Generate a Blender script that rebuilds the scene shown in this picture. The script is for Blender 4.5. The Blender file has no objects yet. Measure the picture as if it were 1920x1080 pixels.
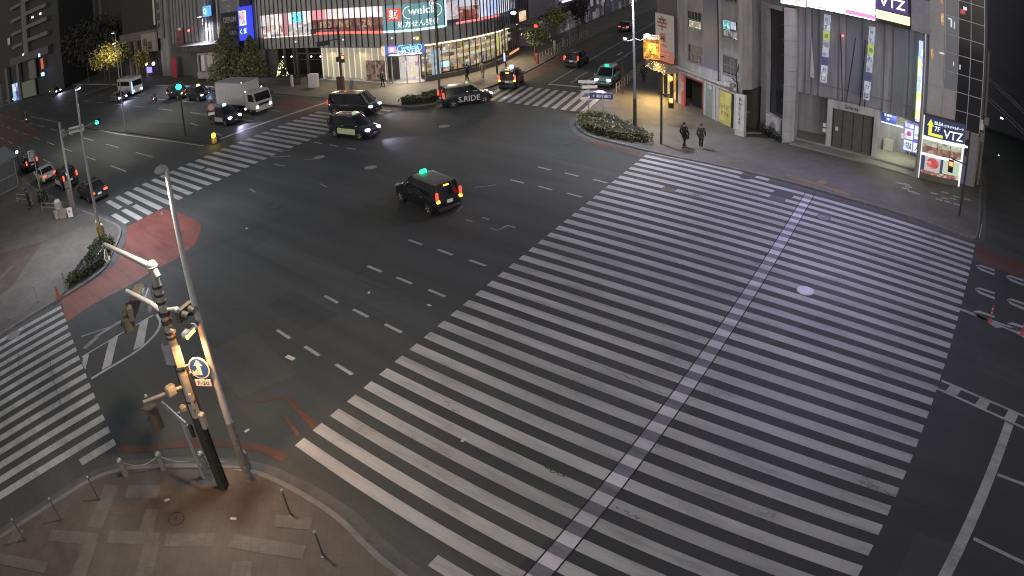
import bpy, math, random
from mathutils import Vector, Matrix
SKY_STRENGTH = 0.16; SCREEN = 40.0; LAMPW = 4800.0; NEARL = 230.0; GLOBE_FILL = 2500.0
random.seed(7)
PI = math.pi
S = bpy.context.scene
COL = S.collection
R = math.radians

# ---------------------------------------------------------------- camera (a surveillance wide-angle lens with barrel distortion)
cd = bpy.data.cameras.new("camera")
cam = bpy.data.objects.new("camera", cd)
COL.objects.link(cam)
S.camera = cam
yaw, pitch, roll, cam_h = -0.6925224, 0.4868631, -0.0466814, 14.2394
fw = Vector((math.sin(yaw)*math.cos(pitch), math.cos(yaw)*math.cos(pitch), -math.sin(pitch)))
rt0 = Vector((math.cos(yaw), -math.sin(yaw), 0)); up0 = rt0.cross(fw)
rt = math.cos(roll)*rt0 + math.sin(roll)*up0
up = -math.sin(roll)*rt0 + math.cos(roll)*up0
cam.matrix_world = Matrix(((rt.x, up.x, -fw.x, 0), (rt.y, up.y, -fw.y, 0), (rt.z, up.z, -fw.z, cam_h), (0, 0, 0, 1)))
cd.type = 'PANO'
cd.panorama_type = 'FISHEYE_LENS_POLYNOMIAL'
cd.sensor_fit = 'HORIZONTAL'
cd.sensor_width = 36.0
cd.sensor_height = 20.25
cd.fisheye_fov = R(170)
cd.fisheye_polynomial_k0 = 0.0
cd.fisheye_polynomial_k1 = -0.038169568
cd.fisheye_polynomial_k2 = 0.0
cd.fisheye_polynomial_k3 = -1.30943e-05
cd.fisheye_polynomial_k4 = 0.0
cd.clip_start = 0.1
cd.clip_end = 2000

# ---------------------------------------------------------------- night sky, faint moon-and-city fill, exposure
W = bpy.data.worlds.new("World"); S.world = W; W.use_nodes = True
nt = W.node_tree; nt.nodes.clear()
sky = nt.nodes.new('ShaderNodeTexSky'); sky.sky_type = 'NISHITA'; sky.sun_disc = False
sky.sun_elevation = R(4); sky.sun_rotation = R(150); sky.air_density = 1.0; sky.dust_density = 3.0
hsv = nt.nodes.new('ShaderNodeHueSaturation'); hsv.inputs['Saturation'].default_value = 0.22
bg = nt.nodes.new('ShaderNodeBackground'); bg.inputs['Strength'].default_value = SKY_STRENGTH
out = nt.nodes.new('ShaderNodeOutputWorld')
nt.links.new(sky.outputs[0], hsv.inputs['Color']); nt.links.new(hsv.outputs[0], bg.inputs['Color']); nt.links.new(bg.outputs[0], out.inputs['Surface'])
sl = bpy.data.lights.new("moon_fill", 'SUN'); sl.energy = 0.12; sl.angle = R(20); sl.color = (1.0, 0.95, 0.9)  # weak, wide sun lamp added as fill for moon and city glow
so = bpy.data.objects.new("moon_fill", sl); COL.objects.link(so)
so.rotation_euler = (R(50), 0, R(150)); so.location = (0, 0, 60)
S.view_settings.view_transform = 'Standard'; S.view_settings.look = 'None'
S.view_settings.exposure = 0.0; S.view_settings.gamma = 1.0
S.render.engine = 'CYCLES'
S.cycles.use_denoising = True
S.cycles.max_bounces = 5; S.cycles.diffuse_bounces = 2; S.cycles.glossy_bounces = 3; S.cycles.transparent_max_bounces = 12
S.cycles.sample_clamp_indirect = 4.0
S.cycles.caustics_reflective = False; S.cycles.caustics_refractive = False
S.cycles.filter_width = 1.1

# ---------------------------------------------------------------- materials
MATS = {}
def mat(name, col, rough=0.6, metal=0.0, var=0.12, scale=3.0, emit=None, es=1.0, bump=0.0, coat=0.0, spec=0.5):
    if name in MATS: return MATS[name]
    m = bpy.data.materials.new(name); m.use_nodes = True
    n = m.node_tree; b = n.nodes['Principled BSDF']
    b.inputs['Roughness'].default_value = rough; b.inputs['Metallic'].default_value = metal
    b.inputs['Coat Weight'].default_value = coat
    b.inputs['Specular IOR Level'].default_value = spec
    c4 = (*col, 1)
    b.inputs['Base Color'].default_value = c4
    if var > 0:
        tc = n.nodes.new('ShaderNodeTexCoord')
        no = n.nodes.new('ShaderNodeTexNoise'); no.inputs['Scale'].default_value = scale; no.inputs['Detail'].default_value = 5; no.inputs['Roughness'].default_value = 0.65
        rp = n.nodes.new('ShaderNodeValToRGB')
        rp.color_ramp.elements[0].position = 0.3; rp.color_ramp.elements[1].position = 0.7
        rp.color_ramp.elements[0].color = tuple(max(0, x*(1-var)) for x in col) + (1,)
        rp.color_ramp.elements[1].color = tuple(min(1, x*(1+var)) for x in col) + (1,)
        n.links.new(tc.outputs['Object'], no.inputs['Vector']); n.links.new(no.outputs['Fac'], rp.inputs['Fac']); n.links.new(rp.outputs['Color'], b.inputs['Base Color'])
        if bump > 0:
            bp = n.nodes.new('ShaderNodeBump'); bp.inputs['Strength'].default_value = bump; bp.inputs['Distance'].default_value = 0.02
            n.links.new(no.outputs['Fac'], bp.inputs['Height']); n.links.new(bp.outputs['Normal'], b.inputs['Normal'])
    if emit is not None:
        b.inputs['Emission Color'].default_value = (*emit, 1); b.inputs['Emission Strength'].default_value = es
    MATS[name] = m
    return m
def streaky(m, amt=0.35):
    """rain streaks and grime down a wall"""
    n = m.node_tree; b = n.nodes['Principled BSDF']; src = b.inputs['Base Color'].links[0].from_socket
    tc = n.nodes.new('ShaderNodeTexCoord'); mp = n.nodes.new('ShaderNodeMapping'); mp.inputs['Scale'].default_value = (1.7, 1.7, 0.13)
    no = n.nodes.new('ShaderNodeTexNoise'); no.inputs['Scale'].default_value = 1.0; no.inputs['Detail'].default_value = 6; no.inputs['Roughness'].default_value = 0.7
    n.links.new(tc.outputs['Object'], mp.inputs['Vector']); n.links.new(mp.outputs[0], no.inputs['Vector'])
    r = n.nodes.new('ShaderNodeValToRGB'); r.color_ramp.elements[0].position = .32; r.color_ramp.elements[1].position = .62
    r.color_ramp.elements[0].color = (1-amt, 1-amt, 1-amt, 1); r.color_ramp.elements[1].color = (1.05, 1.05, 1.05, 1)
    x = n.nodes.new('ShaderNodeMixRGB'); x.blend_type = 'MULTIPLY'; x.inputs['Fac'].default_value = 1
    n.links.new(no.outputs['Fac'], r.inputs['Fac']); n.links.new(src, x.inputs['Color1']); n.links.new(r.outputs[0], x.inputs['Color2']); n.links.new(x.outputs[0], b.inputs['Base Color'])
    return m
def glow(name, col, s): return mat(name, tuple(0.3*c for c in col), 0.5, var=0, emit=col, es=s)

def node(m, t, **kw):
    x = m.node_tree.nodes.new(t)
    for k, v in kw.items():
        if hasattr(x, k): setattr(x, k, v)
        else: x.inputs[k].default_value = v
    return x
def ramp(m, stops):
    r = m.node_tree.nodes.new('ShaderNodeValToRGB'); e = r.color_ramp.elements
    while len(e) < len(stops): e.new(0.5)
    for i, (p, c) in enumerate(stops):
        e[i].position = p; e[i].color = (*c, 1) if len(c) == 3 else c
    return r

def asphalt(name, base, lo, hi):
    m = mat(name, base, 0.75, var=0); n = m.node_tree; L = n.links; b = n.nodes['Principled BSDF']
    tc = node(m, 'ShaderNodeTexCoord')
    big = node(m, 'ShaderNodeTexNoise', Scale=0.11, Detail=4.0, Roughness=0.55)
    fine = node(m, 'ShaderNodeTexNoise', Scale=14.0, Detail=6.0, Roughness=0.8)
    mp = node(m, 'ShaderNodeMapping'); mp.inputs['Scale'].default_value = (0.06, 0.9, 1)
    trk = node(m, 'ShaderNodeTexNoise', Scale=1.0, Detail=3.0)
    vor = node(m, 'ShaderNodeTexVoronoi', feature='DISTANCE_TO_EDGE', Scale=0.09)
    wob = node(m, 'ShaderNodeTexNoise', Scale=0.9, Detail=6.0, Roughness=0.7)
    wm = node(m, 'ShaderNodeMixRGB', blend_type='ADD'); wm.inputs['Fac'].default_value = 1.6
    L.new(tc.outputs['Object'], big.inputs['Vector']); L.new(tc.outputs['Object'], fine.inputs['Vector'])
    L.new(tc.outputs['Object'], mp.inputs['Vector']); L.new(mp.outputs[0], trk.inputs['Vector'])
    L.new(tc.outputs['Object'], wob.inputs['Vector']); L.new(tc.outputs['Object'], wm.inputs['Color1']); L.new(wob.outputs['Color'], wm.inputs['Color2'])
    L.new(wm.outputs[0], vor.inputs['Vector'])
    r1 = ramp(m, [(0.3, lo), (0.7, hi)]); L.new(big.outputs['Fac'], r1.inputs['Fac'])
    r2 = ramp(m, [(0.25, (0.72,)*3), (0.75, (1.25,)*3)]); L.new(fine.outputs['Fac'], r2.inputs['Fac'])
    r3 = ramp(m, [(0.35, (0.86,)*3), (0.65, (1.1,)*3)]); L.new(trk.outputs['Fac'], r3.inputs['Fac'])
    r4 = ramp(m, [(0.0, (0.86,)*3), (0.002, (0.9,)*3), (0.006, (1,)*3)]); L.new(vor.outputs['Distance'], r4.inputs['Fac'])
    last = r1.outputs[0]
    for r in (r2, r3, r4):
        x = node(m, 'ShaderNodeMixRGB', blend_type='MULTIPLY'); x.inputs['Fac'].default_value = 1
        L.new(last, x.inputs['Color1']); L.new(r.outputs[0], x.inputs['Color2']); last = x.outputs[0]
    L.new(last, b.inputs['Base Color'])
    rr = ramp(m, [(0.3, (0.62,)*3), (0.7, (0.85,)*3)]); L.new(big.outputs['Fac'], rr.inputs['Fac']); L.new(rr.outputs[0], b.inputs['Roughness'])
    bp = node(m, 'ShaderNodeBump', Strength=0.25, Distance=0.01); L.new(fine.outputs['Fac'], bp.inputs['Height']); L.new(bp.outputs[0], b.inputs['Normal'])
    return m
def paint(name, col, worn, amount=0.35):
    m = mat(name, col, 0.6, var=0); n = m.node_tree; L = n.links; b = n.nodes['Principled BSDF']
    tc = node(m, 'ShaderNodeTexCoord')
    a = node(m, 'ShaderNodeTexNoise', Scale=9.0, Detail=8.0, Roughness=0.85)
    c = node(m, 'ShaderNodeTexNoise', Scale=0.5, Detail=4.0)
    L.new(tc.outputs['Object'], a.inputs['Vector']); L.new(tc.outputs['Object'], c.inputs['Vector'])
    mx = node(m, 'ShaderNodeMath', operation='MULTIPLY'); L.new(a.outputs['Fac'], mx.inputs[0]); L.new(c.outputs['Fac'], mx.inputs[1])
    r = ramp(m, [(0.10, worn), (0.10+amount*0.2, tuple(x*0.84 for x in col)), (0.36, col)]); L.new(mx.outputs[0], r.inputs['Fac'])
    mp = node(m, 'ShaderNodeMapping'); mp.inputs['Scale'].default_value = (0.35, 2.2, 1)
    d = node(m, 'ShaderNodeTexNoise', Scale=1.0, Detail=5.0, Roughness=0.7); L.new(tc.outputs['Object'], mp.inputs['Vector']); L.new(mp.outputs[0], d.inputs['Vector'])
    r2 = ramp(m, [(0.3, (0.66,)*3), (0.5, (0.97,)*3), (0.72, (1.10,)*3)]); L.new(d.outputs['Fac'], r2.inputs['Fac'])
    mp2 = node(m, 'ShaderNodeMapping'); mp2.inputs['Scale'].default_value = (0.06, 0.7, 1)
    d2 = node(m, 'ShaderNodeTexNoise', Scale=1.0, Detail=3.0); L.new(tc.outputs['Object'], mp2.inputs['Vector']); L.new(mp2.outputs[0], d2.inputs['Vector'])
    r3 = ramp(m, [(0.34, (0.8,)*3), (0.6, (1.04,)*3)]); L.new(d2.outputs['Fac'], r3.inputs['Fac'])
    x3 = node(m, 'ShaderNodeMixRGB', blend_type='MULTIPLY'); x3.inputs['Fac'].default_value = 1; L.new(r.outputs[0], x3.inputs['Color1']); L.new(r3.outputs[0], x3.inputs['Color2']); r = x3
    x = node(m, 'ShaderNodeMixRGB', blend_type='MULTIPLY'); x.inputs['Fac'].default_value = 1
    L.new(r.outputs[0], x.inputs['Color1']); L.new(r2.outputs[0], x.inputs['Color2']); L.new(x.outputs[0], b.inputs['Base Color'])
    return m
def tiles(name, c1, c2, mortar, sx, sy, rot=0.0, rough=0.7):
    m = mat(name, c1, rough, var=0); n = m.node_tree; L = n.links; b = n.nodes['Principled BSDF']
    tc = node(m, 'ShaderNodeTexCoord'); mp = node(m, 'ShaderNodeMapping'); mp.inputs['Rotation'].default_value = (0, 0, rot)
    br = node(m, 'ShaderNodeTexBrick'); br.inputs['Scale'].default_value = 1.0; br.inputs['Brick Width'].default_value = sx; br.inputs['Row Height'].default_value = sy
    br.inputs['Mortar Size'].default_value = 0.006; br.inputs['Color1'].default_value = (*c1, 1); br.inputs['Color2'].default_value = (*c2, 1); br.inputs['Mortar'].default_value = (*mortar, 1)
    no = node(m, 'ShaderNodeTexNoise', Scale=0.45, Detail=6.0, Roughness=0.7)
    L.new(tc.outputs['Object'], mp.inputs['Vector']); L.new(mp.outputs[0], br.inputs['Vector']); L.new(tc.outputs['Object'], no.inputs['Vector'])
    r = ramp(m, [(0.3, (0.7,)*3), (0.7, (1.2,)*3)]); L.new(no.outputs['Fac'], r.inputs['Fac'])
    x = node(m, 'ShaderNodeMixRGB', blend_type='MULTIPLY'); x.inputs['Fac'].default_value = 1
    L.new(br.outputs['Color'], x.inputs['Color1']); L.new(r.outputs[0], x.inputs['Color2']); L.new(x.outputs[0], b.inputs['Base Color'])
    return m
def display(name, stops, sx, sy, strength, base=(0.05, 0.05, 0.05), seed=0.0, detail=1.0):
    """a lit shop window or poster: cells of goods in many colours that glow from the shop's own light"""
    m = mat(name, base, 0.4, var=0); n = m.node_tree; L = n.links; b = n.nodes['Principled BSDF']
    tc = node(m, 'ShaderNodeTexCoord'); mp = node(m, 'ShaderNodeMapping'); mp.inputs['Scale'].default_value = (sx, sx, sy); mp.inputs['Location'].default_value = (seed, seed*1.7, seed*0.6)
    v = node(m, 'ShaderNodeTexVoronoi', feature='F1', distance='CHEBYCHEV', Scale=1.0); v.inputs['Randomness'].default_value = 0.75
    no = node(m, 'ShaderNodeTexNoise', Scale=3.0, Detail=4.0, Roughness=0.7)
    L.new(tc.outputs['Object'], mp.inputs['Vector']); L.new(mp.outputs[0], v.inputs['Vector']); L.new(mp.outputs[0], no.inputs['Vector'])
    sp = node(m, 'ShaderNodeSeparateColor'); L.new(v.outputs['Color'], sp.inputs[0])
    mx = node(m, 'ShaderNodeMath', operation='MULTIPLY_ADD'); L.new(no.outputs['Fac'], mx.inputs[0]); mx.inputs[1].default_value = 0.5*detail; L.new(sp.outputs[0], mx.inputs[2])
    sb = node(m, 'ShaderNodeMath', operation='SUBTRACT'); L.new(mx.outputs[0], sb.inputs[0]); sb.inputs[1].default_value = 0.25*detail
    r = ramp(m, stops); L.new(sb.outputs[0], r.inputs['Fac'])
    r.color_ramp.interpolation = 'CONSTANT' if detail < 0.5 else 'LINEAR'
    L.new(r.outputs[0], b.inputs['Emission Color']); b.inputs['Emission Strength'].default_value = strength
    return m
def thin_glass(name, tint, gloss=0.08):
    if name in MATS: return MATS[name]
    m = bpy.data.materials.new(name); m.use_nodes = True; n = m.node_tree; n.nodes.clear()
    t = n.nodes.new('ShaderNodeBsdfTransparent'); t.inputs[0].default_value = (*tint, 1)
    g = n.nodes.new('ShaderNodeBsdfGlossy'); g.inputs['Roughness'].default_value = 0.05
    mx = n.nodes.new('ShaderNodeMixShader'); mx.inputs[0].default_value = gloss
    o = n.nodes.new('ShaderNodeOutputMaterial')
    n.links.new(t.outputs[0], mx.inputs[1]); n.links.new(g.outputs[0], mx.inputs[2]); n.links.new(mx.outputs[0], o.inputs[0])
    MATS[name] = m; return m

# ---------------------------------------------------------------- mesh builder
class MB:
    def __init__(s): s.v = []; s.f = []; s.mi = []; s.cut = []
    def add(s, vs, fs, mi=0):
        o = len(s.v); s.cut.append((o, len(s.f))); s.v += [tuple(p) for p in vs]; s.f += [tuple(i+o for i in f) for f in fs]; s.mi += [mi]*len(fs); return s
    def quad(s, a, b, c, d, mi=0): return s.add([a, b, c, d], [(0, 1, 2, 3)], mi)
    def box(s, c, d, rz=0.0, mi=0, M=None):
        x, y, z = d[0]/2, d[1]/2, d[2]/2
        vs = [Vector(p) for p in ((-x,-y,-z),(x,-y,-z),(x,y,-z),(-x,y,-z),(-x,-y,z),(x,-y,z),(x,y,z),(-x,y,z))]
        m = Matrix.Rotation(rz, 3, 'Z') if M is None else M
        vs = [m @ p + Vector(c) for p in vs]
        return s.add(vs, [(0,3,2,1),(4,5,6,7),(0,1,5,4),(1,2,6,5),(2,3,7,6),(3,0,4,7)], mi)
    def bbox(s, c, d, bev=0.03, rz=0.0, mi=0):
        """box with chamfered vertical and top edges"""
        x, y, z = d[0]/2, d[1]/2, d[2]/2; b = min(bev, x*0.9, y*0.9, z*0.9)
        def ring(ix, iy, zz):
            return [(-ix+b,-iy,zz),(ix-b,-iy,zz),(ix,-iy+b,zz),(ix,iy-b,zz),(ix-b,iy,zz),(-ix+b,iy,zz),(-ix,iy-b,zz),(-ix,-iy+b,zz)]
        rs = ring(x, y, -z) + ring(x, y, z-b) + ring(x-b*0.7, y-b*0.7, z)
        m = Matrix.Rotation(rz, 3, 'Z'); vs = [m @ Vector(p) + Vector(c) for p in rs]
        fs = [tuple(range(7, -1, -1)), tuple(range(16, 24))]
        for k in (0, 8):
            for i in range(8): fs.append((k+i, k+(i+1) % 8, k+8+(i+1) % 8, k+8+i))
        return s.add(vs, fs, mi)
    def prism(s, poly, z0, z1, mi=0, bottom=False):
        n = len(poly)
        if sum(poly[i][0]*poly[(i+1) % n][1]-poly[(i+1) % n][0]*poly[i][1] for i in range(n)) < 0: poly = poly[::-1]
        vs = [(p[0], p[1], z0) for p in poly] + [(p[0], p[1], z1) for p in poly]
        fs = [tuple(range(n, 2*n))] + [(i, (i+1) % n, n+(i+1) % n, n+i) for i in range(n)]
        if bottom: fs.append(tuple(range(n-1, -1, -1)))
        return s.add(vs, fs, mi)
    def sheet(s, poly, z, mi=0):
        n = len(poly)
        if sum(poly[i][0]*poly[(i+1) % n][1]-poly[(i+1) % n][0]*poly[i][1] for i in range(n)) < 0: poly = poly[::-1]
        return s.add([(p[0], p[1], z) for p in poly], [tuple(range(n))], mi)
    def tube(s, path, rad, n=8, mi=0, cap=True):
        P = [Vector(p) for p in path]; k = len(P)
        if not isinstance(rad, (list, tuple)): rad = [rad]*k
        vs = []; u0 = None
        for i in range(k):
            t = (P[min(i+1, k-1)]-P[max(i-1, 0)])
            t = t.normalized() if t.length > 1e-9 else Vector((0, 0, 1))
            if u0 is None: u0 = t.orthogonal().normalized()
            else:
                u0 = u0 - t*u0.dot(t); u0 = u0.normalized() if u0.length > 1e-6 else t.orthogonal().normalized()
            w = t.cross(u0)
            for j in range(n):
                a = 2*PI*j/n; vs.append(P[i] + (u0*math.cos(a)+w*math.sin(a))*rad[i])
        fs = [(i*n+j, i*n+(j+1) % n, (i+1)*n+(j+1) % n, (i+1)*n+j) for i in range(k-1) for j in range(n)]
        if cap: fs += [tuple(range(n-1, -1, -1)), tuple(range((k-1)*n, k*n))]
        return s.add(vs, fs, mi)
    def cyl(s, c, r, h, n=16, r2=None, mi=0):
        return s.tube([c, (c[0], c[1], c[2]+h)], [r, r if r2 is None else r2], n, mi)
    def lathe(s, c, prof, n=16, mi=0, M=None):
        vs = []
        for r, z in prof:
            for j in range(n):
                a = 2*PI*j/n; p = Vector((r*math.cos(a), r*math.sin(a), z)); p = (M @ p if M is not None else p) + Vector(c); vs.append(p)
        k = len(prof)
        fs = [(i*n+j, i*n+(j+1) % n, (i+1)*n+(j+1) % n, (i+1)*n+j) for i in range(k-1) for j in range(n)]
        fs += [tuple(range(n-1, -1, -1)), tuple(range((k-1)*n, k*n))]
        return s.add(vs, fs, mi)
    def ball(s, c, r, n=12, mi=0, sq=(1, 1, 1)):
        k = max(5, n//2); prof = [(max(1e-3, math.sin(PI*i/k))*r, -math.cos(PI*i/k)*r) for i in range(k+1)]
        M = Matrix.Diagonal(sq)
        return s.lathe(c, prof, n, mi, M)
    def disc(s, c, r, nrm=(0, 0, 1), n=24, mi=0, th=0.0, ry=None):
        nv = Vector(nrm).normalized(); u = nv.orthogonal().normalized() if abs(nv.z) > 0.99 else Vector((0, 0, 1)).cross(nv).normalized(); w = nv.cross(u)
        ry = r if ry is None else ry
        ring = [Vector(c) + u*r*math.cos(2*PI*j/n) + w*ry*math.sin(2*PI*j/n) for j in range(n)]
        if th <= 0: return s.add(ring, [tuple(range(n))], mi)
        bk = [p - nv*th for p in ring]
        return s.add(ring+bk, [tuple(range(n)), tuple(range(2*n-1, n-1, -1))] + [(n+j, n+(j+1) % n, (j+1) % n, j) for j in range(n)], mi)
    def leaf(s, p, sz, mi=0):
        a = Vector((random.gauss(0, 1), random.gauss(0, 1), random.gauss(0, 0.7)+0.3)).normalized(); u = a.orthogonal().normalized(); u.rotate(Matrix.Rotation(random.random()*6.3, 3, a)); w = a.cross(u)
        L = sz*random.uniform(0.7, 1.3); Wd = L*0.55; p = Vector(p)
        return s.add([p-u*L/2, p+w*Wd/2, p+u*L/2, p-w*Wd/2], [(0, 1, 2, 3)], mi)
    def text(s, body, f, w=None, h=None, mi=0, space=1.0):
        """lettering: f(x, y) maps the flat text (0..w, 0..h) into the place"""
        vs, fs = text_mesh(body, space)
        if not vs: return s
        x0 = min(p[0] for p in vs); x1 = max(p[0] for p in vs); y0 = min(p[1] for p in vs); y1 = max(p[1] for p in vs)
        if w is None: w = (x1-x0)*h/max(1e-6, y1-y0)
        if h is None: h = (y1-y0)*w/max(1e-6, x1-x0)
        return s.add([f((p[0]-x0)/(x1-x0)*w, (p[1]-y0)/(y1-y0)*h) for p in vs], fs, mi)
_TM = {}
def text_mesh(body, space=1.0):
    if (body, space) in _TM: return _TM[(body, space)]
    c = bpy.data.curves.new("lettering", 'FONT'); c.body = body; c.space_character = space; c.resolution_u = 3; c.offset = 0.012
    o = bpy.data.objects.new("lettering", c); COL.objects.link(o)
    dg = bpy.context.evaluated_depsgraph_get()
    m = bpy.data.meshes.new_from_object(o.evaluated_get(dg))
    r = ([tuple(v.co) for v in m.vertices], [tuple(p.vertices) for p in m.polygons])
    bpy.data.objects.remove(o); bpy.data.curves.remove(c); bpy.data.meshes.remove(m)
    _TM[(body, space)] = r
    return r
def plane_f(O, X, Y=(0, 0, 1)):
    O, X, Y = Vector(O), Vector(X).normalized(), Vector(Y).normalized()
    return lambda u, v: O + X*u + Y*v

SEPARATE = set("downlight notice junction_box conduit directory_panel room_light lit_sign mast blue_sign lantern marker_light box pot door_frame hanging_sign stair_rail pipe control_box sign_disc bracket wall_lamp door_handle side_window screen_text_band glass_panel band notice_board menu_divider signal_rear tube_guard ear reflector neon_backing column mullion".split())
def obj(name, mb, mats, parent=None, smooth=None, world=True):
    if name in SEPARATE and parent is not None and len(mb.cut) > 1:
        # every countable piece becomes an object of its own
        cuts = mb.cut + [(len(mb.v), len(mb.f))]; first = None
        for (v0, f0), (v1, f1) in zip(cuts, cuts[1:]):
            q = MB(); q.v = mb.v[v0:v1]; q.f = [tuple(i-v0 for i in f) for f in mb.f[f0:f1]]; q.mi = mb.mi[f0:f1]
            o = obj(name, q, mats, parent, smooth, world); first = first or o
        return first
    me = bpy.data.meshes.new(name)
    vs = mb.v
    if parent is not None and world:
        inv = root_matrix(parent).inverted(); vs = [inv @ Vector(p) for p in vs]
    me.from_pydata([tuple(p) for p in vs], [], mb.f)
    for m in (mats if isinstance(mats, (list, tuple)) else [mats]): me.materials.append(m)
    if any(mb.mi): me.polygons.foreach_set('material_index', mb.mi)
    if smooth:
        me.polygons.foreach_set('use_smooth', [True]*len(me.polygons)); me.set_sharp_from_angle(angle=R(smooth))
    me.update()
    o = bpy.data.objects.new(name, me); COL.objects.link(o)
    if parent is not None: o.parent = parent
    return o
def root_matrix(o):
    m = Matrix.LocRotScale(o.location, o.rotation_euler, None)
    while o.parent is not None:
        o = o.parent; m = Matrix.LocRotScale(o.location, o.rotation_euler, None) @ m
    return m
def thing(name, label, cat, loc=(0, 0, 0), rz=0.0, group=None):
    o = bpy.data.objects.new(name, None); COL.objects.link(o); o.empty_display_size = 0.3
    o.location = loc; o.rotation_euler = (0, 0, rz); o['label'] = label; o['category'] = cat
    if group: o['group'] = group
    return o
def tag(o, label, cat, group=None):
    o['label'] = label; o['category'] = cat
    if group: o['group'] = group
    return o
def struct(name, mb, m, smooth=None):
    o = obj(name, mb, m, smooth=smooth); o['kind'] = 'structure'; return o
def lamp(name, kind, loc, energy, color, parent=None, size=0.3, spot=None, blend=0.5, aim=None):
    l = bpy.data.lights.new(name, kind); l.energy = energy; l.color = color
    if kind == 'AREA': l.size = size
    else: l.shadow_soft_size = size
    if spot: l.spot_size = spot; l.spot_blend = blend
    o = bpy.data.objects.new(name, l); COL.objects.link(o)
    loc = Vector(loc)
    if aim is not None: o.rotation_euler = (Vector(aim)-loc).to_track_quat('-Z', 'Y').to_euler()
    if parent is not None:
        o.parent = parent; mi = root_matrix(parent).inverted()
        mw = Matrix.LocRotScale(loc, o.rotation_euler, None); ml = mi @ mw
        o.location = ml.to_translation(); o.rotation_euler = ml.to_euler()
    else: o.location = loc
    return o
# ================================================================ GROUND
PZ = 0.12
m_road = asphalt('asphalt', (0.06, 0.062, 0.062), (0.046, 0.0495, 0.0495), (0.076, 0.080, 0.079))
m_white = paint('road_paint_white', (0.50, 0.50, 0.50), (0.12, 0.12, 0.12))
m_white_old = paint('road_paint_worn', (0.32, 0.32, 0.32), (0.08, 0.08, 0.08), 0.75)
m_red = paint('red_paving', (0.255, 0.083, 0.066), (0.15, 0.06, 0.05), 0.5)
m_red_worn = paint('red_paving_worn', (0.17, 0.065, 0.045), (0.07, 0.058, 0.053), 1.25)
m_orange = paint('orange_line', (0.22, 0.085, 0.045), (0.075, 0.062, 0.05), 1.3)
m_gutter = mat('gutter_concrete', (0.10, 0.10, 0.10), 0.85, var=0.25, scale=1.5)
m_kerb = mat('kerb_stone', (0.17, 0.17, 0.17), 0.85, var=0.25, scale=2.0)
m_pave_n = tiles('pavement_near', (0.098, 0.084, 0.074), (0.114, 0.096, 0.083), (0.072, 0.062, 0.055), 0.9, 0.45, R(45))
m_pave_l = tiles('pavement_left', (0.115, 0.107, 0.098), (0.13, 0.12, 0.108), (0.07, 0.068, 0.065), 0.6, 0.3, R(45))
m_pave_f = tiles('pavement_far', (0.12, 0.112, 0.10), (0.135, 0.125, 0.11), (0.075, 0.07, 0.068), 0.6, 0.3, R(-30))
m_strip = tiles('pavement_light_strip', (0.128, 0.115, 0.108), (0.148, 0.132, 0.122), (0.09, 0.08, 0.075), 0.3, 0.3, R(45))
m_iron = mat('manhole_iron', (0.10, 0.10, 0.105), 0.5, 0.6, var=0.3, scale=8, bump=0.5)
m_iron_pale = mat('manhole_pale', (0.26, 0.26, 0.28), 0.5, 0.3, var=0.2, scale=8, bump=0.4)

g = MB(); g.sheet([(-320, -80), (90, -80), (90, 260), (-320, 260)], 0.0)
struct('road', g, m_road)

def ribbon(mb, pts, w0, w1, z0, z1, mi=0):
    """strip along a polyline from offset w0 to w1 (to the left of travel)"""
    P = [Vector((p[0], p[1], 0)) for p in pts]; n = len(P); a = []; b = []
    for i in range(n):
        t = (P[min(i+1, n-1)]-P[max(i-1, 0)]).normalized(); nn = Vector((-t.y, t.x, 0))
        a.append(P[i]+nn*w0); b.append(P[i]+nn*w1)
    for i in range(n-1):
        if z1 - z0 < 0.01:
            mb.quad((a[i].x, a[i].y, z1), (b[i].x, b[i].y, z1), (b[i+1].x, b[i+1].y, z1), (a[i+1].x, a[i+1].y, z1), mi)
        else:
            mb.prism([(a[i].x, a[i].y), (a[i+1].x, a[i+1].y), (b[i+1].x, b[i+1].y), (b[i].x, b[i].y)], z0, z1, mi)
def smoothpts(pts, it=2):
    for _ in range(it):
        q = [pts[0]]
        for a, b in zip(pts, pts[1:]):
            q += [(a[0]*.75+b[0]*.25, a[1]*.75+b[1]*.25), (a[0]*.25+b[0]*.75, a[1]*.25+b[1]*.75)]
        pts = q + [pts[-1]]
    return pts
def pavement(name, edge, rest, m, side=1, kerb=True, it=2):
    e = smoothpts(edge, it)
    s = MB(); s.prism(e+rest, -0.05, PZ); struct(name, s, m)
    if kerb:
        k = MB(); ribbon(k, e, -0.02*side, 0.17*side, -0.02, PZ+0.006); struct('kerb', k, m_kerb)
        k = MB(); ribbon(k, e, -0.5*side, -0.02*side, 0, 0.004); struct('gutter', k, m_gutter)
# near corner
near_edge = [(-20.3, -30), (-20.3, -2.9), (-20.33, 0), (-20.4, 1.75), (-19.99, 3.19), (-18.97, 4.48), (-17.74, 5.73), (-16.3, 6.89), (-14.3, 7.32), (-12.6, 7.4), (-11.25, 7.15), (-10.1, 7.0), (0, 6.6), (40, 6.4)]
pavement('pavement', near_edge, [(40, -30)], m_pave_n, -1)
# south-west pavement beyond the side street
sw_edge = [(-36.0, -30), (-36.1, 1.4), (-36.2, 2.3), (-36.36, 3.7), (-36.46, 5.0), (-36.5, 6.0), (-36.6, 7.1), (-36.95, 8.7), (-37.65, 10.0), (-38.8, 10.6), (-40.75, 12.0), (-42.8, 13.1), (-45.5, 13.0), (-49.0, 12.6), (-53.8, 12.2), (-62, 11.5), (-66, 11.2), (-76, 11.2), (-95, 11.2), (-125, 13), (-160, 18), (-190, 22)]
pavement('pavement', sw_edge, [(-190, -30)], m_pave_l, 1)
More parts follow.
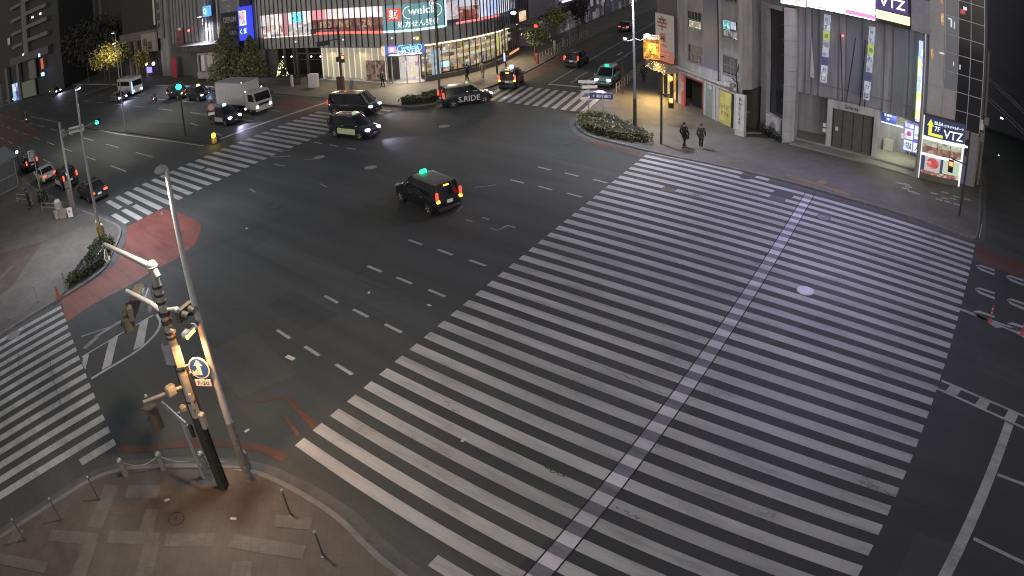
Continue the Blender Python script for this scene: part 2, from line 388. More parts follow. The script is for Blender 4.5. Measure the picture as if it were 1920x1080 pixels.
# north-east pavement, with the corner round into the far side street
ne_edge = [(1.75, 60), (1.75, 48), (1.78, 42), (1.6, 40.4), (-0.5, 40.4), (-3.2, 40.7), (-7.6, 40.6), (-12, 40.75), (-18, 40.4), (-21.4, 40.2), (-23.2, 40.5), (-25.2, 40.6), (-27.2, 41.2), (-28.9, 42.9), (-29.9, 44.6), (-30.6, 47.5), (-31.3, 50.2), (-32.16, 52.5), (-33.65, 58.2), (-35.78, 64.1), (-38.15, 70.6), (-45.5, 93), (-60, 137), (-68, 160)]
pavement('pavement', ne_edge, [(1.75, 160)], m_pave_f, -1)
# north-west pavement round the glass corner shop
nw_edge = [(-78, 160), (-68.2, 133.5), (-61.5, 109.9), (-55.7, 91.4), (-49.9, 73.5), (-46.3, 62.9), (-43.9, 55.5), (-43.4, 52.5), (-42.9, 48.6), (-42.7, 45.4), (-43.0, 43.2), (-43.9, 41.7), (-45.2, 41.1), (-47.5, 40.9), (-52, 41.0), (-57.5, 41.2), (-68, 41.0), (-80, 41.2), (-105, 41.5), (-148, 41.9), (-165, 41), (-178, 31.5), (-186, 24.6), (-200, 12)]
pavement('pavement', nw_edge, [(-320, 12), (-320, 160)], m_pave_f, -1)
# east of the alley
s = MB(); s.prism([(8.5, 41), (60, 41), (60, 160), (8.5, 160)], -0.05, PZ); struct('pavement', s, m_pave_f)
# central reservation on the avenue
med = [(-54.3, 26.75), (-54.3, 27.5), (-55.2, 28.1), (-62.2, 30.2), (-78.6, 28.15), (-92, 26.6), (-130, 26.2), (-130, 24.2), (-88, 24.1), (-74.5, 25.2), (-60, 26.2)]
s = MB(); s.prism(smoothpts(med+[med[0]], 1)[:-1], -0.02, 0.10); struct('central_reservation', s, mat('reservation_concrete', (0.05, 0.05, 0.052), 0.9, var=0.2, scale=1))

# ---- paving strips
def strips(name, polys, m, z=PZ+0.004):
    s = MB()
    for i, p in enumerate(polys): s.sheet(p, z+0.0008*i)
    return struct(name, s, m)
def seg(a, b, w):
    a, b = Vector((a[0], a[1])), Vector((b[0], b[1])); t = (b-a).normalized(); n = Vector((-t.y, t.x))*w/2
    return [tuple(a-n), tuple(b-n), tuple(b+n), tuple(a+n)]
strips('pavement_strip', [
    seg((-19.35, 2.45), (-17.95, 0.9), 0.66), seg((-18.65, 2.75), (-17.75, 3.75), 0.62), seg((-18.05, 1.9), (-16.7, 3.25), 0.02),
    seg((-18.85, -0.85), (-17.4, 0.7), 0.55), seg((-17.45, 0.45), (-16.1, -1.0), 0.60), seg((-17.2, 1.15), (-15.9, 2.6), 0.55), seg((-15.95, 2.35), (-14.8, 1.2), 0.6),
    seg((-15.7, 2.75), (-14.6, 4.0), 0.55), seg((-14.2, 4.4), (-12.3, 5.7), 0.55), seg((-13.3, 4.15), (-11.6, 2.6), 0.6), seg((-13.9, 5.9), (-13.0, 6.6), 0.5),
    seg((-20.0, -1.9), (-19.5, -2.6), 0.5), seg((-17.2, 3.1), (-16.2, 2.1), 0.5), seg((-20.05, -4.2), (-17.5, -1.6), 0.5)], m_strip)
strips('pavement_strip', [
    seg((-40.1, 2.6), (-37.8, 5.05), 0.55), seg((-37.35, 2.5), (-40.05, 5.35), 0.55), seg((-41.95, 4.2), (-40.45, 5.5), 0.45), seg((-41.4, 2.5), (-41.9, 3.6), 0.4),
    seg((-41.9, 3.7), (-47.7, 7.85), 0.5), seg((-46.4, 4.6), (-44.0, 2.0), 0.5), seg((-55, 4), (-51, 7.5), 0.5), seg((-58, 6), (-54, 9.2), 0.5), seg((-63, 5.2), (-59.5, 8), 0.5), seg((-52.5, 5), (-49, 8.4), 0.45),
    seg((-66, 3), (-62, 6), 0.6), seg((-38.3, 1.0), (-36.8, 0), 0.5), seg((-40.3, 0.2), (-38.9, 1.4), 0.5), seg((-57, 2.2), (-54, 4.8), 0.5)], m_strip)
strips('pavement_patch', [[(-50.6, 4.2), (-47.8, 8.0), (-45.9, 6.5), (-42.6, 3.9), (-42.0, 2.6), (-44, 0.5)]], mat('brown_patch', (0.10, 0.075, 0.068), 0.8, var=0.3, scale=0.7))
strips('pavement_strip', [
    [(-29.7, 47.4), (-29.2, 48.4), (-27.2, 47.9), (-27.8, 46.9)], [(-28.0, 46.2), (-27.2, 46.6), (-25.8, 45.6), (-26.5, 45.2)], seg((-26.8, 48.9), (-24.3, 49.9), 0.5), seg((-25.3, 45.8), (-23.6, 45.2), 0.5),
    seg((-25.2, 47.5), (-23.2, 48.5), 0.5), seg((-22.4, 44.1), (-21.9, 42.7), 0.55), seg((-27.5, 51.0), (-29.0, 54.5), 0.45), seg((-24.5, 50.6), (-23.3, 51.2), 0.4), seg((-23.4, 47.0), (-21.8, 47.6), 0.45), seg((-22.0, 45.6), (-20.7, 46.2), 0.45), seg((-26.2, 52.2), (-25.0, 52.7), 0.4), seg((-24.9, 44.2), (-23.8, 43.8), 0.4), seg((-22.9, 46.1), (-21.0, 45.0), 0.4), seg((-21.4, 48.6), (-20.4, 49.1), 0.4)], m_strip)
strips('pavement_strip', [[(-5.83, 47.0), (-5.15, 47.2), (-4.77, 41.6), (-5.33, 41.4)], [(-3.31, 47.1), (-2.72, 47.2), (-2.33, 41.6), (-2.9, 41.4)]], m_strip)
tp = []
for i, (x, y) in enumerate([(-4.9, 46.55), (-4.35, 46.75), (-4.3, 45.75), (-3.75, 45.45), (-3.4, 45.4), (-1.6, 45.6), (-0.9, 45.7), (-0.2, 45.8), (-1.3, 47.6), (-0.55, 46.8), (-1.2, 46.3), (-0.3, 47.5), (0.6, 47.7), (-2.1, 46.6), (-4.1, 46.3)]):
    tp.append(seg((x-0.28, y-0.05), (x+0.28, y+0.08), 0.34))
strips('pavement_strip', tp, mat('pale_block', (0.36, 0.36, 0.34), 0.7, var=0.2, scale=6))
strips('tactile_paving', [seg((-12.2, 41.75), (-7.6, 41.2), 0.42), seg((-9.9, 41.6), (-9.6, 42.7), 0.6)], paint('tactile_yellow', (0.26, 0.16, 0.07), (0.15, 0.12, 0.08), 0.8))
strips('pavement_strip', [seg((-47.5+1.1*i, 44.2+(i % 3)*0.9), (-46.9+1.1*i, 44.5+(i % 3)*0.9), 0.4) for i in range(4)] +
       [seg((-45.2+0.5*(i % 5), 47.2+0.9*(i//5)), (-44.8+0.5*(i % 5), 47.5+0.9*(i//5)), 0.32) for i in range(12)] + [seg((-48.3+0.8*i, 45.6), (-47.8+0.8*i, 45.9), 0.35) for i in range(5)], m_strip)

# ---- red paving on the road
def roadsheet(name, polys, m, z=0.008):
    s = MB()
    for i, p in enumerate(polys): s.sheet(p, z+0.0005*i)
    return struct(name, s, m)
roadsheet('red_paving', [smoothpts([(-36.75, 8.75), (-36.6, 7.3), (-36.45, 6.05), (-34.7, 5.7), (-33.3, 5.45), (-33.72, 7.25), (-33.7, 8.9), (-33.75, 10.3), (-34.1, 12.1), (-34.05, 13.0), (-34.25, 13.9), (-34.8, 14.95), (-36.05, 16.0), (-37.4, 16.8), (-38.95, 16.9), (-41.2, 16.85), (-43.15, 16.5), (-42.8, 13.55), (-39.4, 11.9), (-37.3, 10.25)], 0)], m_red)
roadsheet('red_gutter_paving', [[(1.7, 39.6), (2.9, 39.4), (8, 39.5), (30, 39.4), (30, 37.2), (8, 37.2), (3.2, 37.0), (1.6, 37.5)], [(-27.3, 40.55), (-25.2, 40.15), (-23.2, 40.1), (-21.3, 39.75), (-20.8, 38.9), (-23, 39.3), (-25.3, 39.6), (-27.5, 40.2)],
                                [(-43.4, 62), (-45.9, 62.5), (-54, 88), (-52, 88)], [(-43.3, 53), (-45.2, 60.8), (-43.2, 61.2), (-41.8, 53.5)], [(-33.2, 53.2), (-35.7, 53.8), (-36.6, 57.3), (-34.4, 57.2)],
                                [(-52.9, 34.5), (-52.9, 40.4), (-62.5, 40.3), (-62.5, 38.6), (-58.5, 36.2)]], m_red_worn)
roadsheet('red_road_stretch', [[(-100, 12.2), (-130, 14.5), (-165, 20), (-165, 27), (-130, 22), (-100, 20)]], m_red_worn)  # dim reddish sheet over the far-left carriageway
s = MB(); ribbon(s, smoothpts([(-21.3, 3.72), (-20.55, 4.3), (-20.0, 5.3), (-18.7, 6.75), (-17.6, 7.55), (-16.8, 7.95), (-16.0, 8.1)], 2), -0.33, 0.05, 0, 0.009); struct('red_kerb_line', s, m_red_worn)
roadsheet('orange_line', [seg((-18.7, 10.05), (-16.2, 9.62), 0.22), seg((-17.9, 9.35), (-16.6, 9.0), 0.12), seg((-19.4, 9.0), (-18.7, 10.0), 0.12)], m_orange, 0.007)

roadsheet('asphalt_resurfaced', [[(-7.9, 6.9), (40, 6.7), (40, 37), (1.2, 37), (1.0, 30.2), (-5.0, 27), (-7.2, 20)]], asphalt('asphalt_new', (0.042, 0.044, 0.044), (0.032, 0.034, 0.035), (0.05, 0.052, 0.052)), 0.003)
# ---- repaired patches and tears in the asphalt
m_pd = asphalt('asphalt_patch_dark', (0.045, 0.047, 0.047), (0.043, 0.0455, 0.046), (0.062, 0.065, 0.064)); m_pl = asphalt('asphalt_patch_pale', (0.08, 0.083, 0.08), (0.06, 0.064, 0.063), (0.086, 0.09, 0.088))
roadsheet('asphalt_patch', [seg((-48, 29.2), (-30, 29.6), 1.1), seg((-34, 10), (-33, 20), 0.8), seg((-30, 24), (-19, 23.6), 0.9), seg((-26, 36.2), (-16.5, 36.0), 1.3), seg((-36, 33), (-36.4, 44), 1.2), [(-25, 13.5), (-21.6, 13.3), (-21.5, 15.0), (-25, 15.1)], seg((2.5, 26.2), (30, 24.5), 1.2), [(1.5, 12), (3.0, 12), (3.2, 15.5), (1.7, 15.5)]], m_pd, 0.004)
roadsheet('asphalt_patch', [seg((-31, 17.2), (-17.5, 17.0), 1.6), seg((-42, 24), (-28, 25), 1.4), seg((-28, 30), (-19.5, 32.3), 1.5), [(-24, 9.5), (-20, 8.8), (-19.5, 11.2), (-23.6, 11.9)], seg((-55, 33.5), (-90, 33.0), 1.6), seg((-57, 17), (-100, 16.0), 1.3)], m_pl, 0.0055)
s = MB(); m_tear = mat('asphalt_tear', (0.022, 0.022, 0.024), 0.9, var=0.2)
for a, b in [((-11.72, 17.98), (-8.0, 17.69)), ((-15.27, 22.67), (-13.8, 22.43)), ((-14.12, 13.32), (-13.28, 13.16)), ((-10.0, 12.65), (-8.71, 12.62)), ((-9.45, 12.6), (-8.77, 12.56)), ((-7.0, 12.33), (-6.13, 12.27)), ((-2.26, 17.1), (0.56, 16.69)), ((0.83, 20.87), (1.9, 20.83)), ((0.86, 16.74), (1.89, 16.61)), ((-14.84, 26.96), (-11.69, 26.48)), ((-11.61, 29.97), (-7.97, 29.4)), ((-27.8, 17.51), (-20.22, 17.54)), ((-20.87, 27.06), (-14.72, 26.01)), ((-17.67, 19.27), (-14.9, 19.13)), ((-5.5, 31.2), (-2.5, 30.9)), ((-12.9, 15.6), (-11.2, 15.45)), ((-30.6, 3.4), (-24.0, 2.2)), ((-33, 1.9), (-30.5, 1.5)), ((-47.6, 33.9), (-45.6, 33.7)), ((-48.5, 30.4), (-46.6, 30.2))]:
    n = 14; P = []
    for i in range(n+1): f = i/n; P.append((a[0]+(b[0]-a[0])*f+random.uniform(-.05, .05), a[1]+(b[1]-a[1])*f+random.uniform(-.07, .07)))
    for i in range(n):
        if random.random() < .8: s.sheet(seg(P[i], P[i+1], random.uniform(.01, .03)), 0.0225)
struct('asphalt_tear', s, m_tear)

# ---- crosswalks
ZW = 0.012
def lx(y): return -14.882-0.16258*y
def rx(y): return -0.1394+0.04326*y
s = MB()
gaps = {35: [(-14.75, -13.8)], 29: [(-17.6, -16.8)], 33: [(-11.98, -10.7)]}
for i in range(-1, 36):
    y1 = 9.042+0.9*i; y0 = y1-0.46
    xa1, xa0 = lx(y1), lx(y0)
    if i == -1: xa1, xa0 = -9.64, -9.58
    xb1, xb0 = rx(y1), rx(y0)
    if i == 35: xb1 = xb0 = -12.9
    cuts = [(xa0, xa1)]
    segs = []
    cur = (xa0, xa1)
    for ga, gb in gaps.get(i, []):
        segs.append((cur, (ga, ga))); cur = (gb, gb)
    segs.append((cur, (xb0, xb1)))
    for (p0, p1), (q0, q1) in segs:
        s.quad((p0, y0, ZW), (q0, y0, ZW), (q1, y1, ZW), (p1, y1, ZW))
struct('crosswalk_marking', s, m_white)
# tactile guide strip running along the crossing
s = MB(); gx = lambda y: -6.31-0.0915*y
w = 0.30
for i in range(200):
    y0 = 9.042-0.9-2.0+0.45*i
    if y0 > 39.9: break
    mi = 0 if i % 2 == 0 else 1
    y0 = 9.042-0.46-0.9*4+0.45*i
    s.quad((gx(y0)-w, y0, 0.017), (gx(y0)+w, y0, 0.017), (gx(y0+.45)+w, y0+.45, 0.017), (gx(y0+.45)-w, y0+.45, 0.017), mi)
struct('guide_strip', s, [paint('guide_white', (0.70, 0.69, 0.74), (0.3, 0.3, 0.3), 0.2), paint('guide_grey', (0.21, 0.21, 0.245), (0.1, 0.1, 0.1), 0.3)])
s = MB()
for sd in (-1, 1):
    s.quad((gx(5)+sd*w-0.025, 5, 0.02), (gx(5)+sd*w+0.025, 5, 0.02), (gx(40)+sd*w+0.025, 40, 0.02), (gx(40)+sd*w-0.025, 40, 0.02))
struct('guide_strip_joint', s, mat('black_joint', (0.02, 0.02, 0.022), 0.8, var=0))
# west crossing
s = MB()
for i in range(27):
    y1 = 14.0+0.896*i
    if y1 > 37.6: break
    xa = -50.55-0.079*(y1-14.5); xb = -42.95-0.117*(y1-14.1)
    if i == 0: xb = -43.6; xa = -46.7
    parts = [(xa, xb)]
    if i == 1: parts = [(xa, -47.4), (-46.7, xb)]
    if i == 2: parts = [(xa, -47.3), (-46.6, xb)]
    if i == 10: parts = [(xa, -48.3), (-47.8, xb)]
    for p, q in parts: s.quad((p, y1-.45, ZW), (q+.05, y1-.45, ZW), (q, y1, ZW), (p-.03, y1, ZW))
struct('crosswalk_marking', s, m_white)
s = MB()
for y in (38.9, 39.85): s.quad((-49.2, y-.4, ZW), (-45.1, y-.4, ZW), (-45.15, y, ZW), (-49.2, y, ZW))
struct('crosswalk_marking', s, m_white)
# south crossing
s = MB()
for i in range(16):
    x = -35.75+0.925*i; y1 = 5.8-0.152*(x+35.7)
    y0 = -4.5 if x < -22.2 else 1.9
    s.quad((x, y0, ZW), (x+.45, y0, ZW), (x+.45, y1-.07, ZW), (x, y1, ZW))
struct('crosswalk_marking', s, m_white)
# north crossing
s = MB(); dv = Vector((-0.314, 0.949))
for i in range(-3, 12):
    x = -39.75+0.885*i; y = 45.98+0.045*i; L = 6.3 if i > 0 else 6.3-1.0*(1-i)
    if i > 9: L = 5.2
    a, b = Vector((x, y)), Vector((x+.46, y+.02)); c, d = b+dv*L, a+dv*L
    s.quad((a.x, a.y, ZW), (b.x, b.y, ZW), (c.x, c.y, ZW), (d.x, d.y, ZW))
struct('crosswalk_marking', s, m_white)

# ---- lines, arrows, dashes
s = MB()
for y in (12.55, 15.62, 18.65, 21.72, 30.95, 33.66):
    x0 = {12.55: -22.75, 15.62: -23.35, 18.65: -23.9, 21.72: -24.35, 30.95: -25.45, 33.66: -25.5}[y]
    for k in range(3):
        a = x0+1.98*k; s.sheet(seg((a, y+.05-.03*k), (a+1.0, y-.0-.03*k), 0.15), ZW)
for k in range(3): s.sheet(seg((-44.0+1.98*k, 30.64+.04*k), (-43.0+1.98*k, 30.66+.04*k), 0.14), ZW)
struct('lane_line', s, m_white)
s = MB()
for a, b, w_ in [((-23.65, 25.12), (-23.17, 25.1), .12), ((-23.12, 25.78), (-22.64, 25.76), .12), ((-21.93, 24.95), (-21.41, 24.95), .13), ((-21.41, 24.95), (-21.41, 25.68), .12), ((-21.41, 25.67), (-20.89, 25.67), .13), ((-25.0, 26.4), (-24.6, 25.2), .1), ((-30.3, 28.5), (-29.6, 27.9), .12),
                ((-26.4, 28.9), (-25.6, 29.9), .10), ((-44.5, 26.7), (-42.9, 27.6), .2), ((-42.5, 25.8), (-41.1, 25.95), .15), ((-41.0, 27.5), (-40.3, 27.9), .18), ((-45.3, 27.9), (-44.2, 28.5), .15), ((-39.6, 21.9), (-38.6, 21.7), .12), ((-42.6, 16.2), (-42.0, 16.0), .12), ((-35.5, 24.8), (-34.5, 24.6), .1)]:
    s.sheet(seg(a, b, w_), ZW)
struct('worn_marking', s, m_white_old)
s = MB()
def line(a, b, w_): s.sheet(seg(a, b, w_), ZW)
# avenue east of the crossing
line((4.55, 22.6), (2.2, 8.0), 0.45)
ch0, ch1 = [(0.85, 23.3), (9, 22.1), (30, 20)], [(0.98, 23.94), (9, 23.0), (30, 21.2)]
for p in (ch0, ch1):
    for a, b in zip(p, p[1:]): line(a, b, 0.15)
for k in range(8):
    t = 1.25+1.5*k; s.sheet([(t, 23.28-.147*(t-.85)+.05), (t+.55, 23.28-.147*(t-.3)), (t+.75, 23.9-.117*(t-.3)), (t+.2, 23.9-.117*(t-.85))], ZW+.001)
line((4.32, 19.38), (30, 18.2), 0.15); line((3.86, 15.99), (30, 11.5), 0.15)
line((1.1, 30.55), (30, 27.5), 0.15); line((1.1, 30.6), (30, 29.6), 0.15)
for k in range(5):
    t = 3.2+1.7*k; s.sheet([(t, 30.45), (t+.7, 30.35), (t+.2, 29.9), (t-.3, 30.1)], ZW+.001)
for r_ in range(4):
    for y in (36.5, 33.45, 30.75):
        x = 1.75+2.1*r_+(36.5-y)*0.03
        s.sheet([(x, y+.02), (x+.35, y+.35), (x+1.35, y+.38), (x+1.3, y+.12), (x+.5, y+.1)], ZW)
        s.sheet([(x, y-.06), (x+.5, y-.14), (x+1.35, y-.22), (x+1.3, y-.5), (x+.35, y-.42)], ZW)
# avenue west
line((-54.95, 28.0), (-54.6, 40.3), 0.45)
for y in (15.6, 18.9, 22.2):
    for k in range(12): line((-55.5-9.8*k-(y-15)*.35, y-.10*k), (-60.0-9.8*k-(y-15)*.35, y-.10*k-.05), 0.15)
for y in (32.9, 36.1):
    for k in range(10): line((-57-9.8*k, y), (-61.5-9.8*k, y), 0.15)
line((-54.7, 26.15), (-75, 24.7), 0.16); line((-75, 24.7), (-130, 23.6), 0.16)
line((-56, 28.75), (-66, 30.3), 0.14)
# north side street
line((-39.14, 53.9), (-35.7, 54.6), 0.45)
line((-39.14, 53.75), (-41.41, 61.2), 0.14); line((-41.41, 61.2), (-49.4, 87.5), 0.14); line((-49.4, 87.5), (-66, 140), 0.14)
line((-36.49, 55.15), (-39.7, 66), 0.14); line((-39.7, 66), (-44.8, 82.7), 0.14)
line((-37.9, 55.6), (-38.3, 57.3), .16); line((-38.55, 57.3), (-39.6, 61.2), .16); line((-42.5, 72), (-43.3, 74.5), 0.3)
line((-34.9, 53.85), (-32.7, 53.2), 0.2)
# hatched island near the signal pole
cv = smoothpts([(-29.1, 9.55), (-28.13, 9.36), (-27.44, 8.75), (-27.1, 8.07), (-26.84, 7.35), (-26.76, 6.12), (-26.75, 5.27), (-26.7, 4.6)], 2)
ribbon(s, cv, -0.07, 0.07, 0, ZW); line((-29.2, 9.4), (-28.95, 4.9), 0.10)
s.sheet([(-29.1, 9.05), (-29.15, 8.55), (-27.05, 7.2), (-27.05, 7.8)], ZW-.002); s.sheet([(-29.0, 7.15), (-29.0, 6.6), (-26.9, 5.3), (-26.9, 5.85)], ZW-.002); s.sheet([(-28.9, 5.35), (-28.9, 4.95), (-28.3, 4.7), (-27.7, 4.65)], ZW-.002)
struct('lane_line', s, m_white)
s = MB()
for a, b, w_ in [((-30.3, 7.9), (-30.1, 6.2), .25), ((-29.6, 5.3), (-30.0, 6.3), .3), ((-30.9, 5.6), (-30.3, 7.2), .12)]: s.sheet(seg(a, b, w_), ZW)
struct('worn_marking', s, m_white_old)

# ---- manhole covers (each a cover of its own)
def manhole(x, y, r, label, m=None, z=0.016, sq=False):
    s = MB()
    if sq: s.bbox((x, y, z/2), (r*2, r*1.7, z), 0.004, 0.1)
    else:
        s.lathe((x, y, 0), [(r, 0.001), (r, z-.004), (r-.01, z), (r*.9, z), (r*.88, z-.006), (r*.84, z-.006), (r*.82, z), (r*.3, z+.002), (0.001, z+.002)], 28)
    tag(obj('manhole_cover', s, m or m_iron, smooth=30), label, 'manhole cover', 'manhole covers in the roadway and pavement')
manhole(-34.82, 28.45, 0.42, 'pale round manhole cover in the bare asphalt upper centre of the junction', m_iron_pale)
manhole(-37.26, 37.94, 0.42, 'pale round manhole cover in front of the taxi with white door lettering', m_iron_pale)
manhole(-40.28, 28.34, 0.42, 'round manhole cover beside worn marks near the west crossing', m_iron_pale)
manhole(-34.95, 20.95, 0.5, 'large dark manhole cover alone in the middle left of the junction')
manhole(-26.63, 38.76, 0.45, 'dark manhole cover near the red strip by the round hedge')
manhole(-8.16, 36.61, 0.44, 'grey manhole cover set in stripes right of the guide strip near the far kerb', None, 0.024)
manhole(-6.55, 27.55, 0.42, 'bright whitish manhole cover among stripes right of the guide strip', mat('manhole_white', (0.5, 0.5, 0.54), 0.5, 0.1, var=0.1, scale=8), 0.024)
manhole(-11.4, 37.5, 0.5, 'dark square access cover cutting a stripe left of the guide strip', sq=True)
manhole(-14.3, 39.75, 0.42, 'round manhole cover cutting the last stripe at the far kerb', None, 0.02)
manhole(-17.2, 34.75, 0.34, 'brown square cover cutting a stripe near the left edge of the big crossing', mat('rust_iron', (0.14, 0.11, 0.09), 0.7, var=0.3), sq=True)
manhole(1.75, 31.9, 0.4, 'black square drain cover beyond the right edge of the big crossing', mat('black_iron', (0.03, 0.03, 0.03), 0.7), sq=True)
manhole(-35.35, 2.2, 0.48, 'pale oval looking manhole cover at the left end of the south crossing', m_iron_pale, 0.02)
s = MB(); s.lathe((-16.24, 3.54, PZ+.001), [(0.30, 0), (0.30, 0.006), (0.27, 0.006), (0.27, 0.001)], 28); s.disc((-16.24, 3.54, PZ+.004), 0.27, n=28, mi=1); s.disc((-16.24, 3.54, PZ+.009), 0.045, n=10)
tag(obj('manhole_cover', s, [mat('black_ring', (0.025, 0.025, 0.025), 0.6, var=0), m_pave_n]), 'tiled manhole cover with thin black ring in the near corner pavement', 'manhole cover', 'manhole covers in the roadway and pavement')
# fallen leaves / litter scraps on the road
scr = [(-20.6, 11.7), (-18.2, 7.9), (-17.2, 3.75), (-14.9, 5.0), (-33.7, 18.0), (-21.9, 17.0), (-19.0, 17.7), (-12.3, 12.2)]
for k, (x, y) in enumerate(scr):
    s = MB(); a = random.random()*3; z = PZ+.004 if k in (2, 3) else 0.004
    w_, h_ = (.10, .05) if k != 0 else (.22, .10)
    s.bbox((x, y, z+.008), (w_*2, h_*2, .014), .01, a)
    tag(obj('litter_scrap', s, mat('litter', (0.55, 0.53, 0.5), 0.7, var=0.1)), ['white paper scrap lying on the road right of the round blue sign', 'white scrap on the road beside the tapered lamp pole', 'pale scrap on the pavement near the ringed manhole cover', 'yellowish scrap on the pavement at the foot of the signal pole', 'tiny scrap in the middle of the dark junction', 'tiny scrap near the dashed lines left of the crossing', 'tiny scrap close to the left edge of the crossing', 'tiny scrap between two stripes of the big crossing'][k], 'litter', 'scraps of litter on the ground')
# ================================================================ BUILDINGS
class Facade:
    def __init__(s, pts):
        s.p = [Vector((a, b)) for a, b in pts]; s.c = [0]
        for a, b in zip(s.p, s.p[1:]): s.c.append(s.c[-1]+(b-a).length)
        s.L = s.c[-1]
        s.t = [(b-a).normalized() for a, b in zip(s.p, s.p[1:])]
    def at(s, d):
        d = max(-50, min(s.L+50, d)); k = 0
        while k < len(s.t)-1 and d > s.c[k+1]: k += 1
        return k, s.p[k]+s.t[k]*(d-s.c[k])
    def nrm(s, d):
        k, _ = s.at(d); t = s.t[k]
        m = (s.c[k]+s.c[k+1])/2; h = (s.c[k+1]-s.c[k])/2
        if d > m and k < len(s.t)-1: t = t.lerp(s.t[k+1], min(1, (d-m)/h)*0.5)
        elif d < m and k > 0: t = t.lerp(s.t[k-1], min(1, (m-d)/h)*0.5)
        t = t.normalized(); return Vector((t.y, -t.x))
    def pt(s, d, z, off=0.0):
        _, p = s.at(d); n = s.nrm(d); return Vector((p.x+n.x*off, p.y+n.y*off, z))
    def slab(s, mb, d0, d1, z0, z1, off=0.0, th=0.1, mi=0):
        cut = [d0]+[c for c in s.c if d0+.02 < c < d1-.02]+[d1]
        for a, b in zip(cut, cut[1:]):
            f = [s.pt(a, z0, off), s.pt(b, z0, off), s.pt(b, z1, off), s.pt(a, z1, off)]
            k = [s.pt(a, z0, off-th), s.pt(b, z0, off-th), s.pt(b, z1, off-th), s.pt(a, z1, off-th)]
            mb.add(f+k, [(0,1,2,3),(7,6,5,4),(3,2,6,7),(1,0,4,5),(0,3,7,4),(2,1,5,6)], mi)
        return mb
    def f(s, d0, z0, off): return lambda u, v: s.pt(d0+u, z0+v, off)

m_clad = mat('grey_cladding', (0.46, 0.46, 0.47), 0.45, 0.1, var=0.12, scale=0.8)
m_dark = mat('dark_metal', (0.035, 0.035, 0.038), 0.5, 0.4, var=0.2)
m_black = mat('black_void', (0.012, 0.012, 0.014), 0.8, var=0)
m_stone = mat('pale_stone', (0.48, 0.47, 0.51), 0.6, var=0.12, scale=0.7)
m_conc = mat('grey_concrete', (0.30, 0.29, 0.30), 0.8, var=0.16, scale=0.5)
m_conc2 = mat('light_concrete', (0.44, 0.43, 0.43), 0.8, var=0.12, scale=0.7)
m_conc_dk = mat('dark_concrete', (0.10, 0.10, 0.10), 0.8, var=0.2, scale=0.4)
m_glass = mat('dark_window_glass', (0.03, 0.032, 0.04), 0.08, var=0)
m_glass2 = mat('blue_grey_glass', (0.24, 0.26, 0.31), 0.25, 0.0, var=0.15, scale=0.3)
m_steel = mat('brushed_steel', (0.42, 0.42, 0.44), 0.35, 0.7, var=0.1, scale=6)
m_whitep = mat('white_painted', (0.62, 0.62, 0.62), 0.5, var=0.06)
m_pane = thin_glass('clear_pane', (0.93, 0.94, 0.95))
m_letw = glow('white_lettering_lit', (1.0, 1.0, 1.0), 1.3)
m_let = mat('white_lettering', (0.7, 0.7, 0.7), 0.6, var=0)
m_letk = mat('black_lettering', (0.02, 0.02, 0.02), 0.6, var=0)
PZT = PZ
for _m in (m_stone, m_conc, m_conc2, m_clad): streaky(_m, .3)

# ---------------------------------------------------------------- the glass corner shop
F = Facade([(-77.5, 46.6), (-66, 47.15), (-57, 47.4), (-54.4, 47.45), (-52.7, 47.85), (-51.2, 48.75), (-50.2, 50.4), (-49.45, 53.0), (-49.2, 56.0), (-49.6, 59.5), (-50.7, 62.8), (-52.2, 66.2), (-53.6, 70)])
b1 = thing('corner_shop_building', 'curved glass shop building with lit windows and dark vertical fins on the far corner', 'building', (-62, 52, 0))
core = MB(); inner = [tuple(F.pt(d, 0, -2.4).xy) for d in (0, 11.5, 20, 23, 25, 27, 29, 32, 35, 38.5, 42, 45, F.L)]
core.prism(inner+[(-80, 90), (-95, 75)], 0, 15.5); obj('wall', core, m_conc_dk, b1)
Ls = F.L
w = MB(); F.slab(w, 0, Ls, 3.95, 5.48, 0, 2.6); F.slab(w, 0, Ls, 8.42, 15, 0, 2.6); F.slab(w, 0, 1.0, PZT, 8.42, 0, 2.5); obj('cladding', w, m_clad, b1)
fins = MB(); d = 0.5
while d < Ls:
    p0 = F.pt(d, 0, 0.05); n = F.nrm(d); z0 = 4.0
    for zz0, zz1 in ((4.0, 15.0),):
        c = Vector((p0.x+n.x*.02, p0.y+n.y*.02, (zz0+zz1)/2)); fins.box(c, (0.06, 0.12, zz1-zz0), math.atan2(n.y, n.x)-PI/2)
    d += 0.93 if d < 24 else (0.86 if d < 33 else 0.62)
obj('fin', fins, m_dark, b1)
shopw = [(0, (0.02, 0.02, 0.03)), (0.25, (0.55, 0.5, 0.5)), (0.45, (0.9, 0.78, 0.66)), (0.6, (0.35, 0.08, 0.16)), (0.75, (1.0, 0.85, 0.9)), (0.9, (0.95, 0.9, 0.75)), (1, (0.15, 0.2, 0.4))]
def lit(name, d0, d1, z0, z1, m, off=-0.06, th=0.08):
    k = MB(); F.slab(k, d0, d1, z0, z1, off, th); return obj(name, k, m, b1)
mA = display('shop_light_upper', shopw, 1.2, 1.5, 1.15); mB = display('shop_light_pale', [(0, (0.5, 0.42, 0.45)), (.4, (0.95, 0.9, 0.9)), (.7, (0.8, 0.72, 0.6)), (1, (1, 1, 1))], 1.3, 1.2, 1.2, seed=3)
mC = display('shop_light_text', [(0, (0.25, 0.22, 0.22)), (.45, (0.8, 0.75, 0.72)), (.55, (0.3, 0.27, 0.3)), (1, (0.95, 0.93, 0.9))], 2.2, 3.0, 1.0, seed=9)
lit('window', 1.0, 5.6, 7.0, 8.42, mB); lit('window', 1.0, 5.6, 5.48, 7.0, mA)
lit('window', 5.6, 6.7, 5.48, 8.42, glow('pink_panel', (0.85, 0.35, 0.42), 0.6))
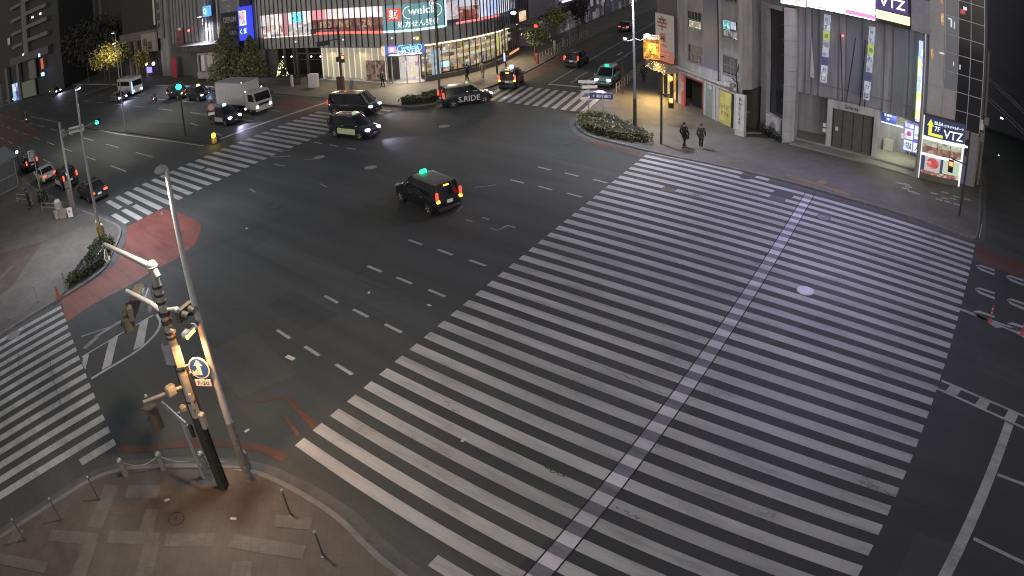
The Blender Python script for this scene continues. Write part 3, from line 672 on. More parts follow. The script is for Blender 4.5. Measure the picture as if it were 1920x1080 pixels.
lit('window', 6.7, 11.2, 7.0, 8.42, mB); lit('window', 6.7, 11.2, 5.48, 7.0, mC)
lit('window', 11.6, 14.0, 7.25, 8.42, glow('pink_window', (1.0, 0.38, 0.45), 0.85)); lit('window', 14.0, 23.2, 7.25, 8.42, display('poster_light', [(0, (0.5, 0.3, 0.35)), (.35, (0.95, 0.9, 0.85)), (.55, (0.9, 0.85, 0.3)), (.7, (0.9, 0.6, 0.7)), (1, (1, 1, 1))], 0.9, 0.8, 1.2, seed=5))
lit('window', 11.6, 23.2, 5.75, 7.25, display('dark_red_window', [(0, (0.16, 0.06, 0.06)), (.5, (0.32, 0.13, 0.12)), (1, (0.5, 0.28, 0.24))], 1.6, 1.5, 0.65, seed=2))
lit('light_strip', 11.6, 23.2, 5.48, 5.75, glow('red_light_strip', (1.0, 0.16, 0.13), 1.6)); lit('light_strip', 1.6, 11.2, 5.40, 5.48, glow('cream_light_strip', (1.0, 0.88, 0.6), 1.6), 0.02)
k = MB(); F_t = F.f(13.2, 6.1, -0.02)
for tx, dx in (("RYO", 0), ("N", 3.4), ("D", 4.6), ("ZA", 7.1)): k.text(tx, F.f(13.0+dx, 6.25, 0.0), h=0.75)
obj('lettering', k, mat('dull_yellow_letters', (0.4, 0.3, 0.15), 0.6, var=0, emit=(0.8, 0.6, 0.35), es=0.5), b1)
# round blue neon
k = MB()
for r0, r1 in ((0.44, 0.52), (0.22, 0.32)):
    ring = [(math.cos(2*PI*j/28), math.sin(2*PI*j/28)) for j in range(28)]
    for j in range(28):
        a, c = ring[j], ring[(j+1) % 28]
        for sx in (8.1, 9.3):
            if r0 < 0.3 and sx > 9: continue
            k.quad(F.pt(sx+a[0]*r0, 7.7+a[1]*r0, .02), F.pt(sx+c[0]*r0, 7.7+c[1]*r0, .02), F.pt(sx+c[0]*r1, 7.7+c[1]*r1, .02), F.pt(sx+a[0]*r1, 7.7+a[1]*r1, .02))
F.slab(k, 8.1, 9.3, 8.14, 8.22, .02, .02); F.slab(k, 8.1, 9.3, 7.18, 7.26, .02, .02); k.text("酒", F.f(9.0, 7.45, 0.02), h=0.5)
obj('neon_sign', k, glow('cyan_neon', (0.15, 0.75, 1.0), 2.6), b1)
lit('neon_backing', 7.6, 9.9, 7.1, 8.3, glow('cyan_glow_panel', (0.25, 0.7, 0.9), 0.55), -0.03, .02)
# big teal pharmacy sign on the curve
lit('signboard', 23.3, 30.0, 5.75, 8.42, glow('teal_sign_panel', (0.17, 0.37, 0.40), 0.8), 0.0, .1)
lit('light_strip', 23.3, 30.0, 5.52, 5.75, glow('ice_blue_strip', (0.45, 0.85, 1.0), 2.2), 0.02, .1)
lit('light_strip', 29.9, 30.1, 5.6, 8.4, glow('white_strip', (0.8, 0.9, 1.0), 1.2), 0.04, .1)
k = MB(); F.slab(k, 23.8, 25.4, 6.75, 8.1, 0.03, .02); obj('red_sign_square', k, glow('red_sign', (0.85, 0.12, 0.10), 0.9), b1)
k = MB(); k.text("薬", F.f(24.05, 6.95, 0.05), h=1.0); k.text("welcia", F.f(26.15, 7.25, 0.05), w=2.95); k.text("処方せん受付", F.f(25.0, 5.98, 0.03), w=4.2); obj('lettering', k, glow('sign_white', (0.95, 1.0, 1.0), 1.25), b1)
def pill(f, cx, cz, a, b_, t):
    k = MB(); N = 40
    def P(j, o):
        th = 2*PI*j/N; sx = (a-b_)*(1 if math.cos(th) > 0 else -1); return f(cx+sx+(b_+o)*math.cos(th), cz+(b_+o)*math.sin(th))
    for j in range(N): k.quad(P(j, 0), P(j+1, 0), P(j+1, t), P(j, t))
    return k
obj('sign_outline', pill(lambda x, z: F.pt(x, z, 0.04), 27.6, 7.5, 1.95, 0.62, 0.06), glow('sign_white', (0.95, 1.0, 1.0), 1.25), b1)
k = MB(); N = 24
for j in range(N):
    for r0, r1 in ((0.02, 0.16), (0.3, 0.36)):
        A = [(28.6+r*math.cos(2*PI*(j+o)/N), 8.22+r*math.sin(2*PI*(j+o)/N)) for r, o in ((r0, 0), (r0, 1), (r1, 1), (r1, 0))]
        k.quad(*[F.pt(x, z, 0.07) for x, z in A])
obj('flower_emblem', k, glow('pink_emblem', (0.95, 0.75, 0.85), 1.1), b1)
# right of the sign
lit('window', 30.1, 34.4, 6.2, 8.42, display('right_posters', [(0, (0.2, 0.12, 0.15)), (.3, (0.85, 0.8, 0.75)), (.5, (0.45, 0.15, 0.15)), (.7, (0.9, 0.88, 0.95)), (1, (0.6, 0.65, 0.8))], 0.9, 1.1, 0.8, seed=11))
lit('window', 31.6, 34.4, 5.95, 7.4, display('red_banner_window', [(0, (0.3, 0.06, 0.06)), (.6, (0.55, 0.16, 0.14)), (1, (0.8, 0.6, 0.5))], 1.2, 1.5, 0.6, seed=4), -0.02)
lit('light_strip', 31.2, 38.5, 5.62, 5.85, glow('red_light_strip2', (1.0, 0.25, 0.25), 1.3), 0.0)
lit('window', 34.4, 44.5, 5.9, 8.42, display('blue_white_windows', [(0, (0.12, 0.2, 0.5)), (.35, (0.75, 0.8, 0.95)), (.55, (0.25, 0.45, 0.9)), (.75, (0.95, 0.95, 1.0)), (1, (0.8, 0.6, 0.5))], 0.7, 0.5, 1.1, seed=8))
# ground floor, frosted windows
lit('window', 12.9, 23.2, 0.55, 3.9, mat('frosted_cream', (0.3, 0.28, 0.22), 0.5, var=0.1, scale=0.6, emit=(0.75, 0.66, 0.47), es=0.31), -0.02)
lit('window_sill', 12.9, 23.2, PZT, 0.55, display('sill_goods', [(0, (0.1, 0.1, 0.08)), (.5, (0.5, 0.48, 0.36)), (1, (0.75, 0.7, 0.55))], 1.2, 2.5, 0.5, seed=1), 0.03)
k = MB()
for i in range(12): F.slab(k, 12.95+0.93*i, 13.03+0.93*i, 0.5, 3.9, 0.06, .08)
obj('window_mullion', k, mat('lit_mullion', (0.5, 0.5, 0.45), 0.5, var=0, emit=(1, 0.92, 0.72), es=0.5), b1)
lit('base_kerb', 12.5, 23.3, PZT, 0.3, m_stone, 0.35, .3)
k = MB(); F.slab(k, 20.4, 21.8, 0.35, 2.55, .12, .05); F.slab(k, 21.95, 23.25, 0.35, 2.6, .12, .05)
obj('poster', k, display('brown_poster', [(0, (0.10, 0.03, 0.03)), (.55, (0.2, 0.08, 0.07)), (.75, (0.3, 0.18, 0.13)), (1, (0.42, 0.3, 0.25))], 2.5, 3.0, 0.5, seed=6), b1)
# entrance
k = MB(); F.slab(k, 23.4, 27.4, PZT, 3.05, -2.0, .1); obj('shop_interior', k, display('entrance_goods', [(0, (0.5, 0.35, 0.4)), (.3, (0.95, 0.85, 0.85)), (.5, (0.8, 0.5, 0.6)), (.7, (1, 0.95, 0.9)), (1, (0.9, 0.75, 0.45))], 1.8, 1.8, 0.85, seed=7), b1)
k = MB(); F.slab(k, 23.3, 27.5, PZT-.1, PZT+.02, -0.1, 1.9); obj('entrance_floor', k, mat('entrance_floor', (0.5, 0.48, 0.45), 0.4), b1)
lit('ceiling_light', 23.4, 27.4, 3.0, 3.06, glow('shop_ceiling', (1, 0.95, 0.88), 4.0), -0.3, 1.5)
k = MB(); F.slab(k, 24.0, 25.6, PZT+.05, 2.85, -0.25, .03); obj('glass_door', k, m_pane, b1)
k = MB()
for dd in (23.35, 23.95, 25.6, 26.9, 27.5): F.slab(k, dd-.05, dd+.05, PZT, 3.1, 0.0, .12)
F.slab(k, 23.3, 27.5, 2.95, 3.1, 0.02, .12); obj('entrance_frame', k, m_steel, b1)
lit('signboard', 23.4, 27.5, 3.2, 4.15, glow('blue_entrance_sign', (0.10, 0.22, 0.75), 0.8), 0.12, .15)
k = MB(); F.slab(k, 23.85, 24.75, 3.4, 4.05, .15, .03); obj('red_sign_square', k, glow('pink_sign', (1, 0.3, 0.45), 1.4), b1)
k = MB(); F.slab(k, 22.95, 23.35, 3.1, 4.1, .15, .1); obj('side_sign', k, display('yellow_side_sign', [(0, (0.9, 0.7, 0.3)), (1, (1, 0.9, 0.6))], 3, 3, 0.9), b1)
k = MB(); k.text("薬", F.f(24.0, 3.5, .17), h=.45); k.text("9:00-23:00", F.f(24.8, 3.25, .15), w=2.3); obj('lettering', k, glow('sign_white', (0.95, 1, 1), 1.25), b1)
k = MB(); k.text("welcia", F.f(25.25, 3.66, .15), w=1.75); obj('lettering', k, glow('cyan_letters', (0.35, 0.9, 1.0), 1.8), b1)
obj('sign_outline', pill(lambda x, z: F.pt(x, z, 0.16), 26.1, 3.82, 1.15, 0.29, 0.05), glow('cyan_letters', (0.35, 0.9, 1.0), 1.8), b1)
lamp('shop_light', 'AREA', (*F.pt(25.4, 0, 0.6).xy, 3.0), 360, (1, .82, .62), b1, size=1.5, aim=(*F.pt(25.4, 0, 3).xy, 0))
for dd in (30, 35, 40): lamp('shop_light', 'AREA', (*F.pt(dd, 0, 0.25).xy, 3.75), 300, (1, .78, .5), b1, size=.8, aim=(*F.pt(dd, 0, 2.2).xy, 0))
for dd in (15, 20): lamp('shop_light', 'AREA', (*F.pt(dd, 0, 0.55).xy, 3.85), 100, (1, .8, .5), b1, size=.8, aim=(*F.pt(dd, 0, 3.5).xy, 0))
# right-hand display windows
k = MB(); F.slab(k, 27.5, 45.0, 0.6, 3.9, -1.3, .1); obj('shop_interior', k, display('shelf_goods', [(0, (0.04, 0.05, 0.03)), (.22, (0.22, 0.14, 0.06)), (.36, (0.8, 0.62, 0.2)), (.46, (0.10, 0.15, 0.09)), (.58, (0.75, 0.45, 0.2)), (.7, (0.12, 0.16, 0.2)), (.8, (0.75, 0.72, 0.6)), (.9, (0.6, 0.12, 0.1)), (1, (1, 0.95, 0.75))], 1.7, 2.6, 0.9, seed=12), b1)
k = MB(); F.slab(k, 28.3, 45.0, 1.9, 2.15, -0.9, .3); F.slab(k, 28.3, 45.0, 2.7, 2.8, -0.9, .3); obj('shelf', k, display('shelf_light', [(0, (0.8, 0.7, 0.35)), (.6, (1, 0.9, 0.6)), (1, (0.9, 0.9, 0.85))], 1.5, 1, 0.8), b1)
lit('light_strip', 27.6, 45.0, 3.82, 3.97, glow('warm_shop_strip', (1.0, 0.78, 0.55), 2.2), 0.02, .25)
lit('wall_base', 27.5, 45.0, PZT, 0.65, m_conc_dk, 0.04, .3)
k = MB(); d = 27.6
while d < 45: F.slab(k, d, d+.06, .6, 3.9, 0.03, .1); d += 0.86
obj('window_mullion', k, m_dark, b1)
k = MB(); F.slab(k, 27.6, 45.0, .62, 3.85, -0.03, .01); obj('shop_glass', k, m_pane, b1)
lit('poster', 37.5, 38.5, 1.9, 3.7, glow('yellow_poster', (0.95, 0.9, 0.3), 0.8), -0.06, .03); lit('poster', 28.2, 29.2, 0.7, 3.4, display('blue_poster', [(0, (0.4, 0.6, 0.8)), (1, (0.85, 0.9, 1))], 3, 3, 0.7), -0.06, .03)
lit('screen', 29.3, 30.2, 1.3, 1.9, glow('cyan_screen', (0.5, 0.85, 1.0), 1.6), -0.08, .05); lit('light_strip', 41.0, 45.0, .66, .9, glow('orange_strip', (1, 0.35, 0.15), 1.3), 0.02, .05)
lit('signboard', 45.2, 47.3, 4.1, 5.3, display('corner_sign', [(0, (0.9, 0.75, 0.3)), (.5, (0.95, 0.9, 0.6)), (.8, (0.9, 0.25, 0.15)), (1, (1, 0.95, 0.8))], 2, 2, 0.9), 0.3, .2)
# dark entrance bay at the left end
k = MB(); F.slab(k, 1.0, 12.6, PZT, 3.95, -2.3, .1); obj('recess', k, m_black, b1)
k = MB()
for dd in (1.2, 3.4, 5.0, 7.0, 7.6, 9.6, 12.4): F.slab(k, dd, dd+.22, PZT, 3.95, -0.3, .25)
F.slab(k, 7.6, 12.5, 3.1, 3.25, -.4, .2); F.slab(k, 7.0, 12.5, 2.3, 2.36, -.8, .1); obj('entrance_frame', k, m_conc_dk, b1)
k = MB()
for dd in (4.6, 6.3, 10.2, 11.9): c = F.pt(dd, 2.75, -0.6); k.ball(c, 0.09, 8)
obj('downlight', k, glow('entry_lamp', (1, 0.95, 0.9), 9), b1)
k = MB()
for dd, zz in ((8.3, 4.75), (17, 4.85), (24.3, 4.95), (26.6, 4.8)): c = F.pt(dd, zz, 0.12); k.ball(c, 0.10, 8)
obj('downlight', k, glow('facade_lamp', (0.85, 0.9, 1), 1.2), b1)
k = MB(); c = F.pt(26.9, 4.75, .14); k.ball(c, .14, 8); obj('amber_beacon', k, glow('amber_beacon', (1, 0.75, 0.1), 3), b1)

# christmas tree and planter at the entrance
t = thing('lit_tree', 'small christmas tree covered in warm lights by the dark shop entrance', 'christmas tree', (-71.8, 46.3, PZ))
k = MB(); k.lathe((-71.8, 46.3, PZ+.25), [(0.75, 0), (0.5, .7), (0.58, .7), (.36, 1.35), (.42, 1.35), (.2, 2.0), (.02, 2.5)], 12); k.cyl((-71.8, 46.3, PZ), .12, .4, 8); obj('foliage', k, mat('fir_green', (0.03, 0.06, 0.03), 0.8, var=0.3, scale=8), t)
k = MB()
for i in range(70):
    h = random.random()**1.4; a = random.random()*6.28; r = 0.78*(1-h)+.04; k.ball((-71.8+r*math.cos(a), 46.3+r*math.sin(a), PZ+.3+2.25*h), 0.07, 6)
obj('light_bulb', k, glow('fairy_light', (1.0, 0.85, 0.4), 3.5), t); t.children[-1]['kind'] = 'stuff'
k = MB(); k.bbox((-70.2, 45.0, PZ+.35), (9, 0.9, .7), .05, .05)
for i in range(420): k.leaf((random.uniform(-74.4, -66), random.uniform(44.7, 45.4), PZ+.72+random.random()*.35), .22, 1)
tag(obj('planter', k, [m_conc_dk, mat('planter_leaf', (0.05, 0.075, 0.035), 0.7, var=0.3)]), 'long dark planter with low greenery in front of the christmas tree', 'planter')
t = thing('white_signboard', 'white standing board in front of the dark planter beside the crossing', 'signboard', (-62.4, 44.2, PZ)); k = MB(); k.bbox((-62.4, 44.2, PZ+.75), (1.2, .5, 1.5), .04, .3); obj('panel', k, m_whitep, t)
k = MB(); k.bbox((-66.2, 43.9, PZ+.65), (.3, .25, 1.3), .03); tag(obj('white_post', k, m_whitep), 'stubby white post in front of the dark planter', 'post')
t = thing('dark_signboard', 'brown standing board beside the traffic pole in front of the frosted windows', 'signboard', (-57.0, 43.7, PZ)); k = MB(); k.bbox((-57.0, 43.7, PZ+.75), (.8, .35, 1.5), .04, .3); obj('panel', k, mat('brown_board', (0.09, 0.05, 0.045), 0.6), t)
t = thing('dark_signboard', 'leaning a-frame board right of the traffic pole below the frosted windows', 'signboard', (-55.4, 43.9, PZ)); k = MB(); k.add([(-55.7, 43.6, PZ), (-55.1, 43.6, PZ), (-55.1, 43.95, PZ+1.1), (-55.7, 43.95, PZ+1.1), (-55.7, 44.3, PZ), (-55.1, 44.3, PZ)], [(0, 1, 2, 3), (3, 2, 5, 4), (0, 3, 4), (1, 5, 2)]); obj('panel', k, mat('grey_board', (0.2, 0.19, 0.18), 0.6), t)

# ---------------------------------------------------------------- the grey hall with the big video screen
b2 = thing('screen_building', 'grey building with a glowing video screen above a recessed glass entrance', 'building', (-9, 51, 0))
k = MB(); k.prism([(-14.8, 48.75), (-14.05, 49.5), (-14.3, 51.3), (-15.1, 50.6)], 0, 10.35); k.prism([(-17.45, 51.25), (-16.75, 50.55), (-16.4, 51.4), (-17.0, 52.0)], 0, 10.35)
k.prism([(-16.75, 50.55), (-15.1, 49.05), (-14.9, 50.2), (-16.4, 51.4)], 0, 1.7); k.prism([(-16.75, 50.55), (-15.1, 49.05), (-14.9, 50.2), (-16.4, 51.4)], 10.0, 10.35); obj('stone_frame', k, m_stone, b2)
k = MB()
for z in [.95+1.15*i for i in range(9)]: k.tube([(-15.1, 49.04, z), (-14.81, 48.74, z), (-14.04, 49.5, z), (-14.3, 51.28, z)], .012, 4); k.tube([(-17.46, 51.24, z), (-16.74, 50.53, z)], .012, 4)
obj('stone_joint', k, mat('stone_joint', (.2, .2, .21), .8, var=0), b2)
k = MB(); k.prism([(-16.6, 51.0), (-15.1, 49.6), (-14.9, 50.3), (-16.4, 51.5)], 1.7, 10); obj('slot_window', k, m_glass, b2)
k = MB(); k.prism([(-18.2, 52.2), (-15.5, 50.6), (-14.0, 50.9), (-3.6, 50.9), (-3.6, 68), (-18.2, 68)], 3.8, 24); k.prism([(-18.2, 52.2), (-14.5, 52.6), (-3.6, 54.2), (-3.6, 68), (-18.2, 68)], 0, 3.8)
obj('wall', k, streaky(mat('hall_wall', (0.33, 0.335, 0.39), 0.5, var=0.15, scale=0.35), .4), b2)
k = MB()
for i, x in enumerate((-13.7, -13.2, -12.6, -11.0, -10.4, -9.1, -7.3, -6.6, -5.3)):
    k.box((x, 50.86, 7.2), (0.06, .1, 6.8)); 
k.box((-8.8, 50.87, 4.75), (10.2, .08, .04))
obj('wall_joint', k, mat('wall_joint', (0.17, 0.17, 0.2), 0.6, var=0), b2)
k = MB()
for x, w_ in ((-12.9, .45), (-9.75, 1.0), (-6.1, .9), (-4.5, .7)): k.box((x, 50.85, 7.6), (w_, .06, 5.8))
obj('glass_panel', k, m_glass2, b2)
k = MB(); k.prism([(-14.2, 48.75), (-3.9, 48.95), (-3.8, 50.2), (-14.0, 50.2)], 0, .22); k.prism([(-14.2, 50.2), (-3.8, 50.2), (-3.7, 55), (-14.6, 53)], 0, .38); obj('entrance_step', k, mat('step_tile', (0.25, 0.245, 0.23), 0.5, var=0.1, scale=2), b2)
k = MB(); e0, e1 = Vector((-11.6, 50.15)), Vector((-7.5, 50.75)); ed = (e1-e0).normalized(); ea = math.atan2(ed.y, ed.x)
def on(d, o=0): p = e0+ed*d+Vector((ed.y, -ed.x))*o; return (p.x, p.y)
for d0, d1, z0, z1 in ((0, .42, .38, 3.95), (3.75, 4.2, .38, 3.95), (.42, 3.75, 3.35, 3.95)):
    p = on((d0+d1)/2); k.bbox((p[0], p[1], (z0+z1)/2), (d1-d0, .5, z1-z0), .02, ea)
obj('entrance_frame', k, m_stone, b2)
k = MB(); k.text("Selena", plane_f((*on(1.35, .27), 3.5), (ed.x, ed.y, 0)), h=.32); obj('lettering', k, m_letk, b2)
k = MB(); p = on(2.1, -.35); k.box((p[0], p[1], 1.85), (3.4, .06, 3.0), ea); obj('glass_door', k, mat('door_glass_grey', (.11, .105, .11), .3, var=.15), b2)
k = MB()
for dd in (.5, 1.25, 2.1, 2.9, 3.65): p = on(dd, -.28); k.box((p[0], p[1], 1.85), (.05, .06, 3.0), ea)
obj('door_frame', k, m_dark, b2)
k = MB(); p = on(-.15, .1); k.box((p[0], p[1], 1.9), (.28, .06, .28), ea); k.box((p[0], p[1], 1.5), (.28, .06, .28), ea); p = on(.8, -.2); k.box((p[0], p[1], 1.75), (.22, .03, .3), ea); obj('notice', k, m_let, b2)
# right-hand lobby
k = MB(); k.box((-5.6, 54.0, 1.9), (3.8, .1, 3.2)); obj('lobby_glass', k, mat('door_glass_grey', (.11, .105, .11), .3, var=.15), b2)
k = MB()
for x in (-7.3, -6.35, -5.05, -3.95): k.box((x, 53.9, 1.7), (.12, .14, 2.7))
k.box((-5.6, 53.9, 3.0), (3.6, .14, .2)); obj('lobby_frame', k, mat('cream_frame', (0.36, 0.33, 0.25), 0.5), b2)
k = MB(); k.bbox((-6.9, 53.4, .85), (.9, .3, .9), .03); obj('notice_board', k, m_conc2, b2)
k = MB(); k.box((-5.75, 53.85, 1.75), (.3, .03, .4)); obj('notice', k, m_let, b2)
k = MB(); k.box((-6.8, 51.7, 3.35), (1.25, .12, .8)); obj('signboard', k, glow('navy_sign', (0.05, 0.07, 0.4), 0.5), b2)
k = MB(); k.text("営業中", plane_f((-7.2, 51.63, 3.42), (1, 0, 0)), h=.2); k.text("7F", plane_f((-7.0, 51.63, 3.1), (1, 0, 0)), h=.2); obj('lettering', k, glow('sign_bluewhite', (0.6, 0.75, 1), 1.6), b2)
k = MB(); k.box((-6.5, 51.72, 2.9), (1.9, .08, .1)); obj('light_strip', k, glow('blue_strip', (0.35, 0.45, 1), 2.5), b2)
# lit floor directory beside the pole
k = MB(); k.box((-4.65, 50.9, 2.5), (1.4, .12, 2.2)); obj('directory_backing', k, glow('violet_panel', (0.22, 0.2, 0.85), 0.8), b2)
k = MB()
for x, z, w_, h_ in ((-4.95, 3.35, .7, .32), (-4.95, 2.72, .7, .75), (-4.95, 1.85, .7, .75), (-4.25, 3.0, .5, 1.0), (-4.25, 1.85, .5, .7)): k.box((x, 50.83, z), (w_, .06, h_))
obj('directory_panel', k, display('directory_light', [(0, (0.55, 0.5, 0.9)), (.45, (0.9, 0.95, 1)), (1, (0.8, 0.95, 1))], 3, 3, 1.15), b2)
k = MB(); k.disc((-4.95, 50.79, 2.75), .2, (0, -1, 0)); obj('directory_emblem', k, glow('magenta_dot', (0.7, 0.1, 0.45), 0.9), b2)
k = MB(); k.text("猫", plane_f((-5.15, 50.79, 1.6), (1, 0, 0)), h=.5); k.text("人", plane_f((-4.4, 50.79, 1.6), (1, 0, 0)), h=.45); k.text("占館", plane_f((-4.45, 50.79, 2.7), (1, 0, 0)), w=.42); obj('lettering', k, mat('navy_lettering', (0.05, 0.05, 0.3), 0.5, var=0), b2)
lamp('lobby_downlight', 'AREA', (-6.0, 51.6, 3.6), 190, (0.95, 0.95, 0.62), b2, size=1.6)
# steel pole with the lit blade sign
k = MB(); k.cyl((-3.88, 49.25, PZ), .17, 10.75, 14); obj('steel_column', k, m_steel, b2)
k = MB(); k.box((-4.2, 49.3, 7.1), (.34, .12, 5.9)); obj('blade_sign', k, display('blade_light', [(0, (0.35, 0.5, 1)), (.35, (0.8, 0.95, 1)), (.55, (0.75, 0.95, 0.3)), (.7, (0.9, 0.95, 1)), (1, (0.5, 0.55, 1))], 2.2, 1.6, 1.6, seed=3, detail=.3), b2)
k = MB(); k.box((-4.02, 49.27, 7.1), (.05, .16, 5.95)); obj('light_strip', k, glow('blue_violet_strip', (0.18, 0.12, 1), 1.6), b2)
k = MB(); k.box((-4.4, 49.27, 6.6), (.05, .16, 4.6)); obj('light_strip', k, glow('yellow_green_strip', (0.65, 0.85, 0.15), 0.8), b2)
for (x, z0, z1, sl_) in ((-11.75, 5.2, 10.4, .28), (-8.3, 4.7, 10.2, .35)):
    n = 8; k = MB(); col = []
    kb = MB(); kt = MB()
    for i in range(n):
        za = z0+(z1-z0)*i/n; zb = za+(z1-z0)/n-.04; xc = x-.12+sl_*(za-z0)/(z1-z0); c = Vector((xc, 49.55, (za+zb)/2))
        (k if i not in (2, 5) else kb).box(c, (.46, .3, zb-za)) if i != 5 else kt.box(c, (.46, .3, zb-za))
    obj('hanging_sign', k, display('hanging_sign_panels', [(0, (0.38, 0.4, 0.5)), (.5, (0.55, 0.6, 0.72)), (1, (0.75, 0.8, 0.9))], 4, 2.5, 0.62, seed=x), b2)
    obj('hanging_sign', kt, glow('lime_sign', (0.55, 0.7, 0.12), 0.6), b2); obj('hanging_sign', kb, glow('navy_sign_dim', (0.12, 0.12, 0.3), 0.5), b2)
    k = MB(); dz = (z1-z0)/n
    for i, tx in enumerate(("ロ", "カ", "ホ", "SEI", "の", "酒", "7", "台")): k.text(tx, plane_f((x-.28+sl_*i/n, 49.38, z0+dz*i+.12), (1, 0, 0)), h=.32 if len(tx) < 2 else .16)
    obj('lettering', k, mat('purple_lettering', (0.12, 0.1, 0.25), 0.6, var=0), b2)
k = MB(); k.add([(-13.2, 50.7, 8.3), (-12.9, 50.7, 5.2), (-13.25, 50.7, 5.2)], [(0, 1, 2)]); k.box((-13.08, 50.72, 5.5), (.3, .06, .7)); obj('white_marker', k, m_whitep, b2)
k = MB(); k.ball((-10.6, 50.4, 8.9), .09, 8); obj('red_beacon', k, glow('red_beacon', (1, 0.1, 0.1), 5), b2)
# thin masts rising from the entrance roof
k = MB()
for x0, x1 in ((-10.4, -10.75), (-10.1, -9.55), (-9.0, -8.75), (-8.6, -8.55)): k.tube([(x0, 49.9, 4.0), (x1, 50.2, 9.0)], .045, 6)
obj('mast', k, m_dark, b2)
# the screen
k = MB(); k.box((-10.05, 49.0, 13.2), (10.2, .5, 5.0)); obj('screen_housing', k, m_dark, b2)
k = MB(); k.box((-14.05, 48.7, 13.1), (1.95, .1, 4.9)); obj('video_screen', k, display('screen_left', [(0, (1, 0.75, 0.75)), (.4, (1, 0.95, 1)), (.55, (1, 0.35, 0.3)), (.7, (1, 1, 1)), (1, (0.95, 0.9, 1))], 1.2, 1.0, 2.2, seed=1), b2)
k = MB(); k.box((-10.35, 48.7, 13.15), (5.15, .1, 4.8)); obj('video_screen', k, glow('screen_white', (0.62, 0.57, 1.0), SCREEN), b2)
k = MB(); k.box((-8.9, 48.64, 10.95), (2.3, .04, .34)); k.box((-11.9, 48.64, 10.85), (.6, .04, .14)); obj('screen_text_band', k, glow('screen_pink', (1.0, 0.18, 0.35), 2.0), b2)
k = MB(); k.text("新宿あの店", plane_f((-9.75, 48.62, 11.45), (1, 0, 0)), w=1.7); k.text("見つかる", plane_f((-9.4, 48.62, 12.2), (1, 0, 0)), w=1.5); obj('lettering', k, glow('screen_grey_text', (0.55, 0.4, 0.3), 0.8), b2)
k = MB(); k.text("渋", plane_f((-14.6, 48.62, 10.9), (1, 0, 0)), h=.55); k.text("味", plane_f((-13.95, 48.62, 10.9), (1, 0, 0)), h=.55); obj('lettering', k, glow('screen_red_text', (1.0, 0.2, 0.1), 1.6), b2)
k = MB(); k.box((-6.4, 48.7, 12.25), (2.45, .1, 1.15)); obj('sign_panel', k, glow('purple_panel', (0.10, 0.07, 0.22), 0.8), b2)
k = MB(); k.box((-6.4, 48.7, 13.9), (2.45, .1, 1.9)); obj('sign_panel', k, glow('lilac_panel', (0.8, 0.75, 1.0), 1.6), b2)
k = MB(); k.text("VTZ", plane_f((-7.4, 48.62, 11.95), (1, 0, 0)), w=2.0, h=.72); obj('lettering', k, glow('violet_white_letters', (0.9, 0.85, 1), 2.2), b2)
k = MB(); k.box((-6.35, 48.7, 11.28), (2.6, .12, .62)); obj('light_strip', k, glow('yellow_screen_strip', (1.0, 0.78, 0.35), 2.2), b2)
k = MB(); k.box((-4.3, 49.0, 11.9), (1.6, .4, 2.4)); k.box((-4.3, 49.0, 10.95), (1.7, .5, .12)); obj('panel', k, mat('violet_grey_panel', (0.34, 0.33, 0.42), 0.5), b2)

# glass tower to the right of the pole
b3 = thing('glass_tower', 'dark gridded glass building behind the illuminated restaurant kiosk by the alley', 'building', (-1.5, 51, 0))
k = MB(); k.prism([(-3.55, 50.75), (0.9, 51.3), (1.6, 66), (-3.55, 66)], 0, 24); obj('wall', k, mat('tower_wall', (0.2, 0.2, 0.23), 0.6, var=0.15), b3)
gx0, gy0 = Vector((-3.6, 50.6)), Vector((0.95, 51.15)); gd = (gy0-gx0).normalized(); ga = math.atan2(gd.y, gd.x)
def G2(d, o=0): p = gx0+gd*d+Vector((gd.y, -gd.x))*o; return (p.x, p.y)
zs = [4.2, 5.55, 6.9, 8.25, 9.65, 11.0, 12.4, 13.8, 15.2]
for d0, d1, m_ in ((0.02, 1.25, mat('tower_panel', (0.40, 0.38, 0.42), 0.4, var=0.08)), (1.27, 2.35, m_glass2), (2.37, 3.4, m_glass), (3.42, 4.55, m_glass)):
    for za, zb in zip(zs, zs[1:]):
        k = MB(); p = G2((d0+d1)/2, .02); mm = m_
        if d0 > 1 and d0 < 2 and za < 6: mm = mat('tower_panel', (0.40, 0.38, 0.42))
        k.box((p[0], p[1], (za+zb)/2), (d1-d0, .08, zb-za-.04), ga); obj('window', k, mm, b3)
k = MB()
for d in (0.0, 1.26, 2.36, 3.41, 4.56): p = G2(d, .07); k.box((p[0], p[1], 9.7), (.06, .1, 11), ga)
for z in zs: p = G2(2.28, .08); k.box((p[0], p[1], z), (4.6, .07, .05), ga)
obj('window_frame', k, mat('frame_grey', (0.40, 0.38, 0.42), 0.4, 0.3), b3)
k = MB()
for d, z, w_, h_ in ((1.0, 12.0, .22, .9), (.2, 9.2, .2, .75), (.95, 13.3, .15, .3)): p = G2(d, .09); k.box((p[0], p[1], z), (w_, .06, h_), ga)
obj('lit_sign', k, display('orange_lit_sign', [(0, (0.5, 0.25, 0.08)), (.6, (0.85, 0.5, 0.2)), (1, (0.9, 0.75, 0.4))], 4, 4, 0.7), b3)
k = MB()
for d, z, w_, h_ in ((1.6, 12.2, .25, .1), (1.75, 11.9, .12, .6), (2.0, 11.8, .06, .5), (2.9, 13.3, .3, .25), (1.0, 9.45, .4, .1), (2.0, 8.9, .06, .3), (2.55, 8.8, .08, .35)): p = G2(d, .09); k.box((p[0], p[1], z), (w_, .06, h_), ga)
obj('room_light', k, glow('room_light', (0.85, 0.9, 1.0), 0.75), b3)
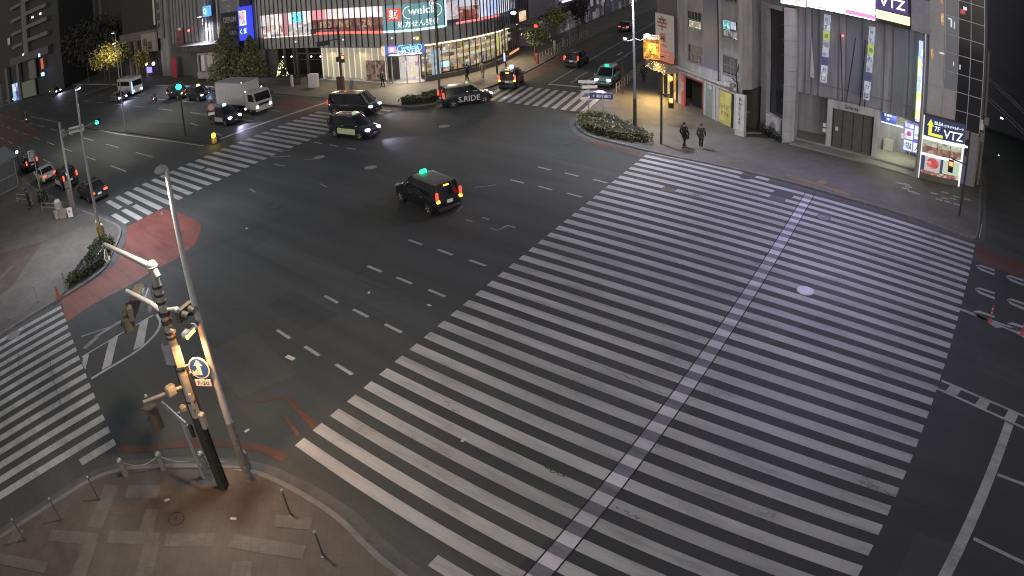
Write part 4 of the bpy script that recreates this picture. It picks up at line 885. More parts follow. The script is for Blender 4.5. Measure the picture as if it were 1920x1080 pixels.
k = MB(); p = G2(2.7, .1); k.box((p[0], p[1], 13.0), (.4, .06, .35), ga); obj('lit_sign', k, glow('red_tower_sign', (0.7, 0.1, 0.12), 0.6), b3)
k = MB(); k.prism([(0.9, 51.3), (1.05, 51.28), (1.65, 60), (1.5, 60)], 0, 4); k.box((1.25, 53.9, 1.7), (.3, .35, 3.1)); obj('side_wall', k, mat('side_wall_cream', (0.22, 0.2, 0.15), 0.7), b3)

# illuminated restaurant kiosk
b4 = thing('restaurant_kiosk', 'brightly lit restaurant showcase with a yellow arrow sign and food posters by the alley', 'kiosk', (-1.9, 49.9, PZ))
KF = Facade([(-3.75, 49.35), (-3.0, 49.42), (-2.0, 49.62), (-1.1, 49.95), (-.25, 50.35)])
def kio(name, d0, d1, z0, z1, m, off=0, th=.12): k = MB(); KF.slab(k, d0, d1, z0, z1, off, th); return obj(name, k, m, b4)
k = MB(); KF.slab(k, 0, KF.L, PZ, 4.75, -.12, .8); obj('body', k, mat('kiosk_body', (0.10, 0.085, 0.08), 0.6), b4)
kio('signboard', .22, KF.L, 3.3, 4.7, glow('kiosk_navy', (0.035, 0.05, 0.16), 0.55), 0.02)
k = MB(); ax = .35
k.add([KF.pt(ax+x, z, .05) for x, z in ((.0, 4.1), (.28, 4.6), (.56, 4.1), (.42, 4.1), (.42, 3.62), (1.35, 3.62), (1.35, 3.4), (.14, 3.4), (.14, 4.1))], [(0, 1, 2), (3, 4, 7, 8), (4, 5, 6, 7)]); obj('arrow', k, glow('yellow_arrow', (0.85, 0.85, 0.1), 1.0), b4)
k = MB(); k.text("BLEA", KF.f(.95, 4.28, .05), h=.24); k.text("7F", KF.f(.98, 3.8, .05), h=.36); k.text("カラオケ&ダーツ", KF.f(1.75, 4.25, .05), w=1.75); k.text("VTZ", KF.f(1.75, 3.45, .05), w=1.75, h=.62); obj('lettering', k, glow('kiosk_white', (0.85, 0.95, 1), 1.35), b4)
kio('light_strip', 0, KF.L+.35, 3.05, 3.27, glow('kiosk_strip', (1, 0.97, 0.95), 1.15), .12, .3)
kio('light_strip', 0, KF.L, 1.88, 2.04, glow('kiosk_strip', (1, 0.97, 0.95), 1.15), .1, .2)
kio('menu_panel', .15, KF.L-.15, 2.62, 3.03, display('menu_text', [(0, (0.15, 0.18, 0.12)), (.4, (0.6, 0.62, 0.45)), (.55, (0.4, 0.42, 0.3)), (1, (0.8, 0.8, 0.62))], 3, 5, 0.8, seed=2), .02)
kio('menu_panel', .15, KF.L-.15, 2.06, 2.6, display('menu_photo', [(0, (0.10, 0.05, 0.05)), (.4, (0.35, 0.16, 0.12)), (.65, (0.55, 0.3, 0.22)), (1, (0.75, 0.55, 0.45))], 2.4, 3, 0.7, seed=4), .02)
k = MB()
for d in (1.35, 2.45): KF.slab(k, d, d+.04, 2.05, 3.04, .04, .05)
obj('menu_divider', k, m_letk, b4)
kio('poster', .45, 1.75, .75, 1.86, glow('kiosk_white_poster', (0.75, 0.75, 0.72), 0.55), .03); kio('poster', .18, .42, .75, 1.86, glow('kiosk_navy_strip', (0.06, 0.07, 0.2), 0.7), .03); kio('poster', 1.8, 1.98, .75, 1.86, glow('kiosk_navy_strip', (0.06, 0.07, 0.2), 0.7), .03)
kio('poster', 2.0, KF.L-.2, .85, 1.86, glow('kiosk_mint_poster', (0.6, 0.72, 0.55), 0.75), .03)
k = MB(); N = 28; k.add([KF.pt(1.1+.52*math.cos(2*PI*j/N), 1.4+.40*math.sin(2*PI*j/N), .05) for j in range(N)], [tuple(range(N))]); obj('fish_emblem', k, display('red_emblem', [(0, (0.55, 0.04, 0.04)), (.6, (0.75, 0.15, 0.13)), (.8, (0.9, 0.75, 0.7)), (1, (1, .9, .85))], 2.5, 4, 0.9, seed=5), b4)
kio('menu_panel', .2, KF.L-.2, .55, .8, display('menu_red', [(0, (0.25, 0.05, 0.05)), (.5, (0.45, 0.15, 0.12)), (.8, (0.7, 0.55, 0.4)), (1, (0.8, 0.7, 0.5))], 4, 5, 0.7), .04)
k = MB(); KF.slab(k, -.05, .12, PZ, 4.75, .08, .2); KF.slab(k, KF.L-.14, KF.L+.02, PZ, 3.05, .08, .2); obj('light_strip', k, glow('kiosk_edge', (0.9, 0.95, 0.85), 0.9), b4)
k = MB(); KF.slab(k, KF.L+.03, KF.L+.1, PZ, 3.05, .02, .5); obj('side_panel', k, glow('violet_side', (0.12, 0.06, 0.6), 0.5), b4)
kio('base', .12, KF.L-.1, PZ, .55, mat('kiosk_base', (0.13, 0.12, 0.11), 0.6), .06, .3)

# ---------------------------------------------------------------- concrete office row with shutters
b5 = thing('office_building', 'plain grey concrete building with shuttered ground floor shops behind two pedestrians', 'building', (-22, 52, 0))
RF = Facade([(-25.95, 54.02), (-18.6, 49.2)]); RL = RF.L           # measured from the left corner
def ra(d0, d1): return RL-d1, RL-d0                                  # distances measured from the right end
m_rc = streaky(mat('weathered_concrete', (0.44, 0.42, 0.44), 0.85, var=0.16, scale=0.6), .38)
k = MB(); k.prism([(-25.95, 54.02), (-18.6, 49.2), (-17.9, 50.3), (-17.9, 66), (-26.2, 66)], 3.3, 20)
o_ = obj('wall', k, m_rc, b5)
k = MB(); k.prism([tuple(RF.pt(0, 0, -1.6).xy), tuple(RF.pt(RL, 0, -1.6).xy), (-17.9, 66), (-26.2, 66)], 0, 3.3); obj('wall', k, m_conc_dk, b5)
def rs(name, d0, d1, z0, z1, m, off=0.0, th=.12):
    a, b = ra(d0, d1); k = MB(); RF.slab(k, a, b, z0, z1, off, th); return obj(name, k, m, b5)
m_tiled = mat('office_glass', (0.2, 0.19, 0.25), 0.3, 0.1, var=0.1, scale=0.4)
rs('glass_bay', 2.5, 4.8, 4.15, 16, m_tiled, .03, .05)
rs('pilaster', 2.33, 2.5, 3.3, 16, m_conc2, .18, .2); rs('pilaster', -.35, -.05, 0.1, 16, m_conc2, .15, .3); rs('pilaster', 7.3, 7.75, 3.3, 16, m_rc, .15, .2)
for z in (4.3, 7.2, 10.1, 13.0):
    for d0, d1, nm in ((.05, 1.95, 'r'), (5.05, 7.05, 'l')):
        rs('window', d0, d1, z, z+1.35, m_glass if not (z > 7 and z < 8) else m_glass, .02, .04)
        a, b = ra(d0, d1); k = MB()
        RF.slab(k, a-.07, a, z-.05, z+1.4, .07, .1); RF.slab(k, b, b+.07, z-.05, z+1.4, .07, .1); RF.slab(k, a-.1, b+.1, z-.12, z-.05, .14, .2); RF.slab(k, a-.07, b+.07, z+1.35, z+1.42, .07, .1)
        for i in range(1, 4): RF.slab(k, a+(b-a)*i/4-.025, a+(b-a)*i/4+.025, z, z+1.35, .05, .05)
        RF.slab(k, a, b, z+.62, z+.67, .05, .05)
        obj('window_frame', k, mat('aluminium_frame', (0.3, 0.3, 0.3), 0.4, 0.5), b5)
for d0, d1, z0, z1, c, e in ((1.1, 1.95, 7.75, 8.5, (0.3, 0.85, 0.9), 1.1), (.3, 1.0, 7.9, 8.5, (0.75, 0.75, 0.95), 0.8), (.15, 1.9, 7.25, 7.7, (0.5, 0.5, 0.52), 0.5), (5.15, 6.9, 7.2, 7.75, (0.95, 0.85, 0.65), 0.75), (5.2, 6.8, 5.0, 5.6, (0.3, 0.3, 0.3), 0.18), (.2, 1.9, 4.4, 5.6, (0.3, 0.32, 0.33), 0.12), (5.2, 6.9, 4.35, 4.9, (0.3, 0.3, 0.3), 0.2)):
    rs('room_light', d0, d1, z0, z1, display('room_%d' % (d0*100+z0*10), [(0, tuple(.25*x for x in c)), (.5, c), (1, tuple(min(1, x*1.2) for x in c))], 3, 3, e, seed=d0), .035, .03)
rs('band', -.1, 8.75, 3.25, 3.45, m_conc2, .3, .45); rs('band', -.1, 8.75, 2.85, 3.25, m_rc, .05, .2)
for d0, d1 in ((-.1, .5), (2.62, 3.0), (3.1, 3.45), (4.45, 4.8), (8.2, 8.75)): rs('pier', d0, d1, PZ, 2.9, m_conc2, .02, .4)
rs('shutter', 1.0, 2.6, PZ, 2.75, display('shutter_paint_glow', [(0, (0.10, 0.09, 0.03)), (.42, (0.14, 0.12, 0.06)), (.5, (0.42, 0.37, 0.1)), (1, (0.5, 0.45, 0.14))], 2.0, 1.0, 0.32, base=(0.4, 0.36, 0.12), seed=6), -.05, .06)  # shutter pattern is set to glow on its own
k = MB(); a, b = ra(1.0, 2.6); k.text("らくだ", RF.f(a+.25, 1.35, -.02), w=1.1); k.text("カフェ", RF.f(a+.3, .85, -.02), w=1.0); obj('lettering', k, m_letk, b5)
rs('door', 3.45, 4.45, PZ, 2.5, mat('pale_teal_door', (0.2, 0.26, 0.25), 0.5), -.05, .06); rs('door', .5, .95, PZ, 2.6, m_dark, -.1, .06)
rs('panel', 3.5, 4.2, 2.45, 2.8, m_conc2, .06, .06)
rs('shop_front', 4.8, 8.0, PZ, 2.85, m_black, -.9, .1)
rs('red_frame', 7.75, 8.2, PZ, 2.9, mat('red_panel', (0.28, 0.06, 0.07), 0.5, emit=(0.6, 0.12, 0.15), es=0.22), .06, .15); rs('red_frame', 4.82, 4.98, PZ, 2.85, mat('red_trim', (0.2, 0.05, 0.05), 0.5), .06, .15); rs('red_frame', 4.98, 7.75, 2.7, 2.85, mat('red_trim', (0.2, 0.05, 0.05), 0.5), .06, .15)
k = MB(); a, b = ra(7.8, 8.15); k.text("酒場", RF.f(a, 1.3, .08), w=.34, h=.9); obj('lettering', k, m_let, b5)
k = MB(); a, b = ra(.3, 1.2)
k.bbox((*RF.pt(RL-.75, 0, .35).xy, 3.62), (.9, .5, .35), .03, -.58); obj('air_conditioner', k, m_conc2, b5)
k = MB(); k.tube([RF.pt(RL-2.4, 3.3, .22), RF.pt(RL-2.4, 10, .22)], .05, 6); k.tube([RF.pt(RL+.3, 2.8, .2), RF.pt(RL+.2, 4.6, .35), RF.pt(RL+.25, 5.4, .1)], .06, 6); k.tube([RF.pt(RL+.35, 3.9, .3), RF.pt(RL-.1, 4.2, .5)], .05, 6); obj('pipe', k, m_dark, b5)
t = thing('stand_sign', 'tall white freestanding sign with vertical black lettering by the pedestrians', 'sign', (-17.95, 48.15, PZ)); 
k = MB(); k.bbox((-17.95, 48.2, PZ+1.55), (.75, .4, 3.1), .03, -.1); obj('panel', k, mat('stand_sign_face', (0.5, 0.49, 0.49), 0.5), t)
k = MB()
for i, ch in enumerate("あかさと上り"): k.text(ch, plane_f((-18.1, 47.975, PZ+2.65-.36*i), (.995, -.1, 0)), h=.26)
obj('lettering', k, m_letk, t)
k = MB(); k.bbox((-17.95, 48.19, PZ+.25), (.8, .46, .5), .03, -.1); obj('base', k, m_conc2, t)
t = thing('planter_pot', 'row of dark potted shrubs at the foot of the stone framed wall', 'planter', (-16.2, 50.0, PZ)); k = MB()
for i in range(6): k.lathe((-17.0+.42*i, 50.3-.32*i, PZ), [(.12, 0), (.19, .3), (.17, .32)], 10)
obj('pot', k, m_dark, t); k = MB()
for i in range(300): j = random.randrange(6); k.leaf((-17.0+.42*j+random.gauss(0, .15), 50.3-.32*j+random.gauss(0, .15), PZ+.35+random.random()*.4), .13)
obj('foliage', k, mat('pot_leaf', (0.03, 0.045, 0.025), 0.8), t)

# ---------------------------------------------------------------- ramen shop building at the corner of the side street
b6 = thing('ramen_shop', 'ramen shop with red and white signboard and a canopy hung with bulbs', 'shop', (-27.3, 55.2, 0))
QF = Facade([(-28.9, 55.85), (-25.95, 54.02)]); QL = QF.L
k = MB(); k.prism([(-28.9, 56.0), (-26.0, 54.2), (-26.2, 70), (-33, 70)], 3.2, 14); obj('wall', k, mat('shop_wall', (0.16, 0.15, 0.155), 0.8), b6)
k = MB(); k.prism([(-29.3, 57.5), (-26.4, 55.8), (-26.4, 70), (-33, 70)], 0, 3.2); obj('wall', k, m_conc_dk, b6)
def qs(name, d0, d1, z0, z1, m, off=0.0, th=.12): k = MB(); QF.slab(k, d0, d1, z0, z1, off, th); return obj(name, k, m, b6)
qs('signboard', .75, 3.3, 3.95, 7.8, mat('white_sign_dim', (0.42, 0.37, 0.36), 0.5, emit=(0.8, 0.72, 0.7), es=0.1), .55, .3)
qs('signboard', .75, 3.3, 3.55, 4.6, mat('red_sign_dim', (0.45, 0.14, 0.1), 0.5, emit=(0.9, 0.3, 0.2), es=0.25), .6, .3)
k = MB(); k.text("辛", QF.f(1.1, 6.3, .58), w=1.6, h=1.3); k.text("麺", QF.f(1.5, 5.3, .58), w=.9, h=.8); k.text("らーめん", QF.f(1.2, 4.85, .58), w=1.5); obj('lettering', k, mat('dark_red_letters', (0.3, 0.05, 0.05), 0.5, var=0), b6)
k = MB(); k.text("ロマモ", QF.f(1.0, 3.7, .63), w=2.1, h=.65); obj('lettering', k, m_let, b6)
qs('canopy', .1, 3.5, 2.75, 3.45, mat('canopy_cloth', (0.24, 0.2, 0.15), 0.8, var=0.3, scale=4), 1.2, 1.2)
k = MB()
for i in range(60): c = QF.pt(random.uniform(.1, 3.4), random.uniform(2.6, 3.5), 1.25); k.ball(c, .035, 6)
o_ = obj('light_bulb', k, glow('string_bulb', (1.0, 0.78, 0.4), 1.6), b6); o_['kind'] = 'stuff'
qs('shop_front', .3, 3.1, PZ, 2.7, display('ramen_window', [(0, (0.25, 0.10, 0.03)), (.4, (0.8, 0.4, 0.12)), (.7, (1, 0.7, 0.3)), (1, (1, 0.85, 0.5))], 1.6, 1.2, 0.9, seed=3), -.4, .1)
k = MB()
for d in (.25, 1.2, 2.2, 3.2, 3.45): QF.slab(k, d-.09, d+.09, PZ, 2.8, .02, .3)
obj('shop_frame', k, m_dark, b6)
k = MB(); k.lathe((*QF.pt(2.75, 0, .35).xy, 1.9), [(.04, 0), (.17, .08), (.2, .24), (.17, .42), (.04, .5)], 14); obj('lantern', k, glow('orange_lantern', (1.0, 0.5, 0.08), 4), b6)
lamp('canopy_lamp', 'SPOT', (*QF.pt(1.8, 0, 1.3).xy, 2.65), 1300, (1.0, 0.66, 0.26), b6, size=.35, spot=R(155), blend=.7, aim=(*QF.pt(1.8, 0, 2.6).xy, 0))
t = thing('ramen_sign', 'glowing orange bulb-framed RAMEN sign hanging over the pavement', 'illuminated sign', (-28.3, 53.8, 3.8))
k = MB(); k.bbox((-28.25, 53.75, 4.75), (1.4, .35, 2.0), .05, .2); obj('panel', k, display('orange_mesh', [(0, (0.16, 0.05, 0.005)), (.45, (0.7, 0.24, 0.015)), (.75, (1, 0.42, 0.04)), (1, (1, 0.6, 0.12))], 5, 4, 1.0, seed=4), t)
sx_ = Vector((math.cos(.2), math.sin(.2), 0)); fo = Vector((-28.25, 53.75, 0))-sx_*.7+Vector((.2, -.98, 0)).normalized()*.2
k = MB(); k.text("RAMEN", plane_f((fo.x, fo.y, 5.5), sx_), w=1.35, h=.24); k.text("KARAMEN", plane_f((fo.x, fo.y, 5.82), sx_), w=1.35, h=.12); obj('lettering', k, glow('sign_lettering_white', (1, 0.95, 1), 1.3), t)
k = MB(); k.text("麺", plane_f((fo.x+.3, fo.y+.06, 4.2), sx_), w=.8, h=1.0); obj('lettering', k, glow('yellow_character', (1, 0.75, 0.12), 1.6), t)
k = MB()
for i in range(16):
    for zz in (3.76, 5.75): p = fo+sx_*(1.4*i/15); k.ball((p.x, p.y, zz), .03, 6)
for i in range(20):
    for uu in (0, 1.4): p = fo+sx_*uu; k.ball((p.x, p.y, 3.76+2.0*i/19), .03, 6)
o_ = obj('light_bulb', k, glow('sign_bulb', (1, 0.5, 0.12), 1.3), t)
k = MB(); k.tube([(-27.6, 53.95, 5.6), (-26.9, 54.9, 5.6)], .05, 6); k.tube([(-27.6, 53.95, 4.0), (-26.9, 54.9, 4.0)], .05, 6); obj('bracket', k, m_dark, t)
lamp('sign_lamp', 'SPOT', (-28.2, 53.6, 3.65), 900, (1.0, 0.62, 0.22), t, size=.5, spot=R(150), blend=.8, aim=(-27.6, 51.6, 0))

# ---------------------------------------------------------------- side street beyond
SD = Vector((-.314, .949))
def street_block(name, label, x, y, L, dep, h, m, side, rows, lits, wcol=None, cat='building'):
    """a street-side block: wall, ground-floor front, rows of windows; side=+1 when it faces the street from the left"""
    t = thing(name, label, cat, (x, y, 0)); ang = math.atan2(SD.y, SD.x)
    p0 = Vector((x, y)); p1 = p0+SD*L; nrm = Vector((SD.y, -SD.x))*side       # towards the street
    FF = Facade([tuple(p0), tuple(p1)] if side > 0 else [tuple(p1), tuple(p0)])
    k = MB(); q0, q1 = p0-nrm*dep, p1-nrm*dep; k.prism([tuple(p0), tuple(p1), tuple(q1), tuple(q0)], 0, h); obj('wall', k, m, t)
    n = max(2, int(L/2.6))
    for r_ in range(rows):
        for i in range(n):
            a = (i+.18)*L/n; b = (i+.82)*L/n; z = 4.2+3.1*r_
            if z+1.6 > h: continue
            k = MB(); FF.slab(k, a, b, z, z+1.6, .04, .1); obj('window', k, (wcol or m_glass) if random.random() > lits else glow('far_room_%d' % random.randrange(3), random.choice([(0.9, 0.85, 0.7), (0.7, 0.75, 0.95), (0.95, 0.8, 0.55)]), random.uniform(.25, .6)), t)
    k = MB(); FF.slab(k, .4, L-.4, .3, 3.2, .05, .1); obj('shop_front', k, display('front_%d' % abs(int(x*7+y)), [(0, (0.03, 0.03, 0.05)), (.5, (0.10, 0.09, 0.13)), (.8, (0.22, 0.19, 0.22)), (1, (0.5, 0.48, 0.5))], 0.5, 0.45, 0.35, seed=x), t)
    k = MB(); FF.slab(k, 0, L, 3.3, 3.8, .5, .6); obj('awning', k, m_dark, t)
    return t, FF
m_violet = mat('violet_grey_wall', (0.26, 0.25, 0.32), 0.7, var=0.1)
t, FF = street_block('street_building', 'plain violet grey block beyond the glass corner shop on the side street', -54.3, 71.5, 9.5, 14, 17, m_violet, 1, 0, 0)
t, FF = street_block('street_building', 'building with a white light strip along its ledge on the left of the side street', -57.6, 82, 12, 14, 13, m_violet, 1, 1, .1)
k = MB(); FF.slab(k, .3, 11.5, 4.9, 5.15, .7, .2); obj('light_strip', k, glow('lilac_strip', (0.9, 0.85, 1), 1.3), t); k = MB(); FF.slab(k, .2, 11.8, 3.9, 4.9, .5, .3); obj('fascia', k, mat('plum_fascia', (0.14, 0.08, 0.12), 0.6), t)
for i, (lab, h, li) in enumerate([('dark narrow shop building third along the left of the side street', 14, .25), ('grey shop building with pale vertical signs farther along the left of the side street', 16, .3), ('far shop building near the top edge on the left of the side street', 18, .35), ('farthest visible shop building at the top of the side street', 18, .3)]):
    t, FF = street_block('street_building', lab, -61.6-5.0*i, 94.5+15.0*i, 14.2, 14, h, [m_conc_dk, m_violet, m_conc, m_violet][i], 1, 3, li)
    for j in range(3):
        k = MB(); FF.slab(k, 2+4*j, 2.9+4*j, 3.0, 6.6, .9, .25); obj('vertical_sign', k, display('vsign_%d' % (i*3+j), [(0, (0.3, 0.32, 0.4)), (.5, (0.6, 0.62, 0.7)), (.8, (0.6, 0.2, 0.25)), (1, (0.8, 0.85, 0.95))], 2, 1.2, random.uniform(.25, .6), seed=j+i), t)
t, FF = street_block('street_building', 'brown block with a small lit window right of the side street', -31.0, 66.5, 11, 14, 13, mat('brown_wall', (0.13, 0.11, 0.11), 0.8), -1, 2, .2)
k = MB(); FF.slab(k, 3, 4, 3.3, 6.5, .7, .3); obj('vertical_sign', k, glow('pink_vsign', (0.6, 0.25, 0.3), .4), t)
t, FF = street_block('street_building', 'grey block with pale railings at its foot on the right of the side street', -35.2, 79, 14, 14, 14, m_conc, -1, 3, .2)
t, FF = street_block('street_building', 'far grey block at the upper end on the right of the side street', -40.2, 95, 18, 14, 15, m_conc_dk, -1, 3, .3)

# ---------------------------------------------------------------- north side of the avenue, west of the glass shop
def front(name, label, x0, x1, y, h, m, dep=14, cat='building'):
    t = thing(name, label, cat, ((x0+x1)/2, y, 0)); k = MB(); k.prism([(x0, y), (x1, y), (x1, y+dep), (x0, y+dep)], 0, h); obj('wall', k, m, t); return t
def pb(t, name, x0, x1, z0, z1, m, y, th=.15):
    k = MB(); k.box(((x0+x1)/2, y+th/2, (z0+z1)/2), (x1-x0, th, z1-z0)); return obj(name, k, m, t)
t = front('banner_building', 'dark shop building with white banner signs and a tall blue neon sign', -89.0, -77.7, 46.9, 18, m_conc_dk); Y = 46.75
pb(t, 'banner', -87.6, -82.2, 9.5, 13.0, mat('grey_banner', (0.2, 0.2, 0.22), 0.6), Y); pb(t, 'banner', -87.4, -82.2, 7.4, 9.4, mat('black_banner', (0.03, 0.03, 0.035), 0.6), Y); pb(t, 'banner', -87.6, -82.4, 5.9, 7.1, mat('black_banner2', (0.02, 0.02, 0.025), 0.6), Y)
k = MB(); k.text("LESAG", plane_f((-86.8, Y-.05, 11.2), (1, 0, 0)), w=3.8, h=.9); k.text("DENIM", plane_f((-86.6, Y-.05, 8.0), (1, 0, 0)), w=3.6, h=.8); k.text("Berwick", plane_f((-87.0, Y-.05, 6.2), (1, 0, 0)), w=4.2, h=.7); obj('lettering', k, mat('grey_lettering', (0.45, 0.45, 0.47), 0.6, var=0), t)
k = MB(); N = 24
for j in range(N):
    A = [(-84.9+r*math.cos(2*PI*(j+o)/N), 10.0+r*math.sin(2*PI*(j+o)/N)) for r, o in ((.4, 0), (.4, 1), (.55, 1), (.55, 0))]; k.quad(*[(x, Y-.05, z) for x, z in A])
obj('round_emblem', k, mat('grey_lettering', (0.45, 0.45, 0.47), 0.6, var=0), t)
for x in (-92.2, -88.4, -82.0): pb(t, 'pilaster', x, x+.25, 4.2, 14, m_conc2, Y-.2)
k = MB(); k.box((-79.7, 46.3, 7.7), (2.5, .8, 4.6)); obj('neon_sign', k, glow('blue_neon_panel', (0.05, 0.07, 0.75), 1.1), t)
k = MB(); k.box((-79.7, 45.87, 8.5), (1.7, .1, 2.0)); obj('neon_frame', k, glow('white_violet_frame', (0.8, 0.75, 1), 2.0), t)
k = MB(); k.box((-79.7, 45.8, 8.5), (1.4, .1, 1.75)); obj('neon_picture', k, display('neon_picture', [(0, (0.15, 0.1, 0.3)), (.5, (0.85, 0.8, 0.85)), (.75, (0.8, 0.3, 0.4)), (1, (1, 1, 1))], 2.5, 2, 1.0, seed=2), t)
k = MB(); k.text("くま", plane_f((-80.6, 45.85, 6.2), (1, 0, .1)), w=1.8, h=.8); obj('lettering', k, glow('ice_letters', (0.5, 0.85, 1), 2.2), t)
pb(t, 'sign_top', -80.9, -78.5, 10.1, 12.5, mat('blue_dark_top', (0.04, 0.04, 0.12), 0.5), 46.4)
t = front('arcade_shop', 'low shop with a curved arcade roof and glass box front', -97, -82.5, 46.0, 4.4, m_conc_dk, 3); 
k = MB(); k.prism([(-97.5, 43.6), (-81, 43.9), (-80.6, 45.5), (-81.5, 46.6), (-97.5, 46.4)], 4.6, 5.6); obj('arcade_roof', k, mat('arcade_roof', (0.07, 0.065, 0.065), 0.6), t)
k = MB(); k.text("SILVER", plane_f((-95, 43.58, 4.8), (1, .018, 0)), w=6, h=.55); obj('lettering', k, mat('dim_lettering', (0.16, 0.16, 0.16), .6, var=0), t)
pb(t, 'shop_window', -93.5, -85.5, 1.2, 3.6, display('dim_shop', [(0, (0.03, 0.03, 0.04)), (.5, (0.16, 0.15, 0.15)), (.8, (0.4, 0.3, 0.28)), (1, (0.6, 0.58, 0.55))], .6, .6, 0.5, seed=1), 45.8)
k = MB()
for x in (-94, -91.5, -89, -85.2): k.box((x, 45.7, 2.1), (.25, .25, 3.8))
k.box((-89.5, 45.7, 3.85), (9, .3, .3)); obj('shop_frame', k, m_conc2, t)
pb(t, 'counter', -92.5, -84.0, .4, 1.3, m_conc2, 44.6, .6)
t = front('striped_building', 'office building with pale vertical stripes and a plain grey end wall', -107.5, -91.0, 47.2, 24, mat('striped_wall', (0.10, 0.10, 0.105), 0.7)); Y = 47.0
for i in range(8): pb(t, 'stripe', -106.2+1.32*i, -105.45+1.32*i, 5.6, 24, mat('stripe_pale', (0.24, 0.24, 0.25), 0.6), Y)
pb(t, 'end_wall', -95.4, -91.6, 5.5, 24, mat('grey_end_wall', (0.22, 0.22, 0.235), 0.7), Y)
pb(t, 'red_sign', -103.4, -100.8, 5.5, 8.2, display('red_black_sign', [(0, (0.05, 0.02, 0.02)), (.5, (0.22, 0.05, 0.05)), (.8, (0.3, 0.1, 0.1)), (1, (0.6, 0.6, 0.6))], .9, .9, .5, seed=3), 46.5); k = MB(); k.ball((-97.8, 46.3, 7.6), .2, 8); obj('red_beacon', k, glow('red_beacon', (1, 0.1, 0.1), 5), t)
pb(t, 'red_banner', -104.3, -102.6, .2, 3.6, mat('red_banner', (0.25, 0.03, 0.04), 0.6, emit=(0.5, 0.05, 0.06), es=.15), 45.6)
k = MB(); k.box((-90.9, 46.3, 10.2), (1.6, .6, 1.6)); obj('blue_sign', k, glow('cyan_round_sign', (0.15, 0.45, 1), 1.1), t)
k = MB(); k.text("Q", plane_f((-91.5, 45.95, 9.7), (1, 0, 0)), w=1.1, h=1.0); obj('lettering', k, glow('ice_letters', (0.5, 0.85, 1), 2.2), t)
t = front('narrow_building', 'narrow building with a tall vertical sign column between striped and brown buildings', -111.5, -107.6, 46.8, 22, m_conc); Y = 46.6
pb(t, 'vertical_sign', -110.6, -108.6, 7.0, 16, mat('pale_vsign', (0.22, 0.22, 0.23), .6), Y-.4, .4)
k = MB()
for i, ch in enumerate("ビ居酒屋"): k.text(ch, plane_f((-110.4, Y-.45, 14.0-1.9*i), (1, 0, 0)), h=1.3)
obj('lettering', k, m_letk, t)
t = front('brown_building', 'dark brown building with a pale canopy band and big black lettering', -131.5, -111.7, 46.8, 26, mat('brown_black_wall', (0.035, 0.03, 0.026), 0.8)); Y = 46.6
pb(t, 'canopy_band', -131, -111, 7.2, 8.8, mat('grey_canopy', (0.13, 0.12, 0.12), .7), Y-.8, 1); pb(t, 'signboard', -117.8, -110.5, 4.9, 8.3, mat('pale_signboard', (0.30, 0.27, 0.24), .7), Y-1.0, .4)
k = MB(); k.text("Wen", plane_f((-117.0, Y-1.05, 5.4), (1, 0, 0)), w=4.6, h=2.0); obj('lettering', k, m_letk, t)
for x in (-127, -123.5, -118): pb(t, 'column', x, x+1.1, .1, 7.2, mat('tan_column', (0.19, 0.165, 0.13), .7), Y-.5, .6)
pb(t, 'lit_window', -113.2, -112.7, 9.5, 16, glow('tan_window', (0.5, 0.42, 0.3), .4), Y)
k = MB(); k.box((-115.6, 45.9, 1.5), (2, .3, 1)); obj('blue_sign', k, glow('violet_sign', (0.3, 0.25, 1), 1.5), t)
k = MB(); k.ball((-115.8, 45.5, 2.7), .3, 8); k.ball((-112.3, 45.5, 2.7), .35, 8); obj('lantern', k, glow('tan_lantern', (1, 0.8, 0.5), 2.5), t)
t = front('dark_building', 'unlit dark block with faint pale signs behind the yellow street tree', -168, -132, 50, 30, mat('near_black_wall', (0.028, 0.028, 0.03), .8)); Y = 49.8
for x, z0, z1 in ((-163, 12, 21), (-157, 11, 20.5)): pb(t, 'vertical_sign', x, x+2.4, z0, z1, mat('faint_sign', (0.07, 0.075, 0.075), .7), Y)
# the balcony tower far left
t = thing('balcony_building', 'tall dark building with pale horizontal balcony slabs at the top left', 'building', (-175, 36, 0))
BF = Facade([(-190, 26.0), (-158, 38.8)])
k = MB(); k.prism([(-190, 26.3), (-158, 39.1), (-163, 52), (-196, 40)], 0, 40); obj('wall', k, mat('night_wall', (0.03, 0.032, 0.034), .7), t)
def bl(name, d0, d1, z0, z1, m, off=.3, th=.6): k = MB(); BF.slab(k, d0, d1, z0, z1, off, th); return obj(name, k, m, t)
m_bal = mat('balcony_pale', (0.12, 0.122, 0.122), .7)
for z in (14.2, 17.7, 21.2, 24.7, 28.2): bl('balcony', 19.5, 31, z, z+.95, m_bal, 1.2, 1.4); bl('balcony', 11.5, 17.5, z-.2, z+.6, m_bal, 1.0, 1.2)
bl('pilaster', 17.5, 20, 10, 38, m_bal, .8, .9); bl('ledge', 10, 31, 9.6, 11.6, mat('ledge_dim', (0.08, 0.08, 0.08), .7), 1.4, 1.5); bl('signboard', 20, 23.5, 4.6, 9.3, mat('pale_grey_sign', (0.14, 0.135, 0.13), .7), 1.2, .5)
for d in (6, 13): bl('pier', d, d+1.4, 0, 9.6, mat('pier_grey', (0.11, 0.11, 0.105), .7), 1.2, 1)
bl('shop_front', 14.8, 22, .3, 4.4, mat('shutter_olive', (0.13, 0.14, 0.11), .7, emit=(.5, .55, .4), es=.05), .9, .3); bl('shop_front', 9.0, 13, .3, 4.8, display('blue_shop', [(0, (0.05, 0.06, 0.25)), (.4, (0.2, 0.3, 0.9)), (.7, (0.5, 0.8, 0.7)), (1, (0.8, 0.9, 1))], 1.0, 1.0, .9, seed=5), .9, .3)
k = MB()
for d, z in ((24.3, 20), (28.3, 20), (18, 11.5)): k.box(BF.pt(d, z, 1.3), (.5, .5, .5))
